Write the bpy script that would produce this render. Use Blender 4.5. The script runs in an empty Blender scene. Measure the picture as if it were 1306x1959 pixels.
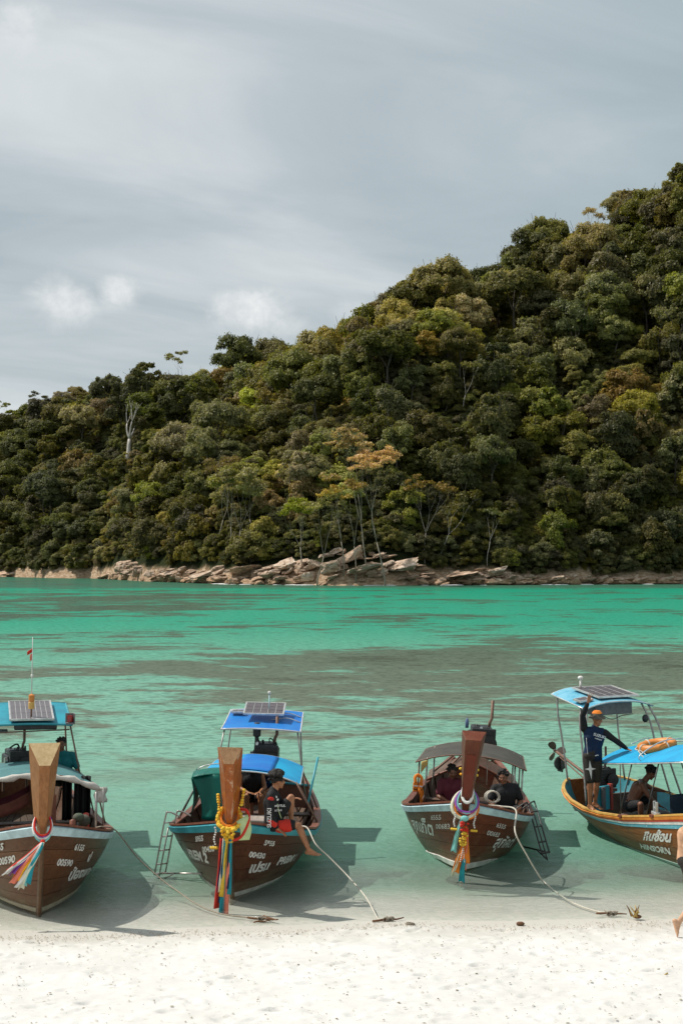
import bpy, bmesh, math, random
import numpy as np
from mathutils import Vector, Matrix, Euler, noise as mnoise

SC = bpy.context.scene
COL = SC.collection
R = math.radians
rnd = random.Random(7)

# ------------------------------------------------------------------ camera
FPX, CX, CY, HOR, CAMZ = 2720.0, 653.0, 979.5, 1075.0, 5.2
PITCH = math.atan((HOR - CY) / FPX)
cam_d = bpy.data.cameras.new('camera')
cam = bpy.data.objects.new('camera', cam_d)
COL.objects.link(cam)
cam.location = (0, 0, CAMZ)
cam.rotation_euler = (R(90) + PITCH, 0, 0)
cam_d.sensor_fit = 'HORIZONTAL'
cam_d.sensor_width = 24.0
cam_d.lens = 24.0 * FPX / 1306.0
cam_d.clip_end = 6000
SC.camera = cam

# ------------------------------------------------------------------ light
SUN_DIR = Vector((-0.70, 0.20, 1.0)).normalized()
sun_el = math.asin(SUN_DIR.z)
sun_d = bpy.data.lights.new('sun', 'SUN')
sun_d.energy = 4.3
sun_d.angle = R(0.53)
sun_d.color = (1.0, 0.955, 0.88)
sun = bpy.data.objects.new('sun', sun_d)
sun.rotation_euler = (-SUN_DIR).to_track_quat('-Z', 'Y').to_euler()
sun.location = (-20, 10, 40)
COL.objects.link(sun)

SC.view_settings.view_transform = 'Standard'
SC.view_settings.look = 'None'
SC.view_settings.exposure = 0.0
SC.view_settings.gamma = 1
SC.view_settings.use_curve_mapping = False
SC.cycles.max_bounces = 8
SC.cycles.transparent_max_bounces = 16
SC.cycles.use_denoising = True
SC.cycles.caustics_reflective = False
SC.cycles.caustics_refractive = False


# ---- node helpers
class NT:
    def __init__(s, tree):
        s.t = tree
        s.n = tree.nodes
        s.l = tree.links

    def add(s, typ, ins=None, **props):
        nd = s.n.new(typ)
        for k, v in props.items():
            setattr(nd, k, v)
        for k, v in (ins or {}).items():
            sock = nd.inputs[k]
            if isinstance(v, bpy.types.NodeSocket):
                s.l.new(v, sock)
            elif v is not None:
                if hasattr(sock.default_value, '__len__') and not hasattr(v, '__len__'):
                    v = (v,) * len(sock.default_value)
                if hasattr(v, '__len__') and len(sock.default_value) == 4 and len(v) == 3:
                    v = (*v, 1)
                sock.default_value = v
        return nd

    def math(s, op, a, b=0.0, c=0.0, clamp=False):
        return s.add('ShaderNodeMath', {0: a, 1: b, 2: c}, operation=op, use_clamp=clamp).outputs[0]

    def vmul(s, v, k):
        return s.add('ShaderNodeVectorMath', {0: v, 1: k}, operation='MULTIPLY').outputs[0]

    def noise(s, vec, scale, detail=4, rough=0.5, dist=0.0):
        return s.add('ShaderNodeTexNoise', {'Vector': vec, 'Scale': scale, 'Detail': detail, 'Roughness': rough,
                                            'Distortion': dist}).outputs[0]

    def ramp(s, fac, stops, interp='LINEAR'):
        r = s.add('ShaderNodeValToRGB', {0: fac})
        cr = r.color_ramp
        cr.interpolation = interp
        while len(cr.elements) < len(stops):
            cr.elements.new(0.5)
        for e, (p, c) in zip(cr.elements, stops):
            e.position = p
            if not hasattr(c, '__len__'):
                c = (c, c, c)
            e.color = (*c[:3], 1)
        return r.outputs[0]

    def sstep(s, x, a, b):
        return s.add('ShaderNodeMapRange', {0: x, 1: a, 2: b, 3: 0.0, 4: 1.0}, interpolation_type='SMOOTHSTEP').outputs[0]

    def mix(s, fac, a, b, blend='MIX'):
        m = s.add('ShaderNodeMix', {}, data_type='RGBA', blend_type=blend)
        for i, v in ((0, fac), (6, a), (7, b)):
            if isinstance(v, bpy.types.NodeSocket):
                s.l.new(v, m.inputs[i])
            else:
                if i and not hasattr(v, '__len__'):
                    v = (v, v, v)
                m.inputs[i].default_value = (*v[:3], 1) if i else v
        return m.outputs[2]


# ------------------------------------------------------------------ sky
world = bpy.data.worlds.new('World')
SC.world = world
world.use_nodes = True
w = NT(world.node_tree)
w.n.clear()
sky = w.add('ShaderNodeTexSky', sky_type='NISHITA', sun_disc=False, sun_elevation=sun_el,
            sun_rotation=math.atan2(SUN_DIR.x, SUN_DIR.y), air_density=1.0, dust_density=2.0, ozone_density=1.2)
tc = w.add('ShaderNodeTexCoord').outputs['Generated']
sep = w.add('ShaderNodeSeparateXYZ', {0: tc})
dx, dy, dz = sep.outputs
up = w.math('ADD', w.math('MAXIMUM', dz, 0.0), 0.22)
px = w.math('DIVIDE', dx, up)
py = w.math('DIVIDE', dy, up)
pl = w.add('ShaderNodeCombineXYZ', {0: px, 1: py, 2: 0.0}).outputs[0]
rot = w.add('ShaderNodeVectorRotate', {0: pl, 'Angle': R(-18)}, rotation_type='Z_AXIS').outputs[0]
streak = w.noise(w.vmul(rot, (0.75, 1.9, 1)), 1.35, 7, 0.54, 0.7)
soft = w.noise(w.vmul(rot, (0.5, 0.9, 1)), 0.9, 3, 0.5, 0.3)
fac = w.math('ADD', w.math('MULTIPLY', streak, 0.55), w.math('MULTIPLY', soft, 0.45))
grey = w.ramp(fac, [(0.38, (3.75, 4.4, 4.72)), (0.50, (4.95, 5.55, 5.85)), (0.60, (6.7, 7.1, 7.25))])
# bluer, clearer towards the right of the bay
right = w.sstep(px, -0.1, 0.75)
grey = w.mix(w.math('MULTIPLY', right, 0.62), grey, (3.3, 4.3, 4.68))
base = w.mix(0.93, sky.outputs[0], grey)
# low cumulus puffs, given by bearing and elevation
sy = w.math('MAXIMUM', dy, 0.05)
bu = w.math('DIVIDE', dx, sy)
bv = w.math('DIVIDE', dz, sy)
bvec = w.add('ShaderNodeCombineXYZ', {0: bu, 1: bv, 2: 0.0}).outputs[0]
pn = w.noise(bvec, 30.0, 8, 0.62, 0.6)
pn = w.math('MULTIPLY', w.math('SUBTRACT', pn, 0.5), 1.9)
tot = None
for (qx, qy, rx, ry, k) in ((478, 592, 88, 46, 1.0), (120, 578, 66, 54, .75), (222, 556, 44, 36, .8), (545, 618, 60, 26, .6),
                            (30, 30, 60, 60, .5), (690, 600, 50, 34, .35), (-420, 600, 120, 60, .8), (-900, 560, 160, 60, .8), (1900, 520, 150, 60, .8)):
    cu, cv = (qx - CX) / FPX, (HOR - qy) / FPX
    ex = w.math('DIVIDE', w.math('SUBTRACT', bu, cu), rx / FPX)
    ey = w.math('DIVIDE', w.math('SUBTRACT', bv, cv), ry / FPX)
    rr = w.math('SQRT', w.math('ADD', w.math('MULTIPLY', ex, ex), w.math('MULTIPLY', ey, ey)))
    m_ = w.math('MULTIPLY', w.sstep(w.math('ADD', rr, pn), 1.25, 0.15), k)
    tot = m_ if tot is None else w.math('MAXIMUM', tot, m_)
tot = w.math('MULTIPLY', tot, w.math('GREATER_THAN', dy, 0.06))
shade = w.sstep(w.noise(bvec, 60.0, 5, 0.6), 0.3, 0.7)
puff = w.mix(shade, (6.8, 7.1, 7.3), (8.8, 8.9, 8.9))
base = w.mix(w.math('MULTIPLY', tot, 0.85), base, puff)
bg = w.add('ShaderNodeBackground', {0: base, 1: 0.105})
w.l.new(bg.outputs[0], w.add('ShaderNodeOutputWorld').inputs[0])

# ------------------------------------------------------------------ materials
MATS = {}


def new_mat(name):
    m = bpy.data.materials.new(name)
    m.use_nodes = True
    t = NT(m.node_tree)
    t.n.clear()
    out = t.add('ShaderNodeOutputMaterial')
    MATS[name] = m
    return m, t, out


def bsdf(t, out, **k):
    names = {'col': 'Base Color', 'rough': 'Roughness', 'metal': 'Metallic', 'nor': 'Normal', 'spec': 'Specular IOR Level',
             'coat': 'Coat Weight', 'coatr': 'Coat Roughness', 'sub': 'Subsurface Weight', 'sheen': 'Sheen Weight'}
    b = t.add('ShaderNodeBsdfPrincipled', {names[a]: v for a, v in k.items()})
    t.l.new(b.outputs[0], out.inputs[0])
    return b


def coords(t, kind='Object', scale=(1, 1, 1)):
    c = t.add('ShaderNodeTexCoord').outputs[kind]
    return t.vmul(c, scale)


def bump(t, h, strength=.3, dist=.01):
    return t.add('ShaderNodeBump', {'Height': h, 'Strength': strength, 'Distance': dist}).outputs[0]


def paint(name, col, rough=.45, wear=.25, wearcol=(.25, .2, .15), scale=6., metal=0., bmp=.15, dirt=.25):
    """painted or plain surface with blotchy fading and scuffs"""
    m, t, out = new_mat(name)
    c = coords(t)
    n1 = t.noise(c, scale, 6, .6)
    n2 = t.noise(c, scale * 5, 4, .6)
    dark = tuple(x * (1 - dirt) for x in col)
    lite = tuple(min(1, x * 1.12 + .012) for x in col)
    a = t.mix(t.sstep(n1, .3, .7), dark, lite)
    a = t.mix(t.math('MULTIPLY', t.sstep(n2, .62, .72), wear), a, wearcol)
    r_ = t.math('ADD', t.math('MULTIPLY', n1, .25), rough - .12)
    bsdf(t, out, col=a, rough=r_, metal=metal, nor=bump(t, n2, bmp, .004))
    return m


def wood(name, c1, c2, c3, rough=.35, coat=.3, spec=.25, low=None, lowz=.4, scale=(7, .8, 7), peel=None, peelamt=0.):
    """varnished boards with grain along the object's y axis; low = bleached, weedy tone near the waterline"""
    m, t, out = new_mat(name)
    raw = t.add('ShaderNodeTexCoord').outputs['Object']
    c = t.vmul(raw, scale)
    g = t.noise(c, 3.0, 8, .65, .6)
    b = t.noise(raw, 1.7, 5, .6, .4)
    a = t.mix(t.sstep(g, .3, .7), c1, c2)
    a = t.mix(t.math('MULTIPLY', t.sstep(b, .45, .75), .7), a, c3)
    st = t.noise(t.vmul(raw, (3, 1.2, 14)), 2.0, 6, .7)
    a = t.mix(t.math('MULTIPLY', t.sstep(st, .55, .8), .35), a, tuple(x * .35 for x in c1))
    rnd_ = t.add('ShaderNodeObjectInfo').outputs['Random']
    a = t.mix(1.0, a, t.ramp(rnd_, [(0, .8), (1, 1.15)]), 'MULTIPLY')
    rg = rough
    if low:
        z = t.add('ShaderNodeSeparateXYZ', {0: raw}).outputs[2]
        zz = t.math('ADD', z, t.math('MULTIPLY', t.math('SUBTRACT', t.noise(t.vmul(raw, (1.5, 1, 3)), 2.2, 7, .65), .5), 1.1))
        lowc = t.mix(t.sstep(st, .35, .65), low, tuple(x * .6 for x in low))
        f = t.sstep(zz, lowz, lowz - .45)
        a = t.mix(t.math('MULTIPLY', f, .85), a, lowc)
        sc_ = t.noise(t.vmul(raw, (2, .7, 5)), 3.0, 8, .75, .8)
        a = t.mix(t.math('MULTIPLY', t.sstep(sc_, .58, .68), .45), a, tuple(x * .9 for x in low))
        rg = t.math('ADD', rough, t.math('MULTIPLY', f, .35))
    if peel:
        pn_ = t.noise(t.vmul(raw, (5, 5, 1.6)), 2.4, 8, .7, .5)
        a = t.mix(t.math('MULTIPLY', t.sstep(pn_, .56, .64), peelamt), a, peel)
    bsdf(t, out, col=a, rough=rg, spec=spec, nor=bump(t, g, .25, .006), coat=coat * .4, coatr=.25)
    return m


def cloth(name, col, col2=None, rough=.8, scale=4., bmp=.5, streak=(1, 1, 1), spec=.3):
    m, t, out = new_mat(name)
    c = coords(t, 'Object', streak)
    n1 = t.noise(c, scale, 5, .6, .3)
    n2 = t.noise(c, scale * 12, 3, .6)
    a = t.mix(t.sstep(n1, .3, .7), col, col2 or tuple(x * .75 for x in col))
    bsdf(t, out, col=a, rough=rough, spec=spec, nor=bump(t, t.math('ADD', n1, t.math('MULTIPLY', n2, .15)), bmp, .03))
    return m


def skin(name, col):
    m, t, out = new_mat(name)
    c = coords(t)
    n1 = t.noise(c, 14, 4, .5)
    a = t.mix(t.sstep(n1, .3, .7), tuple(x * .82 for x in col), tuple(min(1, x * 1.15) for x in col))
    bsdf(t, out, col=a, rough=.48, spec=.4, nor=bump(t, t.noise(c, 60, 3), .1, .003))
    return m


def leaf_mat(name, col, col2, trans=.38):
    m, t, out = new_mat(name)
    oi = t.add('ShaderNodeObjectInfo').outputs['Random']
    raw = t.add('ShaderNodeTexCoord').outputs['Object']
    n1 = t.noise(raw, .55, 3, .6)
    n2 = t.noise(raw, 2.6, 2, .6)
    f = t.math('ADD', t.math('MULTIPLY', n1, .65), t.math('MULTIPLY', n2, .35))
    a = t.mix(t.sstep(f, .34, .66), col, col2)
    hs = t.add('ShaderNodeHueSaturation', {'Color': a, 'Hue': t.math('ADD', .475, t.math('MULTIPLY', oi, .05)),
                                           'Saturation': t.math('ADD', .74, t.math('MULTIPLY', t.math('FRACT', t.math('MULTIPLY', oi, 7.3)), .4)),
                                           'Value': t.math('ADD', .65, t.math('MULTIPLY', t.math('FRACT', t.math('MULTIPLY', oi, 13.7)), .7))}).outputs[0]
    d = t.add('ShaderNodeBsdfPrincipled', {'Base Color': hs, 'Roughness': .55, 'Specular IOR Level': .25})
    tr = t.add('ShaderNodeBsdfTranslucent', {'Color': t.mix(1.0, hs, (1.1, 1.2, .5), 'MULTIPLY')})
    mx = t.add('ShaderNodeMixShader', {0: trans, 1: d.outputs[0], 2: tr.outputs[0]})
    t.l.new(mx.outputs[0], out.inputs[0])
    return m


# ------------------------------------------------------------------ object helpers
def tag(o, label=None, cat=None, group=None, kind=None):
    if label: o['label'] = label
    if cat: o['category'] = cat
    if group: o['group'] = group
    if kind: o['kind'] = kind
    return o


def empty(name, loc=(0, 0, 0), rot=(0, 0, 0), parent=None, scale=1):
    o = bpy.data.objects.new(name, None)
    o.empty_display_size = .2
    o.location = loc
    o.rotation_euler = rot
    o.scale = (scale,) * 3 if not hasattr(scale, '__len__') else scale
    o.parent = parent
    COL.objects.link(o)
    return o


def frame_of(d, upv=Vector((0, 0, 1))):
    d = d.normalized()
    if abs(d.dot(upv)) > .98:
        upv = Vector((0, 1, 0))
    a = d.cross(upv).normalized()
    b = a.cross(d).normalized()
    return a, b


class MB:
    """collects simple shapes; build() links them as ONE mesh object"""

    def __init__(s):
        s.v = []
        s.f = []

    def raw(s, vs, fs):
        o = len(s.v)
        s.v += [tuple(p) for p in vs]
        s.f += [tuple(i + o for i in f) for f in fs]
        return s

    def box(s, c, size, rot=None, taper=1.0):
        hx, hy, hz = (q / 2 for q in size)
        M = Euler(rot).to_matrix() if rot else Matrix.Identity(3)
        c = Vector(c)
        vs = []
        for z, k in ((-hz, 1), (hz, taper)):
            for x, y in ((-hx, -hy), (hx, -hy), (hx, hy), (-hx, hy)):
                vs.append(c + M @ Vector((x * k, y * k, z)))
        return s.raw(vs, [(3, 2, 1, 0), (4, 5, 6, 7), (0, 1, 5, 4), (1, 2, 6, 5), (2, 3, 7, 6), (3, 0, 4, 7)])

    def tube(s, pts, r, n=8, closed=False, cap=True):
        pts = [Vector(p) for p in pts]
        N = len(pts)
        rr = r if hasattr(r, '__len__') else [r] * N
        vs, fs = [], []
        pa = None
        for i, p in enumerate(pts):
            if closed:
                d = pts[(i + 1) % N] - pts[i - 1]
            else:
                d = pts[min(i + 1, N - 1)] - pts[max(i - 1, 0)]
            if d.length < 1e-9: d = Vector((0, 0, 1))
            a, b = frame_of(d)
            if pa is not None:          # keep the ring from twisting
                dn = d.normalized()
                a = (pa - dn * pa.dot(dn))
                a = a.normalized() if a.length > 1e-6 else frame_of(d)[0]
                b = a.cross(dn).normalized() * -1
                b = dn.cross(a)
            else:
                b = d.normalized().cross(a)
            pa = a
            for k in range(n):
                th = 2 * math.pi * k / n
                vs.append(p + a * (math.cos(th) * rr[i]) + b * (math.sin(th) * rr[i]))
        m = N if closed else N - 1
        for i in range(m):
            j = (i + 1) % N
            for k in range(n):
                k2 = (k + 1) % n
                fs.append((i * n + k, i * n + k2, j * n + k2, j * n + k))
        if cap and not closed:
            fs.append(tuple(range(n))[::-1])
            fs.append(tuple((N - 1) * n + k for k in range(n)))
        return s.raw(vs, fs)

    def loft(s, rings, close_ring=True, caps=True):
        n = len(rings[0])
        vs = [p for r_ in rings for p in r_]
        fs = []
        for i in range(len(rings) - 1):
            for k in range(n if close_ring else n - 1):
                k2 = (k + 1) % n
                fs.append((i * n + k, i * n + k2, (i + 1) * n + k2, (i + 1) * n + k))
        if caps and close_ring:
            fs.append(tuple(range(n))[::-1])
            fs.append(tuple((len(rings) - 1) * n + k for k in range(n)))
        return s.raw(vs, fs)

    def lathe(s, c, prof, n=16, axis=(0, 0, 1)):
        c = Vector(c)
        ax = Vector(axis).normalized()
        a, b = frame_of(ax)
        rings = []
        for (r_, h) in prof:
            rings.append([c + ax * h + a * (math.cos(2 * math.pi * k / n) * r_) + b * (math.sin(2 * math.pi * k / n) * r_) for k in range(n)])
        return s.loft(rings)

    def ball(s, c, r, n=10, sc=(1, 1, 1), rot=None):
        c = Vector(c)
        M = Euler(rot).to_matrix() if rot else Matrix.Identity(3)
        rings = []
        m = max(4, n // 2 + 1)
        for i in range(1, m):
            th = math.pi * i / m
            rings.append([c + M @ Vector((math.sin(th) * math.cos(2 * math.pi * k / n) * r * sc[0],
                                          math.sin(th) * math.sin(2 * math.pi * k / n) * r * sc[1],
                                          -math.cos(th) * r * sc[2])) for k in range(n)])
        return s.loft(rings)

    def grid(s, fn, nu, nv, thick=0.0):
        """sheet from fn(i/nu, j/nv); thick adds a second skin"""
        P = [[Vector(fn(i / nu, j / nv)) for j in range(nv + 1)] for i in range(nu + 1)]
        W = nv + 1
        vs = [p for r_ in P for p in r_]
        fs = [(i * W + j, i * W + j + 1, (i + 1) * W + j + 1, (i + 1) * W + j) for i in range(nu) for j in range(nv)]
        if thick:
            o = len(vs)
            ns = []
            for i in range(nu + 1):
                for j in range(nv + 1):
                    du = P[min(i + 1, nu)][j] - P[max(i - 1, 0)][j]
                    dv = P[i][min(j + 1, nv)] - P[i][max(j - 1, 0)]
                    nn = du.cross(dv)
                    ns.append(nn.normalized() if nn.length > 1e-9 else Vector((0, 0, 1)))
            vs += [v + n_ * thick for v, n_ in zip(list(vs), ns)]
            fs += [tuple(q + o for q in f[::-1]) for f in list(fs)]
            rim = [i * W for i in range(nu)] + [nu * W + j for j in range(nv)] + [i * W + nv for i in range(nu, 0, -1)] + [j for j in range(nv, 0, -1)]
            for a_, b_ in zip(rim, rim[1:] + rim[:1]):
                fs.append((a_, b_, b_ + o, a_ + o))
        return s.raw(vs, fs)

    def mesh(s, name):
        me = bpy.data.meshes.new(name)
        me.from_pydata(s.v, [], s.f)
        me.validate()
        return me

    def build(s, name, mat, parent=None, smooth=False, bevel=0, loc=(0, 0, 0), rot=(0, 0, 0), label=None, fixn=True):
        me = s.mesh(name)
        if fixn:
            bm = bmesh.new()
            bm.from_mesh(me)
            bmesh.ops.recalc_face_normals(bm, faces=bm.faces)
            bm.to_mesh(me)
            bm.free()
        if mat: me.materials.append(mat)
        o = bpy.data.objects.new(name, me)
        o.location = loc
        o.rotation_euler = rot
        o.parent = parent
        COL.objects.link(o)
        if smooth == 'auto':
            me.shade_smooth()
            me.set_sharp_from_angle(angle=R(38))
        elif smooth:
            me.shade_smooth()
        if bevel:
            b = o.modifiers.new('bevel', 'BEVEL')
            b.width = bevel
            b.segments = 2
            b.limit_method = 'ANGLE'
        if label: o['label'] = label
        return o


def link_mesh(name, me, mat=None, parent=None, loc=(0, 0, 0), rot=(0, 0, 0), scale=1):
    o = bpy.data.objects.new(name, me)
    if mat and not me.materials: me.materials.append(mat)
    o.location = loc
    o.rotation_euler = rot
    o.scale = (scale,) * 3 if not hasattr(scale, '__len__') else scale
    o.parent = parent
    COL.objects.link(o)
    return o


def np_mesh(name, verts, faces, smooth=False):
    """faces: (n,k) int array"""
    verts = np.asarray(verts, dtype=np.float32)
    faces = np.asarray(faces, dtype=np.int32)
    me = bpy.data.meshes.new(name)
    me.vertices.add(len(verts))
    me.vertices.foreach_set('co', verts.ravel())
    k = faces.shape[1]
    me.loops.add(faces.size)
    me.loops.foreach_set('vertex_index', faces.ravel())
    me.polygons.add(len(faces))
    me.polygons.foreach_set('loop_start', np.arange(0, faces.size, k, dtype=np.int32))
    me.polygons.foreach_set('loop_total', np.full(len(faces), k, dtype=np.int32))
    if smooth:
        me.polygons.foreach_set('use_smooth', np.ones(len(faces), dtype=bool))
    me.update()
    return me


def interp(x, tab):
    return float(np.interp(x, [t_[0] for t_ in tab], [t_[1] for t_ in tab]))


def lerp(a, b, t):
    return a + (b - a) * t


def vnoise(X, Y, scale, seed=0, octaves=4, gain=.5):
    """value noise on arrays"""
    X = np.asarray(X, dtype=float) * scale + seed * 17.3
    Y = np.asarray(Y, dtype=float) * scale + seed * 5.7
    out = np.zeros(np.broadcast(X, Y).shape)
    amp, tot_ = 1.0, 0.0
    for o_ in range(octaves):
        xi, yi = np.floor(X), np.floor(Y)
        fx, fy = X - xi, Y - yi
        fx, fy = fx * fx * (3 - 2 * fx), fy * fy * (3 - 2 * fy)

        def h(a, b):
            q = np.sin(a * 127.1 + b * 311.7 + seed * 74.7) * 43758.5453
            return q - np.floor(q)
        out = out + amp * ((h(xi, yi) * (1 - fx) + h(xi + 1, yi) * fx) * (1 - fy) + (h(xi, yi + 1) * (1 - fx) + h(xi + 1, yi + 1) * fx) * fy)
        tot_ += amp
        amp *= gain
        X, Y = X * 2.03 + 11, Y * 2.03 + 7
    return out / tot_


# ------------------------------------------------------------------ beach and sea bed
SHORE = lambda X: 20.62 + 0.085 * X + 0.10 * np.sin(X * .9 + 1.0) + .05 * np.sin(X * 2.3)


def bed_z(X, Y):
    X = np.asarray(X, float)
    Y = np.asarray(Y, float)
    d = Y - SHORE(X)
    dry = 0.30 * (1 - np.exp(np.minimum(d, 0) / 5.0)) + 0.012 * np.maximum(-d, 0)
    wet = -np.interp(np.maximum(d, 0), [0, 1.5, 3, 5, 7, 12, 20, 40, 120, 400, 3000], [0, .085, .25, .54, .82, 1.3, 1.75, 2.3, 3.2, 4.5, 8])
    z = np.where(d < 0, dry, wet)
    return z


xs = np.concatenate([[-900, -300, -120, -60, -35, -22, -14], np.arange(-8, 8.01, .045), [14, 22, 35, 60, 120, 300, 900]])
ys = np.concatenate([[-60, -20, 0, 8, 12], np.arange(14.2, 22.6, .045), np.arange(22.8, 34, .35), np.geomspace(35, 3500, 60)])
GX, GY = np.meshgrid(xs, ys)
GZ = bed_z(GX, GY)
near = (np.abs(GX) < 8) & (GY > 14) & (GY < 22.5)
dryf = np.clip((SHORE(GX) - .25 - GY) / .5, 0, 1) * near
relief = (vnoise(GX, GY, 1.1, 1, 4) - .5) * .035 + (vnoise(GX, GY * 1.4, 6.0, 2, 3) - .5) * .018
GZ = GZ + dryf * relief
r2 = np.random.RandomState(4)
for k in range(620):
    cx_, cy_ = r2.uniform(-5.8, 5.8), r2.uniform(14.4, 20.6)
    if r2.rand() < .5:                       # footprints run in trails
        j = k % 9
        cx_ = -5.5 + (k % 60) * .19 + r2.uniform(-.08, .08)
        cy_ = 15.0 + j * .62 + (.12 if k % 2 else -.12) + .12 * math.sin(k * .7)
    ang = r2.uniform(-.7, .7)
    L_, W_ = r2.uniform(.05, .13), r2.uniform(.03, .06)
    dep = r2.uniform(.012, .034)
    ca, sa = math.cos(ang), math.sin(ang)
    ix = np.where(np.abs(xs - cx_) < .4)[0]
    iy = np.where(np.abs(ys - cy_) < .4)[0]
    if len(ix) < 2 or len(iy) < 2: continue
    sl = np.ix_(iy, ix)
    ax_, ay_ = GX[sl] - cx_, GY[sl] - cy_
    uu, vv = (ax_ * ca + ay_ * sa) / L_, (-ax_ * sa + ay_ * ca) / W_
    q = uu * uu + vv * vv
    GZ[sl] += dryf[sl] * (-dep * np.exp(-q) + dep * .5 * np.exp(-(np.sqrt(q) - 1.7) ** 2 * 2.5))
ny_, nx_ = GX.shape
idx = np.arange(nx_ * ny_).reshape(ny_, nx_)
F = np.stack([idx[:-1, :-1], idx[:-1, 1:], idx[1:, 1:], idx[1:, :-1]], -1).reshape(-1, 4)
me = np_mesh('sand_beach', np.stack([GX, GY, GZ], -1).reshape(-1, 3), F, True)
m, t, out = new_mat('sand')
raw = t.add('ShaderNodeTexCoord').outputs['Object']
yy = t.add('ShaderNodeSeparateXYZ', {0: raw})
n1 = t.noise(raw, 1.3, 6, .6)
n2 = t.noise(t.vmul(raw, (1, 1.6, 1)), 9, 6, .65)
n3 = t.noise(raw, 90, 3, .7)
a = t.mix(t.sstep(n1, .3, .7), (.62, .60, .565), (.70, .68, .65))
a = t.mix(t.math('MULTIPLY', t.sstep(n2, .57, .72), .55), a, (.44, .39, .32))
a = t.mix(t.math('MULTIPLY', t.sstep(n3, .64, .76), .3), a, (.38, .33, .27))
# soaked sand is darker than dry sand
wet = t.sstep(t.math('ADD', yy.outputs[2], t.math('MULTIPLY', n1, .06)), .150, .045)
a = t.mix(t.math('MULTIPLY', wet, 1.0), a, (.56, .53, .47))
h = t.math('ADD', t.math('MULTIPLY', n2, .7), t.math('MULTIPLY', n3, .25))
rgh = t.math('SUBTRACT', .92, t.math('MULTIPLY', wet, .45))
bsdf(t, out, col=a, rough=rgh, spec=.25, nor=bump(t, h, .5, .03))
me.materials.append(m)
o = link_mesh('sand_beach', me)
tag(o, kind='structure')

# ------------------------------------------------------------------ water
aa = np.concatenate([[-4, -2, -1, -.6, -.4], np.linspace(-.30, .30, 150), [.4, .6, 1, 2, 4]])
wy = np.concatenate([np.linspace(17.0, 34, 150), np.geomspace(34.3, 700, 190), [900, 1300, 2000, 3400]])
WX = aa[None, :] * wy[:, None]
WY = np.repeat(wy[:, None], len(aa), 1)
dep = np.maximum(-bed_z(WX, WY), 0)
ny_, nx_ = WX.shape
idx = np.arange(nx_ * ny_).reshape(ny_, nx_)
F = np.stack([idx[:-1, :-1], idx[:-1, 1:], idx[1:, 1:], idx[1:, :-1]], -1).reshape(-1, 4)
me = np_mesh('sea_water', np.stack([WX, WY, WX * 0], -1).reshape(-1, 3), F, True)
at = me.attributes.new('depth', 'FLOAT', 'POINT')
at.data.foreach_set('value', dep.ravel().astype(np.float32))
m, t, out = new_mat('water')
d = t.add('ShaderNodeAttribute', attribute_name='depth').outputs['Fac']
raw = t.add('ShaderNodeTexCoord').outputs['Object']
sx = t.add('ShaderNodeSeparateXYZ', {0: raw})
# ripples: small wind waves, longer across the view
rp = t.vmul(raw, (1.0, 1.9, 1))
w1 = t.noise(rp, 2.4, 4, .55, .8)
w2 = t.noise(rp, .55, 3, .55, .5)
w3 = t.noise(rp, 9.0, 3, .6, .6)
hh = t.math('ADD', t.math('MULTIPLY', w1, .55), t.math('MULTIPLY', w2, .9))
hh = t.math('ADD', hh, t.math('MULTIPLY', w3, .24))
nor = bump(t, hh, 1.0, .115)
# sea floor patches (weed and coral against sand) seen through the body of the water
pc = t.vmul(raw, (.055, .060, 1))
pa1 = t.noise(pc, 1.0, 9, .66, .7)
pc2 = t.vmul(raw, (.30, .50, 1))
pa2 = t.noise(pc2, 1.0, 7, .68, .4)
pat = t.math('ADD', t.math('MULTIPLY', pa1, .62), t.math('MULTIPLY', pa2, .38))
farY = t.sstep(sx.outputs[1], 34, 130)
farc = t.mix(farY, (.215, .43, .325), (.032, .33, .205))
clear = t.mix(t.sstep(d, .08, .50), (.52, .56, .49), farc)
clear = t.mix(t.sstep(sx.outputs[1], 110, 320), clear, (.012, .29, .17))
weed = t.mix(farY, (.150, .158, .112), (.070, .098, .062))
def blob(cx_, cy_, rx_, ry_):
    ex = t.math('DIVIDE', t.math('SUBTRACT', sx.outputs[0], cx_), rx_)
    ey = t.math('DIVIDE', t.math('SUBTRACT', sx.outputs[1], cy_), ry_)
    return t.sstep(t.math('ADD', t.math('MULTIPLY', ex, ex), t.math('MULTIPLY', ey, ey)), 1.6, .0)


reef = t.math('MULTIPLY', blob(11, 70, 22, 22), .115)
reef = t.math('ADD', reef, t.math('MULTIPLY', blob(-14, 47, 12, 9), .05))
reef = t.math('ADD', reef, t.math('MULTIPLY', blob(-40, 190, 34, 70), .08))
pat = t.math('ADD', t.math('ADD', pat, -.036), reef)
wf = t.math('MULTIPLY', t.math('MULTIPLY', t.sstep(pat, .475, .54), .9), t.sstep(sx.outputs[1], 29, 42))
body = t.mix(wf, clear, weed)
deepw = t.sstep(pat, .585, .66)
body = t.mix(t.math('MULTIPLY', deepw, .55), body, (.045, .050, .030))
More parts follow.
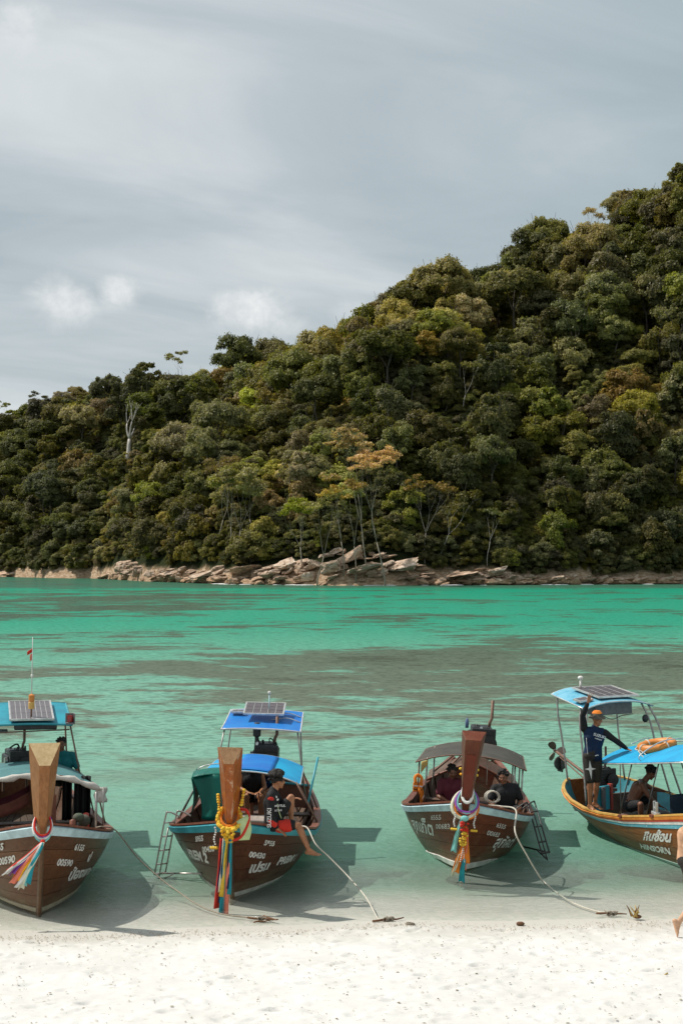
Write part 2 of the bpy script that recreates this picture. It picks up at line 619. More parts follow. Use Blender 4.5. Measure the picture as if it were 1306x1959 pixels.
# dark fringe of weed and rock under the far shore
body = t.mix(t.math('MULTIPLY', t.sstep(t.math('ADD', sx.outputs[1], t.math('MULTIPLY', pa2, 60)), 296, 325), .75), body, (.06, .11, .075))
wv = t.math('MULTIPLY', t.math('MULTIPLY', t.sstep(w1, .54, .38), .62), t.sstep(sx.outputs[1], 24, 45))
body = t.mix(wv, body, t.mix(1.0, body, (.30, .34, .34), 'MULTIPLY'))  # shading of the wavelets painted in: body colour darkened in the ripple troughs
dif = t.add('ShaderNodeBsdfDiffuse', {'Color': body, 'Normal': nor})
tint = t.mix(t.sstep(d, .03, .42), (.985, .99, .985), (.48, .82, .70))
w4 = t.noise(t.vmul(raw, (1.0, 2.4, 1)), 7.0, 4, .6, 1.0)
tint = t.mix(t.math('MULTIPLY', t.sstep(w4, .58, .40), .30), tint, (.55, .66, .60), 'MULTIPLY')  # light and dark cast on the bed by ripples, painted into the tint
trn = t.add('ShaderNodeBsdfTransparent', {'Color': tint})
opac = t.math('MULTIPLY', t.math('SUBTRACT', 1.0, t.math('POWER', 2.718, t.math('MULTIPLY', d, -1.7))), .97, clamp=True)
mx = t.add('ShaderNodeMixShader', {0: opac, 1: trn.outputs[0], 2: dif.outputs[0]})
gl = t.add('ShaderNodeBsdfGlossy', {'Color': (1, 1, 1), 'Roughness': .09, 'Normal': nor})
fr = t.add('ShaderNodeFresnel', {'IOR': 1.33, 'Normal': nor}).outputs[0]
fr = t.math('MULTIPLY', t.math('MINIMUM', fr, .17), t.sstep(d, 0, .04))
m2 = t.add('ShaderNodeMixShader', {0: fr, 1: mx.outputs[0], 2: gl.outputs[0]})
t.l.new(m2.outputs[0], out.inputs[0])
me.materials.append(m)
o = link_mesh('sea_water', me)
tag(o, kind='structure')

# ------------------------------------------------------------------ hill
SHORE_TAB = [(-2600, 1400), (-1200, 800), (-400, 560), (0, 500), (90, 462), (180, 448), (280, 380), (440, 330), (653, 314), (900, 318), (1306, 334), (1800, 350), (3600, 420)]
RIDGE_Y = [(-2600, 1010), (-1200, 930), (-300, 850), (0, 790), (60, 776), (140, 746), (200, 728), (300, 722), (400, 706), (500, 688), (560, 672), (640, 644), (720, 614),
           (760, 560), (850, 535), (900, 508), (960, 522), (1010, 478), (1100, 408), (1180, 360), (1250, 348), (1306, 292), (1500, 250), (2000, 240), (3600, 700)]
RIDGE_D = [(-2600, 1700), (-300, 820), (0, 740), (400, 640), (720, 580), (1306, 560), (2000, 600), (3600, 700)]


def hill_z(a, D):
    """a = X/Y arrays, D = Y arrays"""
    px_ = CX + FPX * a
    sh = np.interp(px_, *zip(*SHORE_TAB))
    rd = np.interp(px_, *zip(*RIDGE_D))
    ry_ = np.interp(px_, *zip(*RIDGE_Y))
    rh = CAMZ + (HOR - ry_) / FPX * rd - 17.5
    X = a * D
    sh = sh + 5 * (vnoise(X, X * 0, .06, 5, 3) - .5) * 2
    tt = (D - sh) / (rd - sh)
    up_ = np.where(tt < 0, tt * 25, np.where(tt < 1, 1.0 * (0.86 * np.clip(tt, 0, 1) ** .82 + .14 * np.sin(np.clip(tt, 0, 1) * math.pi / 2)), 1 - .55 * np.clip(tt - 1, 0, 3)))
    z = np.where(tt < 0, -.35 * np.minimum(sh - D, 30), rh * up_)
    amp = np.clip(tt * 4, 0, 1) * np.clip(1.35 - tt, .15, 1)
    z = z + amp * ((vnoise(X, D, .014, 3, 3) - .5) * 46 + (vnoise(X, D, .05, 9, 3) - .5) * 9)
    # bank rises quickly out of the water
    z = np.where(tt > 0, z + 1.0 + 2.2 * np.clip(tt * 12, 0, 1), z)
    return z


def hill_at(X, Y):
    return float(hill_z(np.array(X / Y), np.array(float(Y))))


ha = np.linspace(-.95, 1.05, 420)
ht = np.concatenate([np.linspace(-.12, .12, 30), np.linspace(.13, 1.2, 90), np.linspace(1.25, 2.6, 20)])
HPX = CX + FPX * ha
hs_ = np.interp(HPX, *zip(*SHORE_TAB))
hr_ = np.interp(HPX, *zip(*RIDGE_D))
HD = hs_[None, :] + ht[:, None] * (hr_ - hs_)[None, :]
HA = np.repeat(ha[None, :], len(ht), 0)
HZ = hill_z(HA, HD)
ny_, nx_ = HA.shape
idx = np.arange(nx_ * ny_).reshape(ny_, nx_)
F = np.stack([idx[:-1, :-1], idx[:-1, 1:], idx[1:, 1:], idx[1:, :-1]], -1).reshape(-1, 4)
me = np_mesh('hillside', np.stack([HA * HD, HD, HZ], -1).reshape(-1, 3), F, True)
m, t, out = new_mat('forest_floor')
raw = t.add('ShaderNodeTexCoord').outputs['Object']
z_ = t.add('ShaderNodeSeparateXYZ', {0: raw}).outputs[2]
nn = t.noise(raw, .25, 6, .65)
n5 = t.noise(t.vmul(raw, (1, .5, 2.5)), .9, 7, .65, .4)
rock = t.ramp(n5, [(.3, (.16, .10, .06)), (.5, (.38, .26, .165)), (.7, (.60, .48, .36))])
floor_ = t.mix(nn, (.014, .020, .008), (.034, .038, .015))
a = t.mix(t.sstep(t.math('ADD', z_, t.math('MULTIPLY', nn, 4)), 6.5, 4.5), floor_, rock)
bsdf(t, out, col=a, rough=.95, spec=.05, nor=bump(t, n5, .5, .5))
me.materials.append(m)
tag(link_mesh('hillside', me), kind='structure')

# ------------------------------------------------------------------ trees
LEAF = {
    'dark': leaf_mat('leaves_dark', (0.073, 0.075, 0.020), (0.195, 0.176, 0.044)),
    'mid': leaf_mat('leaves_mid', (0.121, 0.121, 0.029), (0.304, 0.264, 0.061)),
    'olive': leaf_mat('leaves_olive', (0.212, 0.178, 0.050), (0.445, 0.346, 0.104)),
    'brown': leaf_mat('leaves_brown', (0.187, 0.144, 0.040), (0.375, 0.276, 0.079)),
    'lime': leaf_mat('leaves_lime', (0.247, 0.239, 0.053), (0.552, 0.484, 0.131)),
    'gold': leaf_mat('leaves_gold', (0.418, 0.278, 0.081), (0.719, 0.515, 0.198), .35),
    'pale': leaf_mat('leaves_pale', (0.311, 0.258, 0.121), (0.623, 0.478, 0.264)),
}
BARK = paint('bark_pale', (.30, .26, .20), .85, .5, (.12, .10, .07), 1.2, bmp=.6)
BARK_D = paint('bark_dark', (.10, .08, .06), .9, .4, (.05, .04, .03), 1.2, bmp=.6)
BARK_W = paint('bark_bleached', (.52, .47, .42), .8, .4, (.25, .2, .16), .8, bmp=.5)


def crown_mesh(name, seed, rx=5.0, rz=3.6, zc=9.5, lobes=13, leaves=5200, size=.42, flat=0.0, gap=0.0):
    rs = np.random.RandomState(seed)
    cs, rr = [], []
    tries = 0
    while len(cs) < lobes and tries < 400:
        tries += 1
        th = rs.uniform(0, 2 * math.pi)
        ph = math.acos(rs.uniform(-.75 if not flat else -.35, 1))
        q = rs.uniform(.55, .85)
        c = np.array([rx * q * math.sin(ph) * math.cos(th), rx * q * math.sin(ph) * math.sin(th), rz * q * math.cos(ph) * (1 - flat * .5)])
        r_ = rx * rs.choice([rs.uniform(.14, .24), rs.uniform(.22, .32), rs.uniform(.30, .44)])
        if cs and min(np.linalg.norm(c - c2) for c2 in cs) < r_ * (.55 + gap): continue
        cs.append(c)
        rr.append(r_)
    cs, rr = np.array(cs), np.array(rr)
    w_ = rr ** 2 / (rr ** 2).sum()
    li = rs.choice(len(cs), leaves, p=w_)
    dirs = rs.normal(size=(leaves, 3))
    dirs /= np.linalg.norm(dirs, axis=1)[:, None]
    dirs[:, 2] = np.where(dirs[:, 2] < -.3, -dirs[:, 2], dirs[:, 2])
    rad = rr[li] * (rs.uniform(.35, 1.0, leaves) ** .5) * np.where(rs.rand(leaves) < .12, rs.uniform(1.0, 1.3, leaves), 1.0) * (1 + .22 * np.sin(dirs[:, 0] * 7 + li) * np.sin(dirs[:, 1] * 6 + li * 2))
    sq = np.array([1, 1, .85 * (1 - flat * .45)])
    P = cs[li] + dirs * rad[:, None] * sq
    P[:, 2] += zc
    big = cs[li] / np.linalg.norm(cs[li], axis=1)[:, None]
    N = dirs * .75 + big * .45 + rs.normal(size=(leaves, 3)) * .55
    N[:, 2] += .2
    N /= np.linalg.norm(N, axis=1)[:, None]
    T = np.cross(N, rs.normal(size=(leaves, 3)))
    T /= np.linalg.norm(T, axis=1)[:, None]
    B = np.cross(N, T)
    s1 = size * rs.uniform(.55, 1.35, leaves)[:, None]
    s2 = s1 * rs.uniform(.45, .8, leaves)[:, None]
    V = np.stack([P - T * s1, P - B * s2 + N * s1 * .15, P + T * s1, P + B * s2 + N * s1 * .15], 1).reshape(-1, 3)
    F_ = np.arange(leaves * 4).reshape(-1, 4)
    return np_mesh(name, V, F_)


def branches(mb, p, d, L_, r_, depth, rs, spread=.6, up_=.25, seg=3):
    pts, rad = [Vector(p)], [r_]
    for k in range(seg):
        d = (d + Vector((rs.uniform(-.16, .16), rs.uniform(-.16, .16), rs.uniform(-.04, .16)))).normalized()
        pts.append(pts[-1] + d * L_ / seg)
        rad.append(r_ * (1 - .45 * (k + 1) / seg))
    mb.tube(pts, rad, 5 if depth < 2 else 7)
    tips = []
    if depth <= 0:
        return [pts[-1]]
    n = rs.choice([2, 3]) if depth > 1 else 2
    a0 = rs.uniform(0, 6.28)
    for k in range(n):
        th = a0 + k * 2 * math.pi / n + rs.uniform(-.4, .4)
        a_, b_ = frame_of(d)
        nd = (d + (a_ * math.cos(th) + b_ * math.sin(th)) * spread * rs.uniform(.7, 1.3) + Vector((0, 0, up_))).normalized()
        tips += branches(mb, pts[-1], nd, L_ * rs.uniform(.6, .8), rad[-1] * .75, depth - 1, rs, spread, up_, seg)
    return tips


def trunk_mesh(name, seed, H=9.5, r_=.28, depth=2, spread=.7, L0=None):
    rs = random.Random(seed)
    mb = MB()
    branches(mb, (0, 0, -1.0), Vector((rs.uniform(-.05, .05), rs.uniform(-.05, .05), 1)), L0 or H * .68, r_, depth, rs, spread)
    me_ = mb.mesh(name)
    me_.materials.append(BARK_D)
    return me_


SHAPES = {}
for i in range(3):
    SHAPES[('domed', i)] = (crown_mesh('crown_domed', 10 + i, 5.0, 4.9, 7.2, 30 + i, 14000, .235), trunk_mesh('trunk', 50 + i, 8.5))
for i in range(2):
    SHAPES[('tall', i)] = (crown_mesh('crown_tall', 20 + i, 3.8, 6.2, 8.2, 28, 12500, .235), trunk_mesh('trunk', 60 + i))
for i in range(2):
    SHAPES[('spreading', i)] = (crown_mesh('crown_spreading', 30 + i, 6.2, 4.2, 8.8, 28, 13500, .24, .25, .1), trunk_mesh('trunk', 70 + i, 10, .3))
for i in range(2):
    SHAPES[('bushy', i)] = (crown_mesh('crown_bushy', 40 + i, 3.6, 3.6, 2.4, 24, 10000, .18), trunk_mesh('trunk', 80 + i, 3, .12))
SHAPES[('ragged', 0)] = (crown_mesh('crown_ragged', 45, 4.6, 5.2, 7.6, 24, 5200, .26, 0, .1), trunk_mesh('trunk', 90, 10, .25))
for (c_, t_) in SHAPES.values():
    c_.materials.append(LEAF['mid'])

rt = random.Random(21)
rn = np.random.RandomState(11)
spots = []
# jittered rows from the shore to behind the ridge
D_ = 0.0
row = 0
tt = .012
while tt < 1.16:
    Dm = 330 + tt * 250
    step_px = FPX * (5.2 + 4.6 * min(1, tt * 2.2)) / Dm
    x = -150 + rt.uniform(0, step_px)
    while x < 1460:
        xj = x + rt.uniform(-.35, .35) * step_px
        sh = np.interp(xj, *zip(*SHORE_TAB))
        rd = np.interp(xj, *zip(*RIDGE_D))
        tj = tt + rt.uniform(-.011, .011)
        Dj = sh + tj * (rd - sh)
        a_ = (xj - CX) / FPX
        spots.append((xj, tj, a_ * Dj, Dj))
        x += step_px
    tt += .0185 + .017 * min(1, tt * 2.0)
    row += 1


def rock_top(x):      # how far up the slope bare rock reaches (photo rows)
    return interp(x, [(-200, 1102), (60, 1100), (180, 1098), (232, 1066), (300, 1086), (400, 1082), (500, 1082), (560, 1072), (650, 1050), (780, 1062), (830, 1092), (930, 1086), (1000, 1100), (1500, 1106)])


def proj(X, Y, Z):
    xc = X
    yc = Y * math.cos(PITCH) + (Z - CAMZ) * math.sin(PITCH)
    zc = -Y * math.sin(PITCH) + (Z - CAMZ) * math.cos(PITCH)
    return CX + FPX * xc / yc, CY - FPX * zc / yc


def put_tree(shape, idx_, colr, X, Y, Z, s, rz, label=None, name=None, lean=0, sz=None):
    cme, tme = SHAPES[(shape, idx_)]
    nm = name or {'domed': 'broadleaf_tree', 'tall': 'tall_tree', 'spreading': 'spreading_tree', 'bushy': 'shoreline_shrub', 'ragged': 'ragged_tree'}[shape]
    e = empty(nm, (X, Y, Z), (0, lean, rz), scale=(s, s, sz or s))
    c = link_mesh('crown', cme, parent=e)
    c.material_slots[0].link = 'OBJECT'
    c.material_slots[0].material = LEAF[colr]
    link_mesh('trunk', tme, parent=e)
    return e


# keep the sight line to the trees one can pick out: (x, top row, base row, half width)
CLEAR = [(243, 755, 872, 30), (341, 668, 712, 20), (1124, 398, 440, 24), (700, 815, 1010, 26), (738, 850, 1020, 26), (680, 905, 1052, 16), (657, 925, 1048, 12), (606, 940, 1058, 14),
         (577, 950, 1050, 10), (440, 880, 1015, 14), (412, 870, 1010, 10), (838, 945, 975, 10), (812, 905, 960, 8), (931, 970, 1030, 6), (484, 920, 1000, 10), (62, 748, 770, 10), (885, 690, 752, 6)]


def blocks(qx, qy, hpx, wpx):
    for (x, yt_, yb_, hw) in CLEAR:
        if abs(qx - x) < hw + wpx * .62 and qy > yb_ - 12 and qy - hpx < yb_ - 14:
            return True
        if abs(qx - x) < hw * .6 and yt_ + 10 < qy <= yb_ - 12 and hpx > 30 and yb_ > 1000 and qy > yb_ - 40:
            return True
    return False


trees = []
for (xj, tj, X, Y) in spots:
    Z = hill_at(X, Y)
    qx, qy = proj(X, Y, Z)
    if qy > rock_top(qx) + 3 and Z > 0: pass
    if qy > rock_top(qx) + 2: continue
    if not (-140 < qx < 1450): continue
    n_ = float(vnoise(X, Y, .022, 31, 3)) + rt.uniform(-.13, .13)
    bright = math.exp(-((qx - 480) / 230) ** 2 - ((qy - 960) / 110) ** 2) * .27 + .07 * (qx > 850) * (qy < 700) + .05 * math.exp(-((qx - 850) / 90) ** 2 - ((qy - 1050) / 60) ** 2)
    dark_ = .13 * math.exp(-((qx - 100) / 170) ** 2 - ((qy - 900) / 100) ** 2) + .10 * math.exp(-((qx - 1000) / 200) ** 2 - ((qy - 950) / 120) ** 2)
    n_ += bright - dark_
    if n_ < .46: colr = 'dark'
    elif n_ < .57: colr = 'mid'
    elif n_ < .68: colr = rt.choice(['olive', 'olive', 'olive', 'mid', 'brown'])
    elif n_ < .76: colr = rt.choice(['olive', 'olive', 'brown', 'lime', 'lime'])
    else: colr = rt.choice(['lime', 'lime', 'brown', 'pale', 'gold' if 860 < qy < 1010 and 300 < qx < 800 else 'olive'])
    if tj < .03 or qy > rock_top(qx) - 12:
        shape = 'bushy'
        s = rt.uniform(.6, 1.5)
        if colr in ('lime', 'gold', 'pale'): colr = rt.choice(['olive', 'mid'])
    elif tj < .12:
        shape = rt.choice(['bushy', 'domed', 'domed', 'tall', 'spreading', 'ragged'])
        s = rt.uniform(1.0, 1.7) if shape == 'bushy' else rt.uniform(.55, 1.05)
    else:
        shape = rt.choice(['domed', 'domed', 'domed', 'tall', 'spreading', 'spreading', 'ragged'])
        s = rt.choice([rt.uniform(.7, 1.0), rt.uniform(.95, 1.35), rt.uniform(1.2, 1.7)])
        if tj < .3: s *= .82
        if tj > .80: s = min(s, 1.15) * rt.choice([.62, .8, 1.0, 1.0, 1.12])
    hp = {'domed': 12, 'tall': 14.5, 'spreading': 13, 'bushy': 6, 'ragged': 12.5}[shape] * 1.15 * s / Y * FPX
    if blocks(qx, qy, hp, (3.4 if shape == 'bushy' else 4.8) * s / Y * FPX): continue
    n_idx = {'domed': 3, 'tall': 2, 'spreading': 2, 'bushy': 2, 'ragged': 1}[shape]
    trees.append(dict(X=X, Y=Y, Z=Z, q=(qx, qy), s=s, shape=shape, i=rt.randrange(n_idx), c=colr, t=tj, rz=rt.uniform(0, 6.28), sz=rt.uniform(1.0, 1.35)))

for T_ in trees:
    vis = -30 < T_['q'][0] < 1336
    T_['score'] = (T_['s'] * (6 if T_['shape'] != 'bushy' else 4) / T_['Y']) * (1 if vis else 0) * (1 if T_['t'] < .97 else .7)
order = sorted(trees, key=lambda q: -q['score'])
N_THINGS = 285
things, rest = order[:N_THINGS], order[N_THINGS:]

_ones = ['first', 'second', 'third', 'fourth', 'fifth', 'sixth', 'seventh', 'eighth', 'ninth']
_teens = ['tenth', 'eleventh', 'twelfth', 'thirteenth', 'fourteenth', 'fifteenth', 'sixteenth', 'seventeenth', 'eighteenth', 'nineteenth']
ORD = list(_ones) + _teens
for a_, b_ in (('twentieth', 'twenty'), ('thirtieth', 'thirty'), ('fortieth', 'forty'), ('fiftieth', 'fifty'), ('sixtieth', 'sixty'), ('seventieth', 'seventy'), ('eightieth', 'eighty'), ('ninetieth', 'ninety')):
    ORD += [a_] + [f'{b_}-{q}' for q in _ones]
CW = {'dark': 'dark green', 'mid': 'green', 'olive': 'olive', 'brown': 'brownish', 'lime': 'yellow-green', 'gold': 'golden', 'pale': 'pale'}


def zone(qx, qy):
    hz = ('above the leftmost boat' if qx < 240 else 'above the second boat' if qx < 620 else 'near the golden trees' if qx < 780
          else 'above the third boat' if qx < 1030 else 'above the rightmost boat')
    rt_ = rock_top(qx)
    ry_ = np.interp(qx, *zip(*RIDGE_Y))
    f = (rt_ - qy) / max(1, rt_ - ry_)
    vz = 'at the shore' if f < .10 else 'low on the slope' if f < .3 else 'halfway up the slope' if f < .6 else 'high up' if f < .85 else 'on the ridge'
    return vz, hz


def ordinal_labels(items, stem_of):
    """items: list of (object, key, x) -> unique labels counted from the left"""
    from collections import defaultdict
    g = defaultdict(list)
    for it in items: g[it[1]].append(it)
    for k_, lst in g.items():
        lst.sort(key=lambda q: q[2])
        for n, (o_, key, x_) in enumerate(lst):
            o_['label'] = stem_of(key, n, len(lst))


SW = {'domed': 'domed tree', 'tall': 'tall narrow tree', 'spreading': 'spreading tree', 'bushy': 'bush', 'ragged': 'ragged thin tree'}
items = []
for T_ in things:
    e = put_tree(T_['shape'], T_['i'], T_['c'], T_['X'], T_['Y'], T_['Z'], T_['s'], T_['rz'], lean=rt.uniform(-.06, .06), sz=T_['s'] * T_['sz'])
    e['category'] = 'bush' if T_['shape'] == 'bushy' else 'tree'
    e['group'] = 'bushes along the far shore' if T_['shape'] == 'bushy' else 'forest trees on the hillside'
    items.append((e, (CW[T_['c']], SW[T_['shape']], *zone(*T_['q'])), T_['q'][0]))


def stem_tree(k_, n, N_):
    col_, sh_, vz, hz = k_
    if N_ == 1: return f'only {col_} {sh_} {vz} {hz}'
    return f'{ORD[n]} {col_} {sh_} from left, {vz} {hz}'


ordinal_labels(items, stem_tree)

# the rest of the wood: one object, crowns instanced on points
proto_col = bpy.data.collections.new('forest_prototypes')
plist = []
for (sh_, i_), (cme, tme) in SHAPES.items():
    for c_ in (('dark', 'mid', 'olive', 'brown', 'lime', 'pale', 'gold')):
        po = bpy.data.objects.new(f'a{len(plist):03d}', cme)
        po.material_slots[0].link = 'OBJECT'
        po.material_slots[0].material = LEAF[c_]
        proto_col.objects.link(po)
        plist.append((sh_, i_, c_))
pidx = {k: n for n, k in enumerate(plist)}
me = bpy.data.meshes.new('distant_wood')
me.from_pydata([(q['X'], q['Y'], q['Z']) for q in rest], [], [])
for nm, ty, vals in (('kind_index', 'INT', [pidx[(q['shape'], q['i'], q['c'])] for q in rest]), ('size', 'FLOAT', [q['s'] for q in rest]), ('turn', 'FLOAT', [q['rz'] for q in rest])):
    at = me.attributes.new(nm, ty, 'POINT')
    at.data.foreach_set('value', vals)
wood_o = link_mesh('distant_wood', me)
tag(wood_o, 'mass of dark and olive treetops covering the upper hillside', 'woodland', kind='stuff')
gt = bpy.data.node_groups.new('scatter', 'GeometryNodeTree')
gt.interface.new_socket('Geometry', in_out='INPUT', socket_type='NodeSocketGeometry')
gt.interface.new_socket('Geometry', in_out='OUTPUT', socket_type='NodeSocketGeometry')
g = gt.nodes
gi, go = g.new('NodeGroupInput'), g.new('NodeGroupOutput')
ci = g.new('GeometryNodeCollectionInfo')
ci.inputs['Collection'].default_value = proto_col
ci.inputs['Separate Children'].default_value = True
iop = g.new('GeometryNodeInstanceOnPoints')
iop.inputs['Pick Instance'].default_value = True


def named(nm, ty):
    q = g.new('GeometryNodeInputNamedAttribute')
    q.data_type = ty
    q.inputs[0].default_value = nm
    return q.outputs[0]


cxyz = g.new('ShaderNodeCombineXYZ')
gl_ = gt.links
gl_.new(gi.outputs[0], iop.inputs['Points'])
gl_.new(ci.outputs[0], iop.inputs['Instance'])
gl_.new(named('kind_index', 'INT'), iop.inputs['Instance Index'])
gl_.new(named('turn', 'FLOAT'), cxyz.inputs[2])
e2r = g.new('FunctionNodeEulerToRotation')
gl_.new(cxyz.outputs[0], e2r.inputs[0])
gl_.new(e2r.outputs[0], iop.inputs['Rotation'])
gl_.new(named('size', 'FLOAT'), iop.inputs['Scale'])
gl_.new(iop.outputs[0], go.inputs[0])
md = wood_o.modifiers.new('scatter', 'NODES')
md.node_group = gt


# undergrowth between the trunks: uncountable, one object
up_pts = []
for xj in np.arange(-190, 1500, 11.0):
    sh = float(np.interp(xj, *zip(*SHORE_TAB)))
    rd = float(np.interp(xj, *zip(*RIDGE_D)))
    Dp = np.linspace(sh + 1, sh + (rd - sh) * 1.08, 260)
    Zp = hill_z(np.full(260, (xj - CX) / FPX), Dp)
    arc_ = np.concatenate([[0], np.cumsum(np.hypot(np.diff(Dp), np.diff(Zp) * 1.3))])     # even cover of the ground surface, cliffs too
    a_ = rt.uniform(0, 4)
    while a_ < arc_[-1]:
        Dj = float(np.interp(a_, arc_, Dp))
        a_ += rt.uniform(5.0, 9.5) * (1 + .5 * a_ / arc_[-1])
        xx = xj + rt.uniform(-6, 6)
        Xj = (xx - CX) / FPX * Dj
        Zj = hill_at(Xj, Dj)
        qx, qy = proj(Xj, Dj, Zj)
        if qy > rock_top(qx) - 1: continue
        n_ = float(vnoise(Xj, Dj, .03, 77, 2)) + rt.uniform(-.15, .15)
        up_pts.append((Xj, Dj, Zj - .3, pidx[('bushy', rt.randrange(2), 'dark' if n_ < .48 else 'mid' if n_ < .62 else 'olive')], rt.uniform(.45, .95), rt.uniform(0, 6.28)))
me = bpy.data.meshes.new('undergrowth')
me.from_pydata([q[:3] for q in up_pts], [], [])
for nm, ty, kx in (('kind_index', 'INT', 3), ('size', 'FLOAT', 4), ('turn', 'FLOAT', 5)):
    at = me.attributes.new(nm, ty, 'POINT')
    at.data.foreach_set('value', [q[kx] for q in up_pts])
ug = link_mesh('undergrowth', me)
tag(ug, 'dense green undergrowth filling the gaps between the hillside trees', 'undergrowth', kind='stuff')
md = ug.modifiers.new('scatter', 'NODES')
md.node_group = gt


# ---- single trees one can pick out
def hill_point(x, y):
    """where the sight line through photo point (x, y) meets the hillside"""
    a_ = (x - CX) / FPX
    sh = float(np.interp(x, *zip(*SHORE_TAB)))
    for D in np.arange(sh, sh + 420, 1.0):
        Z = hill_at(a_ * D, D)
        if proj(a_ * D, D, Z)[1] <= y:
            return a_ * D, D, Z
    D = float(np.interp(x, *zip(*RIDGE_D)))
    return a_ * D, D, hill_at(a_ * D, D)


def leaf_clumps(tips, seed, r_=1.5, per=90, size=.3, flat=.55):
    rs = np.random.RandomState(seed)
    Vs = []
    for tp in tips:
        n = int(per * rs.uniform(.6, 1.3))
        rad = r_ * rs.uniform(.7, 1.25)
        d_ = rs.normal(size=(n, 3))
        d_ /= np.linalg.norm(d_, axis=1)[:, None]
        P_ = np.array(tp) + d_ * rad * rs.uniform(.3, 1, (n, 1)) * np.array([1, 1, flat])
        N_ = d_ * .7 + rs.normal(size=(n, 3)) * .6 + np.array([0, 0, .3])
        N_ /= np.linalg.norm(N_, axis=1)[:, None]
        T_ = np.cross(N_, rs.normal(size=(n, 3)))
        T_ /= np.linalg.norm(T_, axis=1)[:, None]
        B_ = np.cross(N_, T_)
        s1 = size * rs.uniform(.6, 1.3, (n, 1))
        Vs.append(np.stack([P_ - T_ * s1, P_ - B_ * s1 * .6, P_ + T_ * s1, P_ + B_ * s1 * .6], 1).reshape(-1, 3))
    V_ = np.concatenate(Vs)
    return np_mesh('crown', V_, np.arange(len(V_)).reshape(-1, 4))


def Wd0(x, y, D):
    v = (CY - y) / FPX
    c, s_ = math.cos(PITCH), math.sin(PITCH)
    return CAMZ + D / (c - v * s_) * (s_ + v * c)


def open_tree(x, ybase, ytop, seed, bark, leaf, label, name='open_crowned_tree', depth=4, spread=.55, r0=.26, trunkf=.5, clump=1.3, per=80, lean=(0, 0), fwd=0., group=None, size=.3):
    X, Y, Z = hill_point(x, ybase)
    Y -= fwd
    X = (x - CX) / FPX * Y
    Z = min(Z, hill_at(X, Y) + .5) if fwd else Z
    H = Wd0(x, ytop, Y) - Z
    rs = random.Random(seed)
    mb = MB()
    r0 *= 1.35
    tips = branches(mb, (0, 0, -.6), Vector((lean[0], lean[1], 1)), H * trunkf, r0, depth, rs, spread, .15, 4)
    top = max(p.z for p in tips)
    k = (H - (clump * .5 if leaf else 0)) / top
    e = empty(name, (X, Y, Z))
    mb.v = [(p[0] * k, p[1] * k, p[2] * k) for p in mb.v]
    mb.build('trunk', bark, e, smooth=True)
    if leaf:
        cm = leaf_clumps([p * k for p in tips], seed, clump, per, size)
        cm.materials.append(LEAF[leaf])
        link_mesh('crown', cm, parent=e)
    tag(e, label, 'tree', group)
    return e


open_tree(243, 872, 765, 5, BARK_W, None, 'bare bleached white dead tree rising from the dark left slope', 'dead_tree', 3, .5, .8, .45, fwd=4)
open_tree(1124, 470, 398, 9, BARK_W, 'pale', 'whitish half-bare tree on the ridge between two dark crowns at right', 'half_bare_tree', 4, .5, .2, .4, 1.3, 26)
open_tree(341, 742, 668, 14, BARK, 'olive', 'umbrella-crowned tree standing clear above the left ridge line', 'umbrella_tree', 3, .8, .3, .62, 1.9, 130, size=.36)
open_tree(62, 800, 748, 15, BARK_D, 'dark', 'small dark round-topped tree poking above the ridge at far left', 'ridge_tree', 3, .5, .2, .5, 1.5, 150)
open_tree(8, 805, 766, 16, BARK_D, 'mid', 'thin open tree on the ridge at the left edge', 'ridge_tree', 3, .6, .15, .5, 1.2, 70)
open_tree(700, 1010, 815, 17, BARK, 'gold', 'tallest golden-leaved tree with a pale trunk above the boulders', 'golden_tree', 5, .30, .20, .42, 1.05, 42, lean=(-.10, 0), fwd=14, group='golden-leaved trees')
open_tree(738, 1020, 850, 18, BARK, 'gold', 'dense golden-leaved tree right of the tallest golden tree', 'golden_tree', 5, .36, .20, .45, 1.1, 50, fwd=18, group='golden-leaved trees')
open_tree(680, 1052, 905, 19, BARK, 'gold', 'lower golden tree with straight trunk below the tallest golden tree', 'golden_tree', 4, .32, .16, .5, 1.0, 45, lean=(-.04, 0), fwd=10, group='golden-leaved trees')
open_tree(657, 1048, 925, 27, BARK, 'gold', 'slim golden sapling leftmost among the golden trees', 'golden_tree', 3, .42, .18, .55, 1.1, 50, fwd=9, group='golden-leaved trees')
open_tree(606, 1058, 940, 20, BARK, 'lime', 'slender tree with pale trunk and sparse yellow leaves beside standing boulders', 'slender_tree', 4, .38, .2, .5, 1.0, 45, fwd=10)
open_tree(577, 1050, 950, 29, BARK, 'lime', 'yellow-green thin tree left of the slender pale-trunked tree', 'slender_tree', 4, .42, .2, .45, 1.3, 70, fwd=8)
open_tree(412, 1010, 870, 22, BARK, 'olive', 'tall olive tree with bare pale trunk left of the twin trunks', 'slender_tree', 4, .5, .26, .55, 1.6, 110, fwd=12)
open_tree(440, 1015, 880, 23, BARK, 'olive', 'left one of the twin pale-trunked trees in the olive stand', 'slender_tree', 4, .4, .24, .58, 1.5, 110, fwd=13)
open_tree(452, 1020, 893, 24, BARK, 'olive', 'right one of the twin pale-trunked trees in the olive stand', 'slender_tree', 4, .45, .22, .58, 1.5, 110, fwd=13)
open_tree(484, 1000, 920, 25, BARK, 'lime', 'small pale-trunked tree with open lime leaves above the rocky shore', 'slender_tree', 3, .5, .2, .55, 1.5, 90, fwd=10)
open_tree(838, 1010, 945, 26, BARK_W, None, 'leafless pale tree with leaning forked trunks above the lime bush', 'dead_tree', 3, .6, .085, .5, lean=(.3, 0), fwd=10)
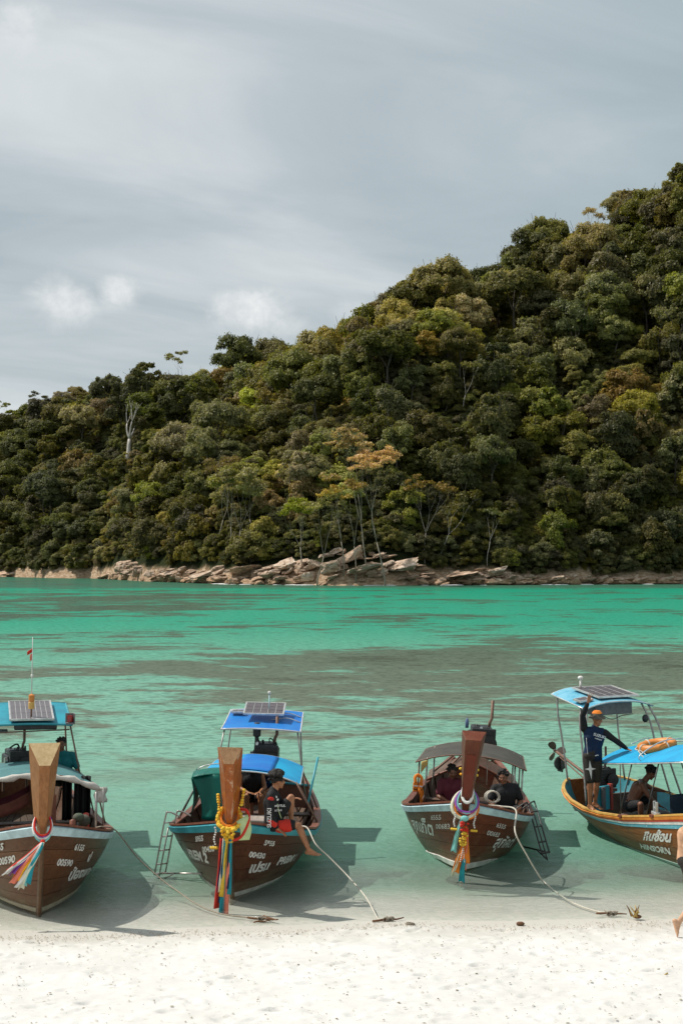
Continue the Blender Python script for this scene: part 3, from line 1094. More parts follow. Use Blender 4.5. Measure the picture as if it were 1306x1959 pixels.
open_tree(812, 1020, 905, 33, BARK_W, 'brown', 'nearly bare tree with thin brownish leaves left of the leaning trunks', 'half_bare_tree', 4, .4, .085, .5, .9, 22, fwd=9)
open_tree(931, 1045, 970, 34, BARK_W, 'mid', 'straight white-trunked sapling among the dark lower trees at right', 'slender_tree', 2, .3, .10, .8, 1.0, 40, fwd=6)
open_tree(885, 752, 690, 35, BARK_W, 'mid', 'pale trunk showing in a gap high on the slope at right', 'slender_tree', 2, .4, .17, .75, 1.4, 60, fwd=10)

# ------------------------------------------------------------------ shore rocks
m, t, out = new_mat('shore_rock')
geo = t.add('ShaderNodeNewGeometry').outputs['Position']
raw = t.add('ShaderNodeTexCoord').outputs['Object']
gz_ = t.add('ShaderNodeSeparateXYZ', {0: geo}).outputs[2]
r1 = t.noise(raw, 1.1, 7, .65, .4)
r2_ = t.noise(t.vmul(raw, (1, 1, 3.2)), 2.2, 6, .7, .3)
oi = t.add('ShaderNodeObjectInfo').outputs['Random']
a = t.ramp(t.math('ADD', t.math('MULTIPLY', r1, .6), t.math('MULTIPLY', r2_, .4)), [(.30, (.13, .09, .06)), (.43, (.40, .29, .205)), (.54, (.60, .49, .40)), (.66, (.80, .73, .655))])
a = t.mix(1.0, a, t.ramp(oi, [(0, (.95, .82, .72)), (.5, (1.05, .97, .90)), (1, (1.2, 1.15, 1.1))]), 'MULTIPLY')
tide = t.sstep(t.math('ADD', gz_, t.math('MULTIPLY', t.math('SUBTRACT', r1, .5), 1.6)), 2.0, .5)
a = t.mix(t.math('MULTIPLY', tide, .62), a, (.56, .33, .17))
dk = t.sstep(t.math('ADD', gz_, t.math('MULTIPLY', t.math('SUBTRACT', r2_, .5), .5)), .42, .18)
a = t.mix(t.math('MULTIPLY', dk, .5), a, (.09, .06, .035))
bsdf(t, out, col=a, rough=.85, nor=bump(t, r2_, 1.0, .5))
ROCK = m


def rock_mesh(seed, slab=False):
    """angular block: convex hull of scattered points, edges knocked off, surface roughened"""
    rs = random.Random(seed * 7 + 1)
    bm = bmesh.new()
    kz = .6 if slab else .82
    for k in range(13 if slab else 16):
        v = Vector((rs.uniform(-1, 1), rs.uniform(-1, 1), rs.uniform(-1, 1)))
        m_ = max(abs(v.x), abs(v.y), abs(v.z))
        v = v / m_ * rs.uniform(.8, 1)
        bm.verts.new((v.x, v.y * .9, v.z * kz + (v.x * .12 if slab else 0)))
    bmesh.ops.convex_hull(bm, input=bm.verts)
    bmesh.ops.delete(bm, geom=[v for v in bm.verts if not v.link_faces], context='VERTS')
    bmesh.ops.bevel(bm, geom=list(bm.edges), offset=.055, segments=1, affect='EDGES')
    bmesh.ops.triangulate(bm, faces=bm.faces)
    bmesh.ops.subdivide_edges(bm, edges=[e_ for e_ in bm.edges if e_.calc_length() > .3], cuts=2, use_grid_fill=True)
    bmesh.ops.triangulate(bm, faces=bm.faces)
    for v in bm.verts:
        p = v.co
        f_ = abs(mnoise.noise(p * 1.9 + Vector((seed * 3.1, 0, 0))))
        v.co = p + p.normalized() * (mnoise.noise(p * 3.2 + Vector((0, seed, 0))) * .15 + mnoise.noise(p * 8) * .07 - (.16 if f_ < .05 else 0))
    me_ = bpy.data.meshes.new('boulder')
    bm.to_mesh(me_)
    bm.free()
    me_.shade_smooth()
    me_.set_sharp_from_angle(angle=R(24))
    me_.materials.append(ROCK)
    return me_


RM = [rock_mesh(i) for i in range(7)]
RS = [rock_mesh(20 + i, True) for i in range(6)]
rr_ = random.Random(5)
ritems = []


def wl(x):   # photo row of the far waterline
    sh = float(np.interp(x, *zip(*SHORE_TAB)))
    return HOR + FPX * CAMZ / sh


def put_rock(x, y, wpx, hpx, tilt=0., slab=False, lab=None, depth=None, idx_=None, dD=0):
    """boulder whose waterline/base sits at photo row y; width and height given in photo pixels at its own distance"""
    sh = float(np.interp(x, *zip(*SHORE_TAB)))
    D = sh + dD
    if y < wl(x) - 3:
        wpx, hpx = wpx * .74, hpx * .54
        D = max(sh - 2, hill_point(x, y)[1] - 1.0 - wpx * .02)
    z = CAMZ - (y - HOR) / FPX * D
    if lab:
        wpx *= .82
        if tilt < 1: tilt = min(tilt, .26)
        if x > 690 and x < 1000 or 'shelf' in lab: tilt, hpx = min(tilt, .16), hpx * .62
    W_, H_ = wpx / FPX * D, hpx / FPX * D
    me_ = (RS if slab else RM)[idx_ if idx_ is not None else rr_.randrange(6)]
    dd = depth or W_ * rr_.uniform(.6, 1.0)
    kz = .58 if slab else .78
    o_ = link_mesh('boulder', me_, loc=((x - CX) / FPX * D, D, z + H_ * .30), rot=(rr_.uniform(-.3, .3), -tilt, rr_.uniform(-.4, .4) + (math.pi if rr_.random() < .5 and not tilt else 0)),
                   scale=(W_ / 1.7, dd / 1.7, H_ / 2 / kz * .95))
    o_['category'] = 'boulder'
    o_['group'] = 'boulders along the far shore'
    if lab: o_['label'] = lab
    else: ritems.append((o_, (('tilted slab' if slab else 'boulder'), 'wide' if wpx > 34 else 'mid-sized' if wpx > 18 else 'small',
                              'at the waterline' if y > 1102 else 'above the waterline',
                              'near the headland tip' if x < 300 else 'above the second boat' if x < 430 else 'just left of the standing slabs' if x < 540 else 'between the slabs and fallen logs' if x < 800 else 'right of the fallen logs' if x < 1000 else 'above the waving man' if x < 1150 else 'at the far right'), x))
    return o_


# named ones
put_rock(601, 1090, 34, 62, 1.18, True, 'tall upright triangular slab, highest of the standing stones', dD=8, idx_=1)
put_rock(573, 1094, 40, 40, 1.05, True, 'upright pale slab leaning left of the tallest standing stone', dD=6, idx_=2)
put_rock(545, 1088, 62, 40, .45, True, 'large grey tilted slab left of the standing stones', dD=9, idx_=3)
put_rock(590, 1108, 40, 32, .1, False, 'pale block at the foot of the standing stones', dD=2)
put_rock(520, 1100, 66, 30, .40, True, 'rust-stained tilted slab below the grey tilted slab', dD=3, idx_=0)
put_rock(632, 1092, 60, 48, .35, False, 'big rounded brown boulder right of the standing stones', dD=7, idx_=2)
put_rock(668, 1070, 90, 44, .32, True, 'broad dark-edged slab under the golden trees', dD=14, idx_=4)
put_rock(640, 1058, 50, 18, .5, True, 'narrow dark leaning slab at the foot of the golden trees', dD=18, idx_=1)
put_rock(700, 1090, 110, 36, .25, True, 'wide sloping pale rock shelf below the golden trees', dD=10, idx_=5)
put_rock(765, 1090, 110, 60, .30, True, 'brown sloping rock face left of the lime bush', dD=10, idx_=3)
put_rock(470, 1092, 100, 34, .30, True, 'long pale shelf rising right, left of the standing stones', dD=6, idx_=2)
put_rock(395, 1100, 110, 36, .28, True, 'whitish sloping shelf above the second boat', dD=5, idx_=4)
put_rock(325, 1098, 100, 40, .36, True, 'pale pink sloping shelf left of centre on the shore', dD=8, idx_=1)
put_rock(240, 1092, 66, 56, .62, True, 'steep pale rock forming the left tip of the headland', dD=10, idx_=0)
put_rock(205, 1104, 60, 18, .2, True, 'low pale rock tapering off the left tip of the headland', dD=0, idx_=3)
put_rock(265, 1100, 34, 32, 0, False, 'dark brown cracked boulder near the headland tip, left one', dD=-2, idx_=3)
put_rock(287, 1102, 34, 26, 0, False, 'dark brown cracked boulder near the headland tip, right one', dD=-2, idx_=4)
put_rock(945, 1096, 80, 46, .3, True, 'cracked tan rock face between the lime bush and dark trees', dD=10, idx_=5)
put_rock(885, 1102, 100, 30, .15, True, 'low brown rock shelf below the lime bush', dD=6, idx_=2)
put_rock(935, 1112, 28, 14, 0, False, 'grey rounded boulder at the waterline right of centre', dD=-2, idx_=1)
put_rock(1097, 1106, 30, 20, 0, False, 'tan boulder standing above the others under the right-hand trees', dD=4, idx_=5)
put_rock(25, 1101, 70, 13, .05, True, 'flat brown rock on the far shore at the left edge', dD=2, idx_=2)
# loose rows
for k in range(110):
    x = rr_.uniform(215, 1310)
    put_rock(x, wl(x) - rr_.uniform(-1, 4), rr_.uniform(12, 34), rr_.uniform(8, 17), rr_.choice([0, 0, .2, .3]), rr_.random() < .35, dD=rr_.uniform(-2, 2))
for k in range(260):
    x = rr_.uniform(235, 1306)
    top = rock_top(x)
    y = lerp(wl(x) - 3, top + 6, rr_.random() ** .8)
    if y > wl(x) - 2: continue
    hgt = (wl(x) - y) * .35
    put_rock(x, y, rr_.uniform(12, 40), rr_.uniform(7, 18), rr_.uniform(.05, .35), rr_.random() < .25, dD=hgt + rr_.uniform(0, 3))
for k in range(70):
    x = rr_.uniform(820, 1312)
    put_rock(x, wl(x) - rr_.uniform(0, 9), rr_.uniform(11, 26), rr_.uniform(8, 15), 0, False, dD=rr_.uniform(0, 5))


def stem_rock(k_, n, N_):
    kind_, sz, lv, zn = k_
    if N_ == 1: return f'only {sz} {kind_} {lv} {zn}'
    return f'{ORD[n]} {sz} {kind_} from left, {lv} {zn}'


ritems.sort(key=lambda q: -(q[0].scale.x * q[0].scale.z))
Vr, Fr = [], []
for (o_, _, _) in ritems[265:]:
    M_ = Matrix.LocRotScale(o_.location, o_.rotation_euler, o_.scale)
    of = len(Vr)
    Vr += [tuple(M_ @ v_.co) for v_ in o_.data.vertices]
    Fr += [tuple(of + i_ for i_ in p_.vertices) for p_ in o_.data.polygons]
    bpy.data.objects.remove(o_)
ritems = ritems[:265]
me = bpy.data.meshes.new('shore_rubble')
me.from_pydata(Vr, [], Fr)
me.materials.append(ROCK)
tag(link_mesh('shore_rubble', me), 'small tan stones and rubble between the boulders on the far shore', 'rubble', kind='stuff')
ordinal_labels(ritems, stem_rock)
# fallen logs and a beached plank on the far shore
for (x0, y0, x1, y1, lab) in ((712, 1106, 782, 1072, 'upper grey fallen log leaning on the rocks below the golden trees'),
                              (705, 1112, 764, 1084, 'lower grey fallen log leaning on the rocks below the golden trees')):
    D0, D1 = 322, 330
    p0 = Vector(((x0 - CX) / FPX * D0, D0, CAMZ - (y0 - HOR) / FPX * D0))
    p1 = Vector(((x1 - CX) / FPX * D1, D1, CAMZ - (y1 - HOR) / FPX * D1))
    b_ = MB().tube([(0, 0, 0), (p1 - p0) * .5 + Vector((0, 0, .1)), p1 - p0], [.28, .24, .15], 7).build('fallen_log', BARK_W, smooth=True, loc=p0)
    tag(b_, lab, 'log', 'fallen logs on the far shore')
D0 = 330
pb = MB().box((0, 0, 0), (6.8, .5, .22), (0, -.02, .1)).build('driftwood_plank', paint('bleached_timber', (.62, .56, .5), .8), loc=((1012 - CX) / FPX * D0, D0, CAMZ - (1102 - HOR) / FPX * D0), bevel=.03)
tag(pb, 'long pale driftwood plank lying on the rocks under the right-hand trees', 'plank')

# ------------------------------------------------------------------ helpers for placing by sight line
def Wd(x, y, D):
    """world point on the sight line of photo point (x, y) at distance Y = D"""
    u, v = (x - CX) / FPX, (CY - y) / FPX
    c, s = math.cos(PITCH), math.sin(PITCH)
    k = D / (c - v * s)
    return Vector((u * k, D, CAMZ + k * (s + v * c)))


def Wz(x, y, z):
    """world point on the sight line of photo point (x, y) at height z"""
    u, v = (x - CX) / FPX, (CY - y) / FPX
    c, s = math.cos(PITCH), math.sin(PITCH)
    k = (z - CAMZ) / (s + v * c)
    return Vector((u * k, k * (c - v * s), z))


def catmull(pts, n=6):
    pts = [Vector(p) for p in pts]
    P = [pts[0] * 2 - pts[1]] + pts + [pts[-1] * 2 - pts[-2]]
    out = []
    for i in range(1, len(P) - 2):
        for k in range(n):
            t_ = k / n
            a_, b_, c_, d_ = P[i - 1], P[i], P[i + 1], P[i + 2]
            out.append(.5 * ((2 * b_) + (c_ - a_) * t_ + (2 * a_ - 5 * b_ + 4 * c_ - d_) * t_ ** 2 + (3 * b_ - a_ - 3 * c_ + d_) * t_ ** 3))
    out.append(pts[-1])
    return out


# ------------------------------------------------------------------ boat materials
M_HULL1 = wood('varnished_hull_brown', (.080, .027, .009), (.150, .054, .018), (.185, .085, .034), .38, .4, low=(.22, .165, .095), lowz=.34)
M_HULL2 = wood('varnished_hull_dark', (.060, .019, .008), (.115, .038, .015), (.150, .066, .028), .38, .4, low=(.19, .14, .08), lowz=.40)
M_HULL3 = wood('varnished_hull_red', (.095, .021, .008), (.175, .044, .017), (.205, .084, .034), .38, .4, low=(.22, .16, .095), lowz=.62)
M_HULL4 = wood('worn_hull_orange', (.180, .055, .014), (.310, .108, .028), (.165, .100, .045), .5, .1, low=(.20, .165, .10), lowz=.48)
M_PROW1 = wood('prow_wood_sanded', (.21, .082, .026), (.33, .145, .052), (.36, .20, .10), .5, .1, scale=(9, 9, 1.0))
M_PROW2 = wood('prow_wood_orange', (.25, .060, .010), (.40, .110, .018), (.16, .045, .012), .36, .4, scale=(9, 9, .9), peel=(.55, .40, .27), peelamt=.75)
M_PROW3 = wood('prow_wood_red', (.115, .026, .012), (.175, .046, .020), (.20, .080, .042), .4, .25, scale=(9, 9, .9))
M_PANEL3 = wood('prow_panel_red', (.13, .016, .004), (.19, .024, .006), (.14, .02, .006), .3, .5, scale=(9, 9, .9))
M_CUT1 = wood('raw_timber', (.50, .34, .17), (.66, .48, .27), (.45, .30, .15), .8, 0, scale=(5, 5, 5))
M_CUT2 = wood('worn_timber', (.26, .13, .055), (.40, .24, .12), (.20, .09, .035), .7, 0, scale=(5, 5, 5))
M_TRIM = wood('red_brown_trim', (.15, .05, .03), (.24, .085, .05), (.20, .10, .07), .45, .2)
M_INNER = wood('inner_boards', (.075, .040, .026), (.14, .078, .052), (.20, .15, .11), .6, .05)
M_BOTTOM = wood('bottom_boards', (.12, .082, .045), (.20, .145, .085), (.12, .10, .06), .7, 0)
M_DECK = wood('grey_deck', (.30, .25, .21), (.42, .36, .31), (.22, .18, .15), .7, 0)
M_FLOOR = wood('dark_floor', (.045, .030, .022), (.085, .058, .042), (.11, .085, .065), .7, 0)
P_WHITE = paint('white_paint', (.74, .72, .67), .5, .5, (.35, .30, .22), 5)
P_PALEBLUE = paint('pale_blue_paint', (.45, .62, .66), .5, .45, (.55, .50, .42), 5)
P_TEAL = paint('teal_paint', (.035, .30, .36), .45, .3, (.20, .30, .28), 4)
P_ORANGE = paint('orange_paint', (.66, .22, .03), .45, .35, (.55, .35, .15), 5)
P_YELLOW = paint('yellow_paint', (.66, .38, .09), .45, .3, (.5, .4, .2), 5)
P_RED = paint('red_paint', (.52, .055, .03), .45, .3, (.3, .2, .15), 5)
P_BLUEWORN = paint('worn_blue_white_paint', (.13, .42, .52), .5, 1.0, (.72, .74, .74), 2.2)
P_CHALK = paint('lettering_white', (.72, .70, .66), .6, .25, (.4, .35, .28), 9)
P_BLACK = paint('black_iron', (.018, .018, .018), .4, .3, (.09, .07, .05), 12)
P_ENGINE = paint('engine_iron', (.022, .022, .024), .38, .55, (.35, .33, .30), 16, metal=.3)
P_STEEL = paint('steel_tube', (.40, .37, .34), .35, .4, (.20, .12, .08), 14, metal=.75)
P_RUST = paint('rusty_tube', (.20, .11, .075), .6, .4, (.35, .30, .25), 14, metal=.3)
P_ALU = paint('aluminium_frame', (.62, .62, .60), .35, .2, (.4, .4, .4), 10, metal=.5)
P_CELL = paint('solar_cell', (.085, .065, .070), .22, .1, (.12, .10, .10), 3, dirt=.15)
P_CELLW = paint('solar_backing', (.52, .50, .49), .4, .1)
P_GREY = paint('grey_plastic', (.17, .16, .16), .6, .3, (.3, .3, .3), 8)
P_DKGREY = paint('dark_plastic', (.035, .035, .035), .5, .2, (.1, .1, .1), 8)
P_GREENGLASS = paint('green_lens', (.01, .12, .05), .12, 0)
P_REDGLASS = paint('red_lens', (.30, .015, .012), .12, 0)
T_TEAL = cloth('teal_tarp', (.015, .30, .38), (.02, .22, .30), .55, 2.5, .25)
T_TEALGREY = cloth('faded_teal_tarp', (.085, .22, .22), (.06, .16, .17), .6, 2.5, .3)
T_BLUE = cloth('blue_tarp', (.010, .14, .50), (.012, .20, .56), .5, 2.5, .25)
T_CYAN = cloth('cyan_tarp', (.010, .36, .62), (.012, .27, .52), .5, 3, .3)
T_FADED = cloth('faded_blue_roof', (.045, .30, .46), (.20, .46, .58), .6, 3.0, .2, (1, 1, 1))
T_GREY = cloth('grey_tarp', (.078, .073, .060), (.055, .050, .042), .75, 3, .35)
T_GREEN = cloth('green_tarp', (.004, .155, .115), (.003, .105, .080), .45, 1.6, .6, (4, 4, .6))
T_WHITE = cloth('white_canvas', (.66, .62, .56), (.50, .46, .41), .8, 6, .6)
C_ROPE = cloth('rope_white', (.62, .58, .50), (.48, .44, .36), .85, 20, .4)
C_ROPEG = cloth('rope_grey', (.34, .29, .23), (.25, .21, .16), .9, 20, .4)
C = {k: cloth('cloth_' + k, v, None, .75, 5, .5) for k, v in dict(
    red=(.62, .035, .02), orange=(.80, .22, .02), yellow=(.80, .52, .05), marigold=(.85, .42, .02), cream=(.72, .70, .52), white=(.76, .75, .71),
    teal=(.02, .30, .36), lightteal=(.22, .56, .52), coral=(.80, .22, .14), purple=(.26, .07, .36), navy=(.012, .035, .12), black=(.014, .014, .015),
    blue=(.006, .022, .065), darkblue=(.012, .03, .06), maroon=(.13, .022, .035), lime=(.50, .60, .30), deepteal=(.01, .16, .17), pink=(.60, .12, .22),
    green=(.01, .14, .09), straw=(.55, .38, .12), khaki=(.10, .085, .065), shorts=(.035, .030, .026)).items()}


class Boat:
    """hull shape in boat space: x to the right seen from the bow end camera, y aft from the foot of the stem, z up"""

    def __init__(s, name, loc, heading, roll=0, pitch=0, L=8.0, gx=.6, beam=1.2, gz0=1.22, sheer=None, chz=.06, label=''):
        s.L, s.gx, s.beam, s.gz0, s.chz = L, gx, beam, gz0, chz
        s.root = empty(name, loc, (R(pitch), R(roll), -R(heading)))
        s.root['label'] = label
        s.root['category'] = 'boat'
        s.root['group'] = 'long-tail boats moored along the beach'
        bpy.context.view_layer.update()
        s.inv = (Matrix.Translation(loc) @ Euler(s.root.rotation_euler).to_matrix().to_4x4()).inverted()
        s.Bt = [(0, .03), (.03, .27), (.06, .46), (.12, .72), (.18, .90), (.25, 1.0), (.33, 1.03), (.5, 1.02), (.65, .93), (.8, .78), (.92, .6), (1, .45)]
        s.Zt = sheer or [(0, 1.22), (.03, 1.155), (.06, 1.10), (.12, .99), (.18, .90), (.25, .80), (.33, .73), (.45, .66), (.6, .64), (.75, .70), (.9, .82), (1, .92)]
        s.Cb = [(0, .018), (.03, .17), (.06, .32), (.12, .54), (.18, .70), (.25, .80), (.35, .85), (.5, .85), (.65, .78), (.8, .64), (.92, .48), (1, .36)]
        s.Cz = [(0, chz), (.1, chz * .8 + .01), (.25, .02), (.5, -.02), (.75, .02), (1, .16)]
        s.Kz = [(0, -.04), (.05, -.12), (.25, -.18), (.5, -.2), (.75, -.14), (1, .04)]

    def loc(s, x, y, D):
        return s.inv @ Wd(x, y, D)

    def gun(s, side, v):
        return Vector((side * interp(v, s.Bt) * s.beam, -s.gx + v * (s.L + s.gx), interp(v, s.Zt)))

    def pos(s, side, v, t_, off=0.0):
        """t 0..1 chine to gunwale, -1..0 keel to chine"""
        def raw(v_, q):
            if q >= 0:
                c_ = Vector((interp(v_, s.Cb) * s.beam, v_ * s.L * .985, interp(v_, s.Cz)))
                g_ = s.gun(1, v_)
                p = c_.lerp(g_, q)
                p.x += .055 * math.sin(math.pi * q) * min(1, v_ * 8)
                if v_ < .2: p.y += .05 * math.sin(math.pi * q)
            else:
                c_ = Vector((interp(v_, s.Cb) * s.beam, v_ * s.L * .985, interp(v_, s.Cz)))
                k_ = Vector((.02, .01 + v_ * s.L * .975, interp(v_, s.Kz)))
                p = k_.lerp(c_, 1 + q)
            return p
        p = raw(v, t_)
        if off:
            e = .01
            dv = raw(min(1, v + e), t_) - raw(max(0, v - e), t_)
            dt = raw(v, min(1, t_ + e) if t_ >= 0 else min(-1e-4, t_ + e)) - raw(v, max(0, t_ - e) if t_ >= 0 else max(-1, t_ - e))
            n_ = dv.cross(dt)
            if n_.length > 1e-9:
                n_.normalize()
                if n_.x < 0: n_ = -n_
                p = p + n_ * off
        return Vector((p.x * side, p.y, p.z))

    def find(s, y, z):
        t_, v = .5, .2
        for _ in range(14):
            y0 = lerp(0, -s.gx, t_)
            len_ = lerp(s.L * .985, s.L + s.gx, t_)
            v = min(1, max(0.001, (y - y0) / len_))
            cz, gz = interp(v, s.Cz), interp(v, s.Zt)
            t_ = min(1, max(0, (z - cz) / (gz - cz)))
        return v, t_

    def arc(s, side, t_):
        if not hasattr(s, '_arc'): s._arc = {}
        k = (side, round(t_ * 14) / 14)
        if k not in s._arc:
            vs = [i / 90 * .9 for i in range(91)]
            P = [s.pos(side, v, k[1]) for v in vs]
            S = [0.0]
            for i in range(90): S.append(S[-1] + (P[i + 1] - P[i]).length)
            s._arc[k] = (vs, S)
        return s._arc[k]

    VS = [0, .015, .03, .05, .075, .10, .13, .16, .20, .25, .31, .38, .46, .55, .65, .75, .82, .88, .92, .95, .975, .99, 1.0]

    def strip(s, mb, side, t0, t1, o0, o1, vs=None, nt=2):
        """curved board between t0 and t1, from offset o0 to o1"""
        vs = vs or s.VS
        rings = []
        for v in vs:
            r_ = [s.pos(side, v, lerp(t0, t1, k / nt), o1) for k in range(nt + 1)] + [s.pos(side, v, lerp(t1, t0, k / nt), o0) for k in range(nt + 1)]
            rings.append(r_)
        mb.loft(rings)

    def hull(s, mat, rail, cap=M_TRIM, lining=None, capw=.085, strip_mat=P_WHITE, bottom=None, strake=5, strip_w=.07, rail_t=.90, rails=None):
        root = s.root
        # inner skin
        for side in (-1, 1):
            mb = MB()
            for a_, b_ in ((-1, -.001), (0, .985)):
                s.strip(mb, side, a_, b_, -.035, -.004, nt=3)
            mb.build('side_lining', lining or M_INNER, root, smooth='auto')
        for side in (-1, 1):
            e = [0] + [(k + 1) / strake * (rail_t if not rails else rails[0][1]) for k in range(strake)]
            for k in range(strake):
                mb = MB()
                s.strip(mb, side, e[k] + .0025, e[k + 1] - .0025, 0, .0165 + .0015 * (k % 2))
                mb.build('plank', mat, root, smooth='auto')
            mb = MB()
            s.strip(mb, side, -.50, -.01, 0, .016)
            mb.build('bottom_plank', bottom or mat, root, smooth='auto')
            mb = MB()
            s.strip(mb, side, -.99, -.51, 0, .016)
            mb.build('bottom_plank', bottom or mat, root, smooth='auto')
            mb = MB()
            s.strip(mb, side, 0, strip_w, .017, .034, nt=1)
            mb.build('chine_strip', strip_mat, root, smooth='auto')
            for nm, t0, t1, o1, mt in (rails or [('rub_rail', rail_t, 1.0, .05, rail)]):
                mb = MB()
                s.strip(mb, side, t0, t1, .0, o1, nt=1)
                mb.build(nm, mt, root, smooth='auto')
            # cap board on top of the side
            rings = []
            for v in s.VS:
                p = s.gun(side, v)
                xo, xi = p.x + side * .035, p.x - side * min(capw, abs(p.x) * .8)
                rings.append([Vector((xo, p.y, p.z + .004)), Vector((xo, p.y, p.z + .036)), Vector((xi, p.y, p.z + .036)), Vector((xi, p.y, p.z + .004))])
            mb = MB()
            mb.loft(rings)
            mb.build('gunwale_cap', cap, root, smooth='auto')
            # ribs
            for v in (.13, .19, .26, .34, .42, .5, .58, .66, .74, .82, .9):
                mb = MB()
                pts = [s.pos(side, v, q, -.055) for q in (-.6, -.3, 0.02, .3, .6, .93)]
                mb.tube(pts, .024, 4)
                mb.build('rib', M_INNER, root)
        # transom
        prof = [s.pos(1, 1, q) for q in (-1, -.5, 0, .33, .66, 1)]
        ring = prof + [Vector((-p.x, p.y, p.z)) for p in prof[::-1]]
        MB().loft([[p + Vector((0, -.04, 0)) for p in ring], [p + Vector((0, .012, 0)) for p in ring]]).build('transom', mat, root)
        # floor boards
        fl = interp(.5, s.Kz) + .34
        for k in range(-3, 4):
            pts_a, pts_b = [], []
            vs = [.16, .22, .3, .4, .5, .6, .7, .8, .9, .97]
            mb = MB()
            rings = []
            for v in vs:
                cz, gz = interp(v, s.Cz), interp(v, s.Zt)
                w_ = lerp(interp(v, s.Cb), interp(v, s.Bt), max(0, (fl - cz) / (gz - cz))) * s.beam - .05
                xa, xb = w_ * (k - .5) / 3.5 + .006, w_ * (k + .5) / 3.5 - .006
                y_ = v * s.L
                rings.append([Vector((xa, y_, fl)), Vector((xb, y_, fl)), Vector((xb, y_, fl + .03)), Vector((xa, y_, fl + .03))])
            mb.loft(rings)
            mb.build('floor_board', M_FLOOR, root)
        for v in (.42, .64):
            w_ = interp(v, s.Bt) * s.beam - .10
            MB().box((0, v * s.L, interp(v, s.Zt) - .22), (w_ * 2, .26, .04)).build('bench', M_INNER, root, bevel=.006)

    def deck(s, v0, v1, drop, mat=M_DECK, n=4, name='foredeck_board'):
        for k in range(n):
            rings = []
            va, vb = lerp(v0, v1, k / n), lerp(v0, v1, (k + 1) / n) - .002
            for v in (va, vb):
                p = s.gun(1, v)
                z = interp(lerp(v0, v1, .5), s.Zt) - drop
                w_ = s.pos(1, *s.find(p.y, z)).x - .05
                rings.append([Vector((-w_, p.y, z)), Vector((w_, p.y, z)), Vector((w_, p.y, z + .03)), Vector((-w_, p.y, z + .03))])
            MB().loft(rings).build(name, mat, s.root)

    def stem(s, mat, cutmat, top, base_w=.21, top_w=.42, depth=.26, front=.09, cut=.20, xlean=0.0, stemmat=None):
        """stem and prow in one baulk: narrow face forward, wide face aft; top = (y, z)"""
        g0 = Vector((0, -s.gx - .02, s.gz0))
        tp = Vector((xlean, top[0], top[1]))
        foot = Vector((0, -.03, -.10))
        path = [(g0.lerp(foot, .10) + Vector((0, -.035, 0)), .05, base_w * .55, .13), (g0 + Vector((0, -.05, .02)), front * .8, base_w * .85, .17),
                (g0.lerp(tp, .12) + Vector((0, -.03, 0)), front, base_w, .20), (g0.lerp(tp, .45) + Vector((0, .03, 0)), front * 1.15, lerp(base_w, top_w, .42), lerp(.2, depth, .4)),
                (g0.lerp(tp, .75) + Vector((0, .03, 0)), front * 1.3, lerp(base_w, top_w, .75), lerp(.2, depth, .75)), (tp, front * 1.45, top_w, depth)]
        st = MB()
        rg_ = []
        for q_ in (0, .12, .3, .5, .7, .9, 1.0):
            p = foot.lerp(g0, q_) + Vector((0, -.05 * math.sin(q_ * math.pi) - .012, 0))
            wf, wb = .035, .085
            rg_.append([p + Vector((-wf / 2, -.045, 0)), p + Vector((wf / 2, -.045, 0)), p + Vector((wb / 2, .05, 0)), p + Vector((-wb / 2, .05, 0))])
        st.loft(rg_)
        st.build('stem', stemmat or mat, s.root, bevel=.006)
        rings = []
        for i, (p, wf, wb, dp) in enumerate(path):
            d = (path[min(i + 1, len(path) - 1)][0] - path[max(i - 1, 0)][0]).normalized()
            fwd = Vector((1, 0, 0)).cross(d).normalized()      # points forward (-y) and slightly up
            if fwd.y > 0: fwd = -fwd
            pf = p + fwd * dp * .5
            pb_ = p - fwd * dp * .5
            if i == len(path) - 1:
                pf = pf - d * cut
            X_ = Vector((1, 0, 0))
            rings.append([pf - X_ * wf / 2, pf + X_ * wf / 2, pb_ + X_ * wb / 2, pb_ - X_ * wb / 2])
        mb = MB()
        mb.loft(rings)
        o_ = mb.build('prow_post', mat, s.root, bevel=.008)
        s.prow_rings = rings
        r_ = rings[-1]
        c_ = sum(r_, Vector()) / 4
        nn = (r_[1] - r_[0]).cross(r_[3] - r_[0]).normalized()
        if nn.z < 0: nn = -nn
        q = [c_ + (p - c_) * .965 for p in r_]
        MB().loft([[p - nn * .01 for p in q], [p + nn * .006 for p in q]]).build('cut_end', cutmat, o_)
        return o_

    def text(s, body, side, y0, z0, size, shear=.25, slope=0.0, thick=.012, name='painted_name', mat=None, xs=1.0, tmax=.87):
        cu = bpy.data.curves.new('txt', 'FONT')
        cu.body = body
        cu.size = size
        cu.shear = shear
        cu.offset = thick
        cu.resolution_u = 3
        ob = bpy.data.objects.new('txt', cu)
        COL.objects.link(ob)
        dg = bpy.context.evaluated_depsgraph_get()
        me_ = bpy.data.meshes.new_from_object(ob.evaluated_get(dg))
        bpy.data.objects.remove(ob)
        bm = bmesh.new()
        bm.from_mesh(me_)
        bmesh.ops.subdivide_edges(bm, edges=[e_ for e_ in bm.edges if e_.calc_length() > .12], cuts=2)
        bmesh.ops.triangulate(bm, faces=bm.faces)
        v0, t0 = s.find(y0, z0)
        vv0, S0 = s.arc(side, t0)
        s00 = float(np.interp(v0, vv0, S0))
        hgt = (s.pos(side, v0, min(1, t0 + .1)) - s.pos(side, v0, t0)).length / (min(1, t0 + .1) - t0)
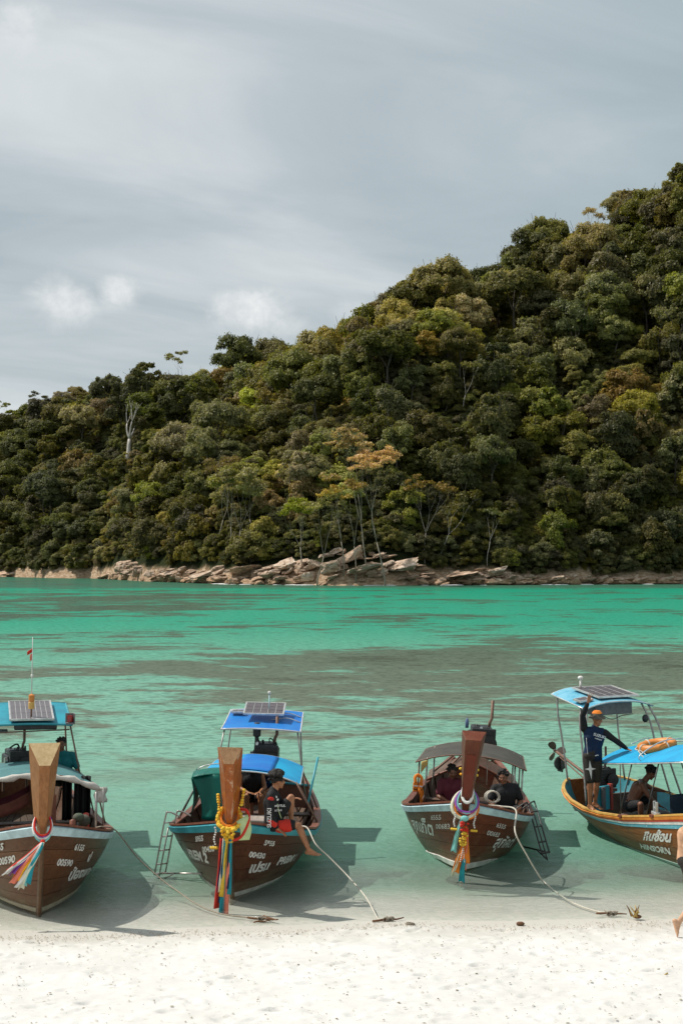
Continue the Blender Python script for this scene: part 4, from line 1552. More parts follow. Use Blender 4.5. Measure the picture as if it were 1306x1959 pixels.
        for v_ in bm.verts:
            tx, tz = v_.co.x * xs * (1 if side > 0 else -1), v_.co.y + slope * v_.co.x
            t_ = t0 + tz / hgt
            if t_ > tmax: t_ = tmax + .02 * math.tanh((t_ - tmax) * 8)
            t_ = max(.01, t_)
            vv, SS = s.arc(side, t_)
            sa_ = s00 + tx
            v = float(np.interp(sa_, SS, vv))
            v_.co = s.pos(side, v, t_, .0235)
        bm.to_mesh(me_)
        bm.free()
        me_.materials.clear()
        me_.materials.append(mat or P_CHALK)
        me_.name = name
        return link_mesh(name, me_, parent=s.root)


def arch_sheet(parent, name, mat, y0, y1, w0, w1, z0, z1, drop, tilt=0., cx0=0., cx1=0., thick=.012, sag=.0, frame=None, droppow=2.2, edge=.014):
    """arched awning: crown height z0 at y0 to z1 at y1, half widths w0..w1, edges lower by drop; tilt lowers the right side"""
    def f(a_, b_):
        q = b_ * 2 - 1
        w_ = lerp(w0, w1, a_)
        x = lerp(cx0, cx1, a_) + w_ * q
        return Vector((x, lerp(y0, y1, a_), lerp(z0, z1, a_) - drop * abs(q) ** droppow - tilt * q - sag * math.sin(math.pi * a_) * (1 + .3 * math.sin(q * 9))))
    MB().grid(f, 8, 16, thick).build(name, mat, parent, smooth='auto')
    if frame:
        mb = MB()
        for a_ in (0, 1):
            mb.tube([f(a_, k / 14) + Vector((0, 0, -.010)) for k in range(15)], edge, 6)
        for b_ in (0, 1):
            mb.tube([f(k / 4, b_) + Vector((0, 0, -.010)) for k in range(5)], edge, 6)
        mb.build(name + '_edge' if False else 'awning_frame', frame, parent, smooth=True)
    return f


def post(parent, a_, b_, r_=.016, mat=P_STEEL, name='awning_post'):
    return MB().tube([a_, b_], r_, 6).build(name, mat, parent, smooth=True)


def solar(parent, c_, w_, d_, tilt, nx, ny, rotz=0, rolly=0):
    """photovoltaic panel; each cell is its own piece"""
    p = MB()
    p.box((0, 0, 0), (w_, d_, .012))
    pn_ = p.build('solar_panel', P_CELLW, parent, loc=c_, rot=(tilt, rolly, rotz))
    fr = MB()
    for sx_ in (-1, 1):
        fr.box((sx_ * (w_ / 2 + .0125), 0, 0), (.025, d_ + .05, .035))
        fr.box((0, sx_ * (d_ / 2 + .0125), 0), (w_ - .002, .025, .035))
    fr.build('panel_frame', P_ALU, pn_)
    g_ = .012 if nx != 4 else .028
    cw, cd = (w_ - g_) / nx - g_, (d_ - g_) / ny - g_
    me_ = MB().box((0, 0, 0), (cw, cd, .006)).mesh('cell')
    me_.materials.append(P_CELL)
    for i in range(nx):
        for j in range(ny):
            link_mesh('cell', me_, parent=pn_, loc=(-w_ / 2 + g_ + cw / 2 + i * (cw + g_), -d_ / 2 + g_ + cd / 2 + j * (cd + g_), .009))
    return pn_


def engine(parent, loc, rot=(0, 0, 0), s=1.0, air=True, pipe=True, tail=None, seed=1):
    """long-tail engine on its pivot: block, head, radiator, filter, exhaust, hoses"""
    rs = random.Random(seed)
    e = MB().box((0, 0, .22), (.42, .50, .34)).box((0, -.02, .43), (.34, .40, .12)).build('engine', P_ENGINE, parent, bevel=.03, loc=loc, rot=rot)
    e.scale = (s, s, s)
    MB().box((.02, -.30, .27), (.40, .06, .42)).build('radiator', P_BLACK, e, bevel=.015)
    f = MB()
    for k in range(7):
        f.box((0.02, -.335, .10 + k * .056), (.36, .012, .012))
    f.build('radiator_fins', P_ENGINE, e)
    MB().lathe((.10, -.36, .24), [(.0, 0), (.13, 0), (.14, .03), (.0, .035)], 16, (0, -1, 0)).build('fan_housing', P_BLACK, e, smooth='auto')
    if air:
        MB().lathe((-.16, -.05, .48), [(.035, 0), (.035, .10), (.065, .12), (.07, .30), (.045, .34), (.0, .345)], 14).build('air_filter', P_DKGREY, e, smooth='auto')
    if pipe:
        MB().tube([(.13, 0, .46), (.14, 0, .56), (.17, .02, .62), (.17, .02, .92)], .026, 8).build('exhaust_pipe', P_RUST, e, smooth=True)
    h_ = MB()
    for k in range(9):
        a_ = Vector((rs.uniform(-.2, .2), rs.uniform(-.3, .2), rs.uniform(.25, .46)))
        b_ = Vector((rs.uniform(-.2, .2), rs.uniform(-.3, .2), rs.uniform(.25, .46)))
        mid = (a_ + b_) / 2 + Vector((rs.uniform(-.06, .06), -.05, rs.uniform(.08, .18)))
        h_.tube(catmull([a_, mid, b_], 5), rs.choice([.010, .013, .017]), 6)
    h_.build('hoses', P_BLACK, e, smooth=True)
    b2 = MB()
    for k in range(14):
        b2.lathe((rs.uniform(-.2, .2), rs.uniform(-.32, .0), rs.uniform(.12, .5)), [(0, 0), (.022, 0), (.022, .02), (0, .02)], 8, (rs.uniform(-.4, .4), -1, rs.uniform(0, .6)))
    b2.build('bolts', P_ALU, e)
    MB().lathe((-.2, -.2, .3), [(0, 0), (.06, 0), (.06, .05), (0, .05)], 12, (-1, 0, 0)).build('pulley', P_STEEL, e, smooth='auto')
    MB().box((0, 0, .0), (.5, .6, .06)).tube([(-.22, 0, -.3), (-.22, 0, 0)], .025, 6).tube([(.22, 0, -.3), (.22, 0, 0)], .025, 6).build('engine_cradle', P_RUST, e)
    return e


def propeller(parent, c_, axis, r_=.16, mat=P_RUST, name='propeller'):
    ax = Vector(axis).normalized()
    a_, b_ = frame_of(ax)
    mb = MB().lathe(c_, [(0, -.05), (.035, -.04), (.04, .04), (.0, .07)], 10, ax)
    for k in range(3):
        th = k * 2.094
        rd = a_ * math.cos(th) + b_ * math.sin(th)
        tg = -a_ * math.sin(th) + b_ * math.cos(th)
        rings = []
        for q, w_ in ((.03, .05), (.08, .11), (.13, .12), (.16, .06)):
            q *= r_ / .16
            w_ *= r_ / .16
            cc = Vector(c_) + rd * q
            tw = (tg * .8 + ax * .55).normalized()
            nn = rd.cross(tw).normalized()
            rings.append([cc - tw * w_ / 2 + nn * .004, cc + tw * w_ / 2 + nn * .004, cc + tw * w_ / 2 - nn * .004, cc - tw * w_ / 2 - nn * .004])
        mb.loft(rings)
    return mb.build(name, mat, parent, smooth='auto')


def coil(parent, c_, r_=.16, turns=4, mat=C_ROPE, name='rope_coil', seed=0, label=None):
    rs = random.Random(seed)
    pts = []
    for k in range(turns * 14):
        th = k / 14 * 2 * math.pi
        rr2 = r_ * (1 + .15 * math.sin(k * .37 + seed))
        pts.append(Vector((math.cos(th) * rr2, math.sin(th) * rr2 * .8, .012 + k / 14 * .012 + rs.uniform(-.004, .004))))
    o_ = MB().tube(pts, .011, 5).build(name, mat, parent, smooth=True, loc=c_)
    return o_


# ================================================================== boat 1 (left edge, teal roof)
SH1 = [(0, 1.44), (.03, 1.36), (.06, 1.28), (.12, 1.14), (.18, 1.02), (.25, .92), (.33, .83), (.45, .72), (.6, .66), (.75, .70), (.9, .82), (1, .92)]
b1 = Boat('longtail_boat', Wz(74, 1752, -.05), -14.3, 0.6, 0, L=8.0, beam=1.20, gz0=1.44, sheer=SH1, label='leftmost long-tail boat with teal roof, solar panel and pale sawn-off prow')
b1.Cb = [(v_, x_ * (.76 if v_ < .4 else .86)) for v_, x_ in b1.Cb]
b1.hull(M_HULL1, P_PALEBLUE, strip_mat=paint('tan_strip', (.42, .36, .25), .6), strip_w=.045)
b1.deck(.10, .30, .20, M_DECK, 5)
b1.stem(M_PROW1, M_CUT1, (-1.04, 2.60), .26, .455, .30, .11, .20, stemmat=wood('stem_wood_tan', (.11, .055, .026), (.19, .10, .05), (.18, .11, .06), .45, .2))
b1.text('6155', 1, .06, .94, .17, .3, -.08, name='registration_number', thick=.007, xs=.92)
b1.text('00590', 1, -.10, .75, .175, .3, -.10, name='registration_number', thick=.007, xs=.92)
b1.text('ปู่', 1, .62, .66, .19, .35, -.04, name='painted_name')
b1.text('น้องพาย', 1, .34, .42, .28, .35, -.04, name='painted_name', xs=1.2)
b1.text('6155', -1, .34, .90, .17, .1, .10, name='registration_number', thick=.007, xs=.92)
b1.text('00590', -1, .34, .70, .175, .1, .12, name='registration_number', thick=.007, xs=.92)
b1.text('ปู่ด', -1, 1.05, .45, .34, .2, .05, name='painted_name', xs=1.0)
r1_ = b1.root
# long awning
A = b1.loc
f = arch_sheet(r1_, 'awning', T_TEALGREY, 3.0, 6.0, 1.12, .98, 1.66, 1.50, .26, 0, 0, 0, .014, frame=P_RUST)
for q in (0.03, .97):
    for a_ in (0, .5, 1):
        p = f(a_, q)
        v_ = (p.y + b1.gx) / (b1.L + b1.gx)
        g_ = b1.gun(1 if q > .5 else -1, v_)
        post(r1_, g_, p, .015, P_RUST)
# rolled white canvas along the front edge of the awning
pts = [f(0, k / 20) + Vector((0, -.05, -.03 + .012 * math.sin(k * 1.7))) for k in range(21)]
MB().tube(pts, [.05 + .018 * math.sin(k * 2.1) for k in range(21)], 9).build('rolled_canvas', T_WHITE, r1_, smooth=True)
pe = f(0, .97)
MB().grid(lambda a_, b_: pe + Vector((-.02 + .20 * a_ + .02 * math.sin(b_ * 9), -.08 + .03 * math.sin(a_ * 8), -.02 - .26 * b_)), 6, 6, .012).build('canvas_flap', T_WHITE, r1_, smooth=True)
# hanging dark curtains and net inside
for (xa, ya, ha_) in ((.72, 3.4, .8), (.86, 3.7, .7), (.55, 3.9, .8)):
    MB().grid(lambda a_, b_: Vector((xa + .16 * a_, ya + .05 * math.sin(a_ * 12), 1.5 - ha_ * b_)), 8, 4, .01).build('side_curtain', C['black'], r1_, smooth=True)
MB().box((.30, 2.9, .98), (.17, .06, .66)).build('door_post_board', M_TRIM, r1_, bevel=.01)
for k in range(3):
    MB().grid(lambda a_, b_: Vector((-1.0 + 1.0 * a_, 4.2 + k * .1, .95 + .25 * a_ + .04 * k - .12 * math.sin(a_ * 3) - .22 * b_)), 8, 3, .01).build('hanging_cloth', cloth('salmon_cloth', (.36, .12, .085), (.22, .08, .06)) if k == 0 else C['maroon'], r1_, smooth=True)
# stern roof with panel
f = arch_sheet(r1_, 'stern_roof', T_TEAL, 5.2, 6.9, .77, .75, 2.27, 2.50, .03, 0, 0, 0, .035, frame=P_TEAL, edge=.022)
for q in (.02, .98):
    for a_ in (.05, .95):
        p = f(a_, q)
        v_ = (p.y + b1.gx) / (b1.L + b1.gx)
        g_ = b1.gun(1 if q > .5 else -1, v_)
        post(r1_, g_, p, .018, P_RUST, 'roof_post')
post(r1_, f(.05, .02) + Vector((0, 0, -.16)), f(.05, .98) + Vector((0, 0, -.12)), .014, P_RUST, 'cross_bar')
MB().box((.12, 5.6, 2.18), (.78, .5, .10)).build('battery_shelf', P_DKGREY, r1_, bevel=.02)
MB().box((-.56, 5.5, 2.10), (.36, .3, .05)).build('locker', P_GREY, r1_, bevel=.02)
solar(r1_, f(.46, .53) + Vector((0, -.05, .06)), .76, 1.45, math.atan2(.23, 1.7), 8, 3)
# mast, bracket and pennant
mp = f(.12, .525)
MB().tube([mp, mp + Vector((0, 0, .35))], .016, 8).build('mast_base', P_RUST, r1_, smooth=True)
MB().tube([mp + Vector((0, 0, .42)), mp + Vector((0, 0, 1.55))], [.012, .006], 6).build('whip_mast', P_WHITE, r1_, smooth=True)
mk = MB().lathe(mp + Vector((0, 0, .22)), [(0, 0), (.055, 0), (.058, .12), (.05, .13), (0, .13)], 12).build('beacon', P_YELLOW, r1_, smooth='auto')
MB().lathe(mp + Vector((0, 0, .353)), [(0, 0), (.052, 0), (.055, .12), (.02, .14), (0, .14)], 12).build('beacon_cap', P_ORANGE, mk, smooth='auto')
MB().lathe(mp + Vector((0, 0, .80)), [(0, 0), (.02, .01), (.022, .05), (0, .07)], 8).build('lamp_globe', P_WHITE, r1_, smooth=True)
MB().grid(lambda a_, b_: mp + Vector((-.005 - .09 * a_, .01 * math.sin(a_ * 9), 1.34 - .07 * b_ - .06 * a_)), 5, 3, .004).build('red_pennant', C['red'], r1_, smooth=True)
MB().grid(lambda a_, b_: mp + Vector((-.005 - .04 * a_, .01 * math.sin(a_ * 9), 1.25 - .12 * b_ - .03 * a_)), 5, 3, .004).build('striped_pennant', C['coral'], r1_, smooth=True)
for q, lm in ((.95, P_REDGLASS), (.03, P_GREENGLASS)):
    p = f(.02, q) + Vector((.05 if q > .5 else 0, -.03, .09))
    bx_ = MB().box(p + Vector((0, .05, -.085)), (.17, .16, .03)).box(p + Vector((0, .11, 0)), (.17, .03, .19)).box(p + Vector((.075 if q > .5 else -.075, .03, 0)), (.02, .14, .19)).build('light_box', P_WHITE if q < .5 else P_GREY, r1_)
    MB().lathe(p + Vector((0, .03, -.06)), [(0, 0), (.05, 0), (.055, .06), (.05, .12), (0, .125)], 12).build('navigation_lamp', lm, bx_, smooth='auto')
e1 = engine(r1_, (-.22, 6.0, 1.22), (0, 0, .2), 1.0, False, True, seed=3)
MB().tube([(-.1, 6.6, 1.1), (-.12, 8.2, .9), (-.13, 10.2, .45)], .03, 8).build('tail_shaft', P_RUST, r1_, smooth=True)
propeller(r1_, (-.13, 10.2, .45), (0, 1, -.25))
# deck clutter fixed to the bow
MB().lathe((-.30, 1.75, .76), [(0, 0), (.09, 0), (.10, .03), (.085, .04), (.085, .22), (.10, .24), (0, .245)], 14).build('bollard_drum', P_CELLW, r1_, smooth='auto')
MB().tube([(-.62, .72, 1.0), (-.15, .55, 1.05)], .045, 8).build('rolled_mat', P_BLACK, r1_, smooth=True)
c1 = MB().box((0, 0, .2), (.34, .4, .4)).build('storage_box', P_DKGREY, None, bevel=.02, loc=r1_.matrix_basis @ Vector((-.86, 1.55, .72)))
MB().grid(lambda a_, b_: Vector((-.19 + .38 * a_, -.22 + .44 * b_, .415 + .03 * math.sin(a_ * 7) * math.sin(b_ * 6))), 6, 6, .012).build('lid_cloth', C['green'], c1, smooth=True)
tag(c1, 'black box with green cloth lid on the leftmost boat, left of its prow', 'box')
# side ladder lying along the right gunwale
lad = MB().tube([(1.12, 1.7, .95), (1.30, 3.2, 1.02)], .014, 6).tube([(1.28, 1.75, .82), (1.44, 3.2, .9)], .014, 6)
for k in range(6):
    q = k / 5
    lad.tube([Vector((1.12, 1.7, .95)).lerp(Vector((1.30, 3.2, 1.02)), q), Vector((1.28, 1.75, .82)).lerp(Vector((1.44, 3.2, .9)), q)], .01, 5)
# fenders and bundle hanging inside the right side
for k, (x_, y_) in enumerate(((.62, 2.2), (.76, 2.5), (.88, 2.8))):
    MB().lathe((x_, y_, .62), [(0, 0), (.05, .02), (.06, .2), (.05, .38), (0, .4)], 10).build('fender', [M_TRIM, P_BLACK, P_RED][k], r1_, smooth=True)
MB().ball((.72, 2.3, 1.02), .10, 10, (1, .8, .8)).ball((.82, 2.5, .93), .11, 10).build('net_bundle', cloth('net_green', (.06, .10, .06), (.12, .10, .08)), r1_, smooth=True)
post(r1_, Vector((.98, 2.0, .82)), Vector((.98, 2.0, 1.48)), .022, P_STEEL)
post(r1_, Vector((1.13, 2.4, .78)), Vector((1.13, 2.4, 1.5)), .012, P_STEEL)

# ================================================================== boat 2 (blue roof, green curtain)
SH2 = [(0, 1.30), (.03, 1.23), (.06, 1.16), (.12, 1.04), (.18, .94), (.25, .83), (.33, .75), (.45, .67), (.6, .64), (.75, .70), (.9, .82), (1, .92)]
b2 = Boat('longtail_boat', Wz(444, 1722, -.05), 1.2, 1.2, 0, L=8.0, beam=1.19, gz0=1.30, sheer=SH2, label='long-tail boat with royal blue roof, green side tarp and marigold garland on its prow')
b2.Cb = [(v_, x_ * (.76 if v_ < .4 else .86)) for v_, x_ in b2.Cb]
b2.hull(M_HULL2, P_TEAL, strip_mat=paint('grey_white_strip', (.50, .48, .42), .6), strip_w=.05)
b2.deck(.08, .26, .16, M_DECK, 5)
b2.stem(M_PROW2, M_CUT2, (-1.02, 2.42), .235, .385, .27, .10, .13, stemmat=M_HULL2)
b2.text('5955', 1, .02, .86, .15, .3, -.10, name='registration_number', thick=.007, xs=.92)
b2.text('00430', 1, -.10, .69, .16, .3, -.12, name='registration_number', thick=.007, xs=.92)
b2.text('เปรม', 1, .06, .41, .26, .4, .0, name='painted_name')
b2.text('PREM 2', 1, .66, .42, .22, .4, .0, name='painted_name', xs=1.1)
b2.text('5955', -1, .24, .84, .15, .1, .10, name='registration_number', thick=.007, xs=.92)
b2.text('00430', -1, .20, .68, .16, .1, .12, name='registration_number', thick=.007, xs=.92)
b2.text('เปรม', -1, 1.75, .44, .24, .1, 0, name='painted_name')
b2.text('PREM 2', -1, .92, .46, .25, -.05, -.03, name='painted_name', xs=1.05)
r2_b = b2.root
T_RIM = paint('pale_piping', (.62, .60, .56), .5)
f = arch_sheet(r2_b, 'awning', T_CYAN, 2.55, 4.4, .90, .82, 1.62, 1.66, .17, .04, .0, .05, .014, frame=P_ALU)
MB().grid(lambda a_, b_: f(.04 + .90 * a_, .36 + .36 * b_) + Vector((0, 0, .018)), 6, 8, .004).build('awning_patch', T_BLUE, r2_b, smooth=True)
for q in (0.04, .96):
    for a_ in (0, .08, 1):
        p = f(a_, q)
        v_ = (p.y + b2.gx) / (b2.L + b2.gx)
        post(r2_b, b2.gun(1 if q > .5 else -1, v_), p, .016, P_STEEL if q < .5 else P_RUST)
MB().tube(catmull([f(.1, 0) + Vector((0, 0, -.02)), f(.1, 0) + Vector((0, 0, .12)), f(.1, .12) + Vector((0, 0, .13)), f(.1, .3) + Vector((0, 0, .10))], 6), .010, 6).build('roof_rail', P_ALU, r2_b, smooth=True)
post(r2_b, Vector((1.02, 2.9, 1.0)), Vector((1.17, 3.3, 1.78)), .022, P_TEAL, 'pole')


# green tarp over the left front corner
def gt_f(a_, b_):
    x = -.92 + .80 * a_
    top = 1.50 + .07 * math.sin(a_ * math.pi)
    sw = .10 * math.sin(b_ * math.pi * .75)
    return Vector((x - .05 + sw * (1 - a_) + (.12 * b_ * (1 - a_)), 2.42 + .05 * math.sin(a_ * 9 + b_ * 2) - .10 * b_, top - (top - .80) * b_))


MB().grid(gt_f, 16, 10, .012).build('green_curtain', T_GREEN, r2_b, smooth=True)
MB().grid(lambda a_, b_: Vector((-.97 + .05 * math.sin(b_ * 3), 2.40 + .8 * a_, 1.49 + .06 * a_ - .62 * b_)), 8, 6, .012).build('green_curtain', T_GREEN, r2_b, smooth=True)
MB().grid(lambda a_, b_: Vector((-.97 + .85 * b_, 2.38 + .6 * a_, 1.51 + .07 * math.sin(b_ * math.pi) + .06 * math.sin(a_ * 3))), 8, 8, .012).build('green_curtain_top', T_GREEN, r2_b, smooth=True)
# aft thwart coaming
MB().grid(lambda a_, b_: Vector((lerp(-.95, .95, b_), 5.0, .62 + .42 * a_ - .05 * (2 * b_ - 1) ** 2)), 3, 10, .03).build('bulkhead', M_TRIM, r2_b)
MB().tube([Vector((lerp(-.98, .98, k / 10), 4.98, 1.06 - .05 * (k / 5 - 1) ** 2)) for k in range(11)], .025, 6).build('bulkhead_rim', P_TEAL, r2_b, smooth=True)
MB().box((.15, 2.1, .80), (.62, .5, .20)).build('box_seat', M_DECK, r2_b, bevel=.02)
# stern roof
f = arch_sheet(r2_b, 'stern_roof', T_BLUE, 4.75, 6.15, .75, .72, 2.10, 2.32, .035, .01, .03, .04, .012, frame=paint('white_tube', (.60, .57, .54), .4), sag=.02, edge=.017)
for q in (.04, .96):
    for a_ in (.03, .9):
        p = f(a_, q)
        v_ = (p.y + b2.gx) / (b2.L + b2.gx)
        g_ = b2.gun(1 if q > .5 else -1, v_)
        g_.x *= .82
        post(r2_b, g_, p, .015, P_STEEL, 'roof_post')
for k in range(2):
    MB().tube(catmull([f(.5 + .25 * k, .60), f(.5 + .25 * k, .8) + Vector((0, 0, .05)), f(.5 + .25 * k, .99) + Vector((0, 0, .0))], 5), .012, 6).build('roof_hoop', P_ALU, r2_b, smooth=True)
solar(r2_b, f(.62, .50) + Vector((0, -.05, .17)), .74, .62, math.atan2(.34, 1.4), 5, 3, 0)
solar(r2_b, f(.78, .13) + Vector((0, -.05, .05)), .22, .16, .1, 2, 1, 0)
mp = f(.55, .56) + Vector((0, 0, .1))
MB().tube([mp, mp + Vector((0, 0, .38))], .012, 6).build('antenna_stalk', P_PALEBLUE, r2_b, smooth=True)
MB().ball(mp + Vector((0, 0, .41)), .035, 10).build('antenna_globe', P_WHITE, r2_b, smooth=True)
engine(r2_b, (.11, 5.2, 1.22), (0, 0, .0), 1.15, True, True, seed=5)
MB().tube([(.1, 6.2, 1.1), (.1, 7.8, .9), (.1, 10.0, .3)], .03, 8).build('tail_shaft', P_RUST, r2_b, smooth=True)
propeller(r2_b, (.1, 10.0, .3), (0, 1, -.3))


def boarding_ladder(parent, top, bot, wv, mat, foot=None, rungs=4, hook=None, r_=.014):
    top, bot, wv = Vector(top), Vector(bot), Vector(wv)
    e_ = MB()
    e_.tube(catmull([hook - wv * .5, top + (hook - top) * .25 + Vector((0, 0, .10)) - wv * .5, top - wv * .5, bot - wv * .5], 6), r_, 7)
    root_ = e_.build('boarding_ladder', mat, parent, smooth=True)
    MB().tube(catmull([hook + wv * .5, top + (hook - top) * .25 + Vector((0, 0, .10)) + wv * .5, top + wv * .5, bot + wv * .5], 6), r_, 7).build('ladder_rail', mat, root_, smooth=True)
    MB().tube([top + (bot - top) * .15 + Vector((0, -.05, 0)), bot + Vector((0, -.05, 0)) + (bot - top) * .12], r_ * .9, 6).build('ladder_rail', mat, root_, smooth=True)
    for k in range(rungs):
        p = top.lerp(bot, (k + .3) / rungs)
        MB().tube([p - wv * .5, p + wv * .5], r_ * .9, 6).build('rung', mat, root_, smooth=True)
    p = bot
    MB().tube([p - wv * .55, p + wv * .55], r_ * 1.4, 6).build('rung', mat, root_, smooth=True)
    if foot is not None:
        foot = Vector(foot)
        MB().tube([p + wv * .3, foot], r_ * 1.1, 6).build('strut', mat, root_, smooth=True)
        MB().tube([p + (bot - top) * .15, p.lerp(foot, .35)], r_ * .9, 6).build('strut', mat, root_, smooth=True)
    return root_


hk = b2.loc(355, 1562, 23.6)
boarding_ladder(r2_b, b2.loc(326, 1566, 23.6), b2.loc(306, 1672, 23.6), Vector((.16, .12, 0)), P_STEEL, b2.loc(385, 1672, 23.2), 4, hk)

# ================================================================== boat 3 (grey awning, red prow)
SH3 = [(0, 1.40), (.03, 1.32), (.06, 1.25), (.12, 1.12), (.18, 1.01), (.25, .92), (.33, .84), (.45, .70), (.6, .68), (.75, .72), (.9, .84), (1, .95)]
b3 = Boat('longtail_boat', Wz(883, 1685, -.14), 6.5, 3.6, 0, L=7.8, beam=1.14, gz0=1.40, sheer=SH3, chz=.20, label='long-tail boat with grey awning, red prow and multicoloured prow scarves')
b3.Cb = [(v_, x_ * (.72 if v_ < .4 else .82)) for v_, x_ in b3.Cb]
b3.hull(M_HULL3, P_PALEBLUE, strip_mat=P_WHITE, bottom=M_BOTTOM, strip_w=.08)
b3.deck(.10, .26, .2, M_DECK, 4)
pr3 = b3.stem(M_PROW3, M_PROW3, (-.98, 2.56), .17, .40, .24, .17, .04, xlean=.07, stemmat=M_HULL3)
# inset panel on the forward face of the prow
rg = b3.prow_rings
q = []
for i_, k_ in ((2, .72), (3, .72), (4, .72)):
    a_, b_ = rg[i_][0], rg[i_][1]
    c_ = (a_ + b_) / 2
    q.append([c_ + (a_ - c_) * k_, c_ + (b_ - c_) * k_])
nf = Vector((0, -1, .3)).normalized()
MB().loft([[q[i][0] + nf * .004, q[i][1] + nf * .004, q[i][1] + nf * .010, q[i][0] + nf * .010] for i in range(3)]).build('face_panel', M_PANEL3, pr3)
b3.text('6555', 1, .12, .92, .15, .25, -.10, name='registration_number', thick=.001, xs=1.1)
b3.text('00683', 1, .04, .79, .15, .25, -.12, name='registration_number', thick=.001, xs=1.1)
b3.text('6555', -1, .22, .93, .15, .05, .05, name='registration_number', thick=.001, xs=1.1)
b3.text('00683', -1, .20, .79, .15, .05, .06, name='registration_number', thick=.001, xs=1.1)
b3.text('สุภัคต์', 1, .46, .50, .36, .45, .0, name='painted_name', thick=.008, xs=1.0)
b3.text('สุภเก็ต', -1, 1.28, .56, .38, .05, -.10, name='painted_name', thick=.008, xs=1.0)
r3_ = b3.root
f = arch_sheet(r3_, 'awning', T_GREY, 2.5, 4.1, 1.02, .95, 1.76, 1.80, .20, .0, .0, .03, .02, frame=P_RUST, sag=.01)
for q in (0.03, .10, .90, .97):
    for a_ in (0.03, .9):
        p = f(a_, q)
        v_ = (p.y + b3.gx) / (b3.L + b3.gx)
        g_ = b3.gun(1 if q > .5 else -1, v_)
        g_.x = p.x * 1.0
        post(r3_, g_, p, .016, P_RUST if q < .05 else P_STEEL)
# low cabin hood and cuddy behind
MB().grid(lambda a_, b_: Vector((lerp(-.88, .88, b_), lerp(4.3, 5.3, a_), 1.36 - .40 * (abs(2 * b_ - 1)) ** 1.3 + .05 * a_)), 4, 14, .03).build('cabin_hood', M_INNER, r3_, smooth='auto')
MB().tube([Vector((lerp(-.9, .9, k / 12), 4.28, 1.35 - .40 * abs(k / 6 - 1) ** 1.3)) for k in range(13)], .025, 6).build('hood_rim', M_TRIM, r3_, smooth=True)
MB().tube([(-.75, 4.2, 1.15), (-.1, 5.4, 1.62)], .022, 6).build('pole', P_RUST, r3_, smooth=True)
MB().tube([(-.55, 4.6, 1.10), (.1, 5.7, 1.72)], .018, 6).build('pole', P_RUST, r3_, smooth=True)
engine(r3_, (.12, 6.0, 1.30), (0, 0, .1), 1.25, False, True, seed=8)
MB().lathe((-.18, 5.9, 1.86), [(0, 0), (.035, 0), (.04, .12), (.02, .2), (0, .21)], 10).build('bottle', paint('blue_bottle', (.10, .15, .28), .25), r3_, smooth=True)
for k in range(2):
    MB().tube(catmull([(-.35 - .05 * k, 5.8, 1.30), (-.25, 5.9, 1.5), (-.15, 5.9, 1.75)], 4), .014, 6).build('engine_strut', P_RUST, r3_, smooth=True)
MB().tube([(.1, 6.2, 1.35), (.1, 7.8, 1.1), (.1, 10.0, .5)], .03, 8).build('tail_shaft', P_RUST, r3_, smooth=True)
propeller(r3_, (.1, 10.0, .5), (0, 1, -.3))
MB().tube([(.3, 2.7, 1.70), (.31, 2.68, 1.2)], .006, 5).build('pull_cord', C_ROPE, r3_, smooth=True)
boarding_ladder(r3_, b3.loc(1018, 1545, 25.6), b3.loc(1043, 1632, 24.6), Vector((.13, .18, 0)), P_BLACK, b3.loc(1000, 1620, 25.2), 3, b3.loc(990, 1550, 25.6))
MB().grid(lambda a_, b_: f(.0, .05 + .06 * a_) + Vector((0, -.02, -.03 - .22 * b_ * (1 - a_ * .6))), 4, 4, .006).build('rag', C['straw'], r3_, smooth=True)

# ================================================================== boat 4 (right, striped rail)
SH4 = [(0, 1.75), (.06, 1.62), (.12, 1.52), (.2, 1.40), (.3, 1.27), (.4, 1.13), (.5, .97), (.6, .78), (.7, .65), (.8, .60), (.9, .68), (1, .88)]
foot4 = Vector((8.05, 20.9, -.05))
b4 = Boat('longtail_boat', foot4, -20.5, -1.0, 0, L=8.6, beam=1.16, gz0=1.75, sheer=SH4, label='rightmost long-tail boat, seen from its stern quarter, with orange striped rail and cyan awning')
b4.Bt = [(0, .03), (.03, .27), (.06, .46), (.12, .72), (.18, .88), (.25, .98), (.35, 1.03), (.5, 1.04), (.65, 1.02), (.8, .98), (.88, .92), (.94, .80), (.98, .60), (1, .42)]
b4.Cb = [(0, .018), (.03, .17), (.06, .32), (.12, .54), (.18, .68), (.25, .78), (.35, .82), (.5, .82), (.65, .74), (.8, .58), (.92, .40), (1, .22)]
b4.Cz = [(0, .10), (.1, .12), (.25, .12), (.5, .10), (.75, .06), (1, .22)]
b4.hull(M_HULL4, P_WHITE, cap=P_YELLOW, lining=P_TEAL, capw=.035, strip_mat=paint('green_white_strip', (.20, .30, .25), .6, .8, (.5, .5, .45), 3), strip_w=.055, strake=4,
        rails=[('blue_white_rail', .76, .838, .03, P_BLUEWORN), ('white_rail', .840, .898, .036, P_WHITE), ('red_stripe_rail', .900, .938, .042, P_RED), ('orange_rail', .940, .998, .046, P_ORANGE)])
r4_ = b4.root
b4.stem(M_PROW2, M_CUT2, (-1.15, 3.0), .22, .40, .27, .10, .14, stemmat=M_HULL4)
b4.deck(.08, .26, .2, M_DECK, 4)
b4.text('หินซ้อน', -1, 4.95, .40, .23, .0, .05, name='painted_name', thick=.010, xs=1.35, tmax=.75)
b4.text('HINSORN', -1, 5.20, .20, .16, -.3, .05, name='painted_name', thick=.006, xs=1.45, tmax=.75)

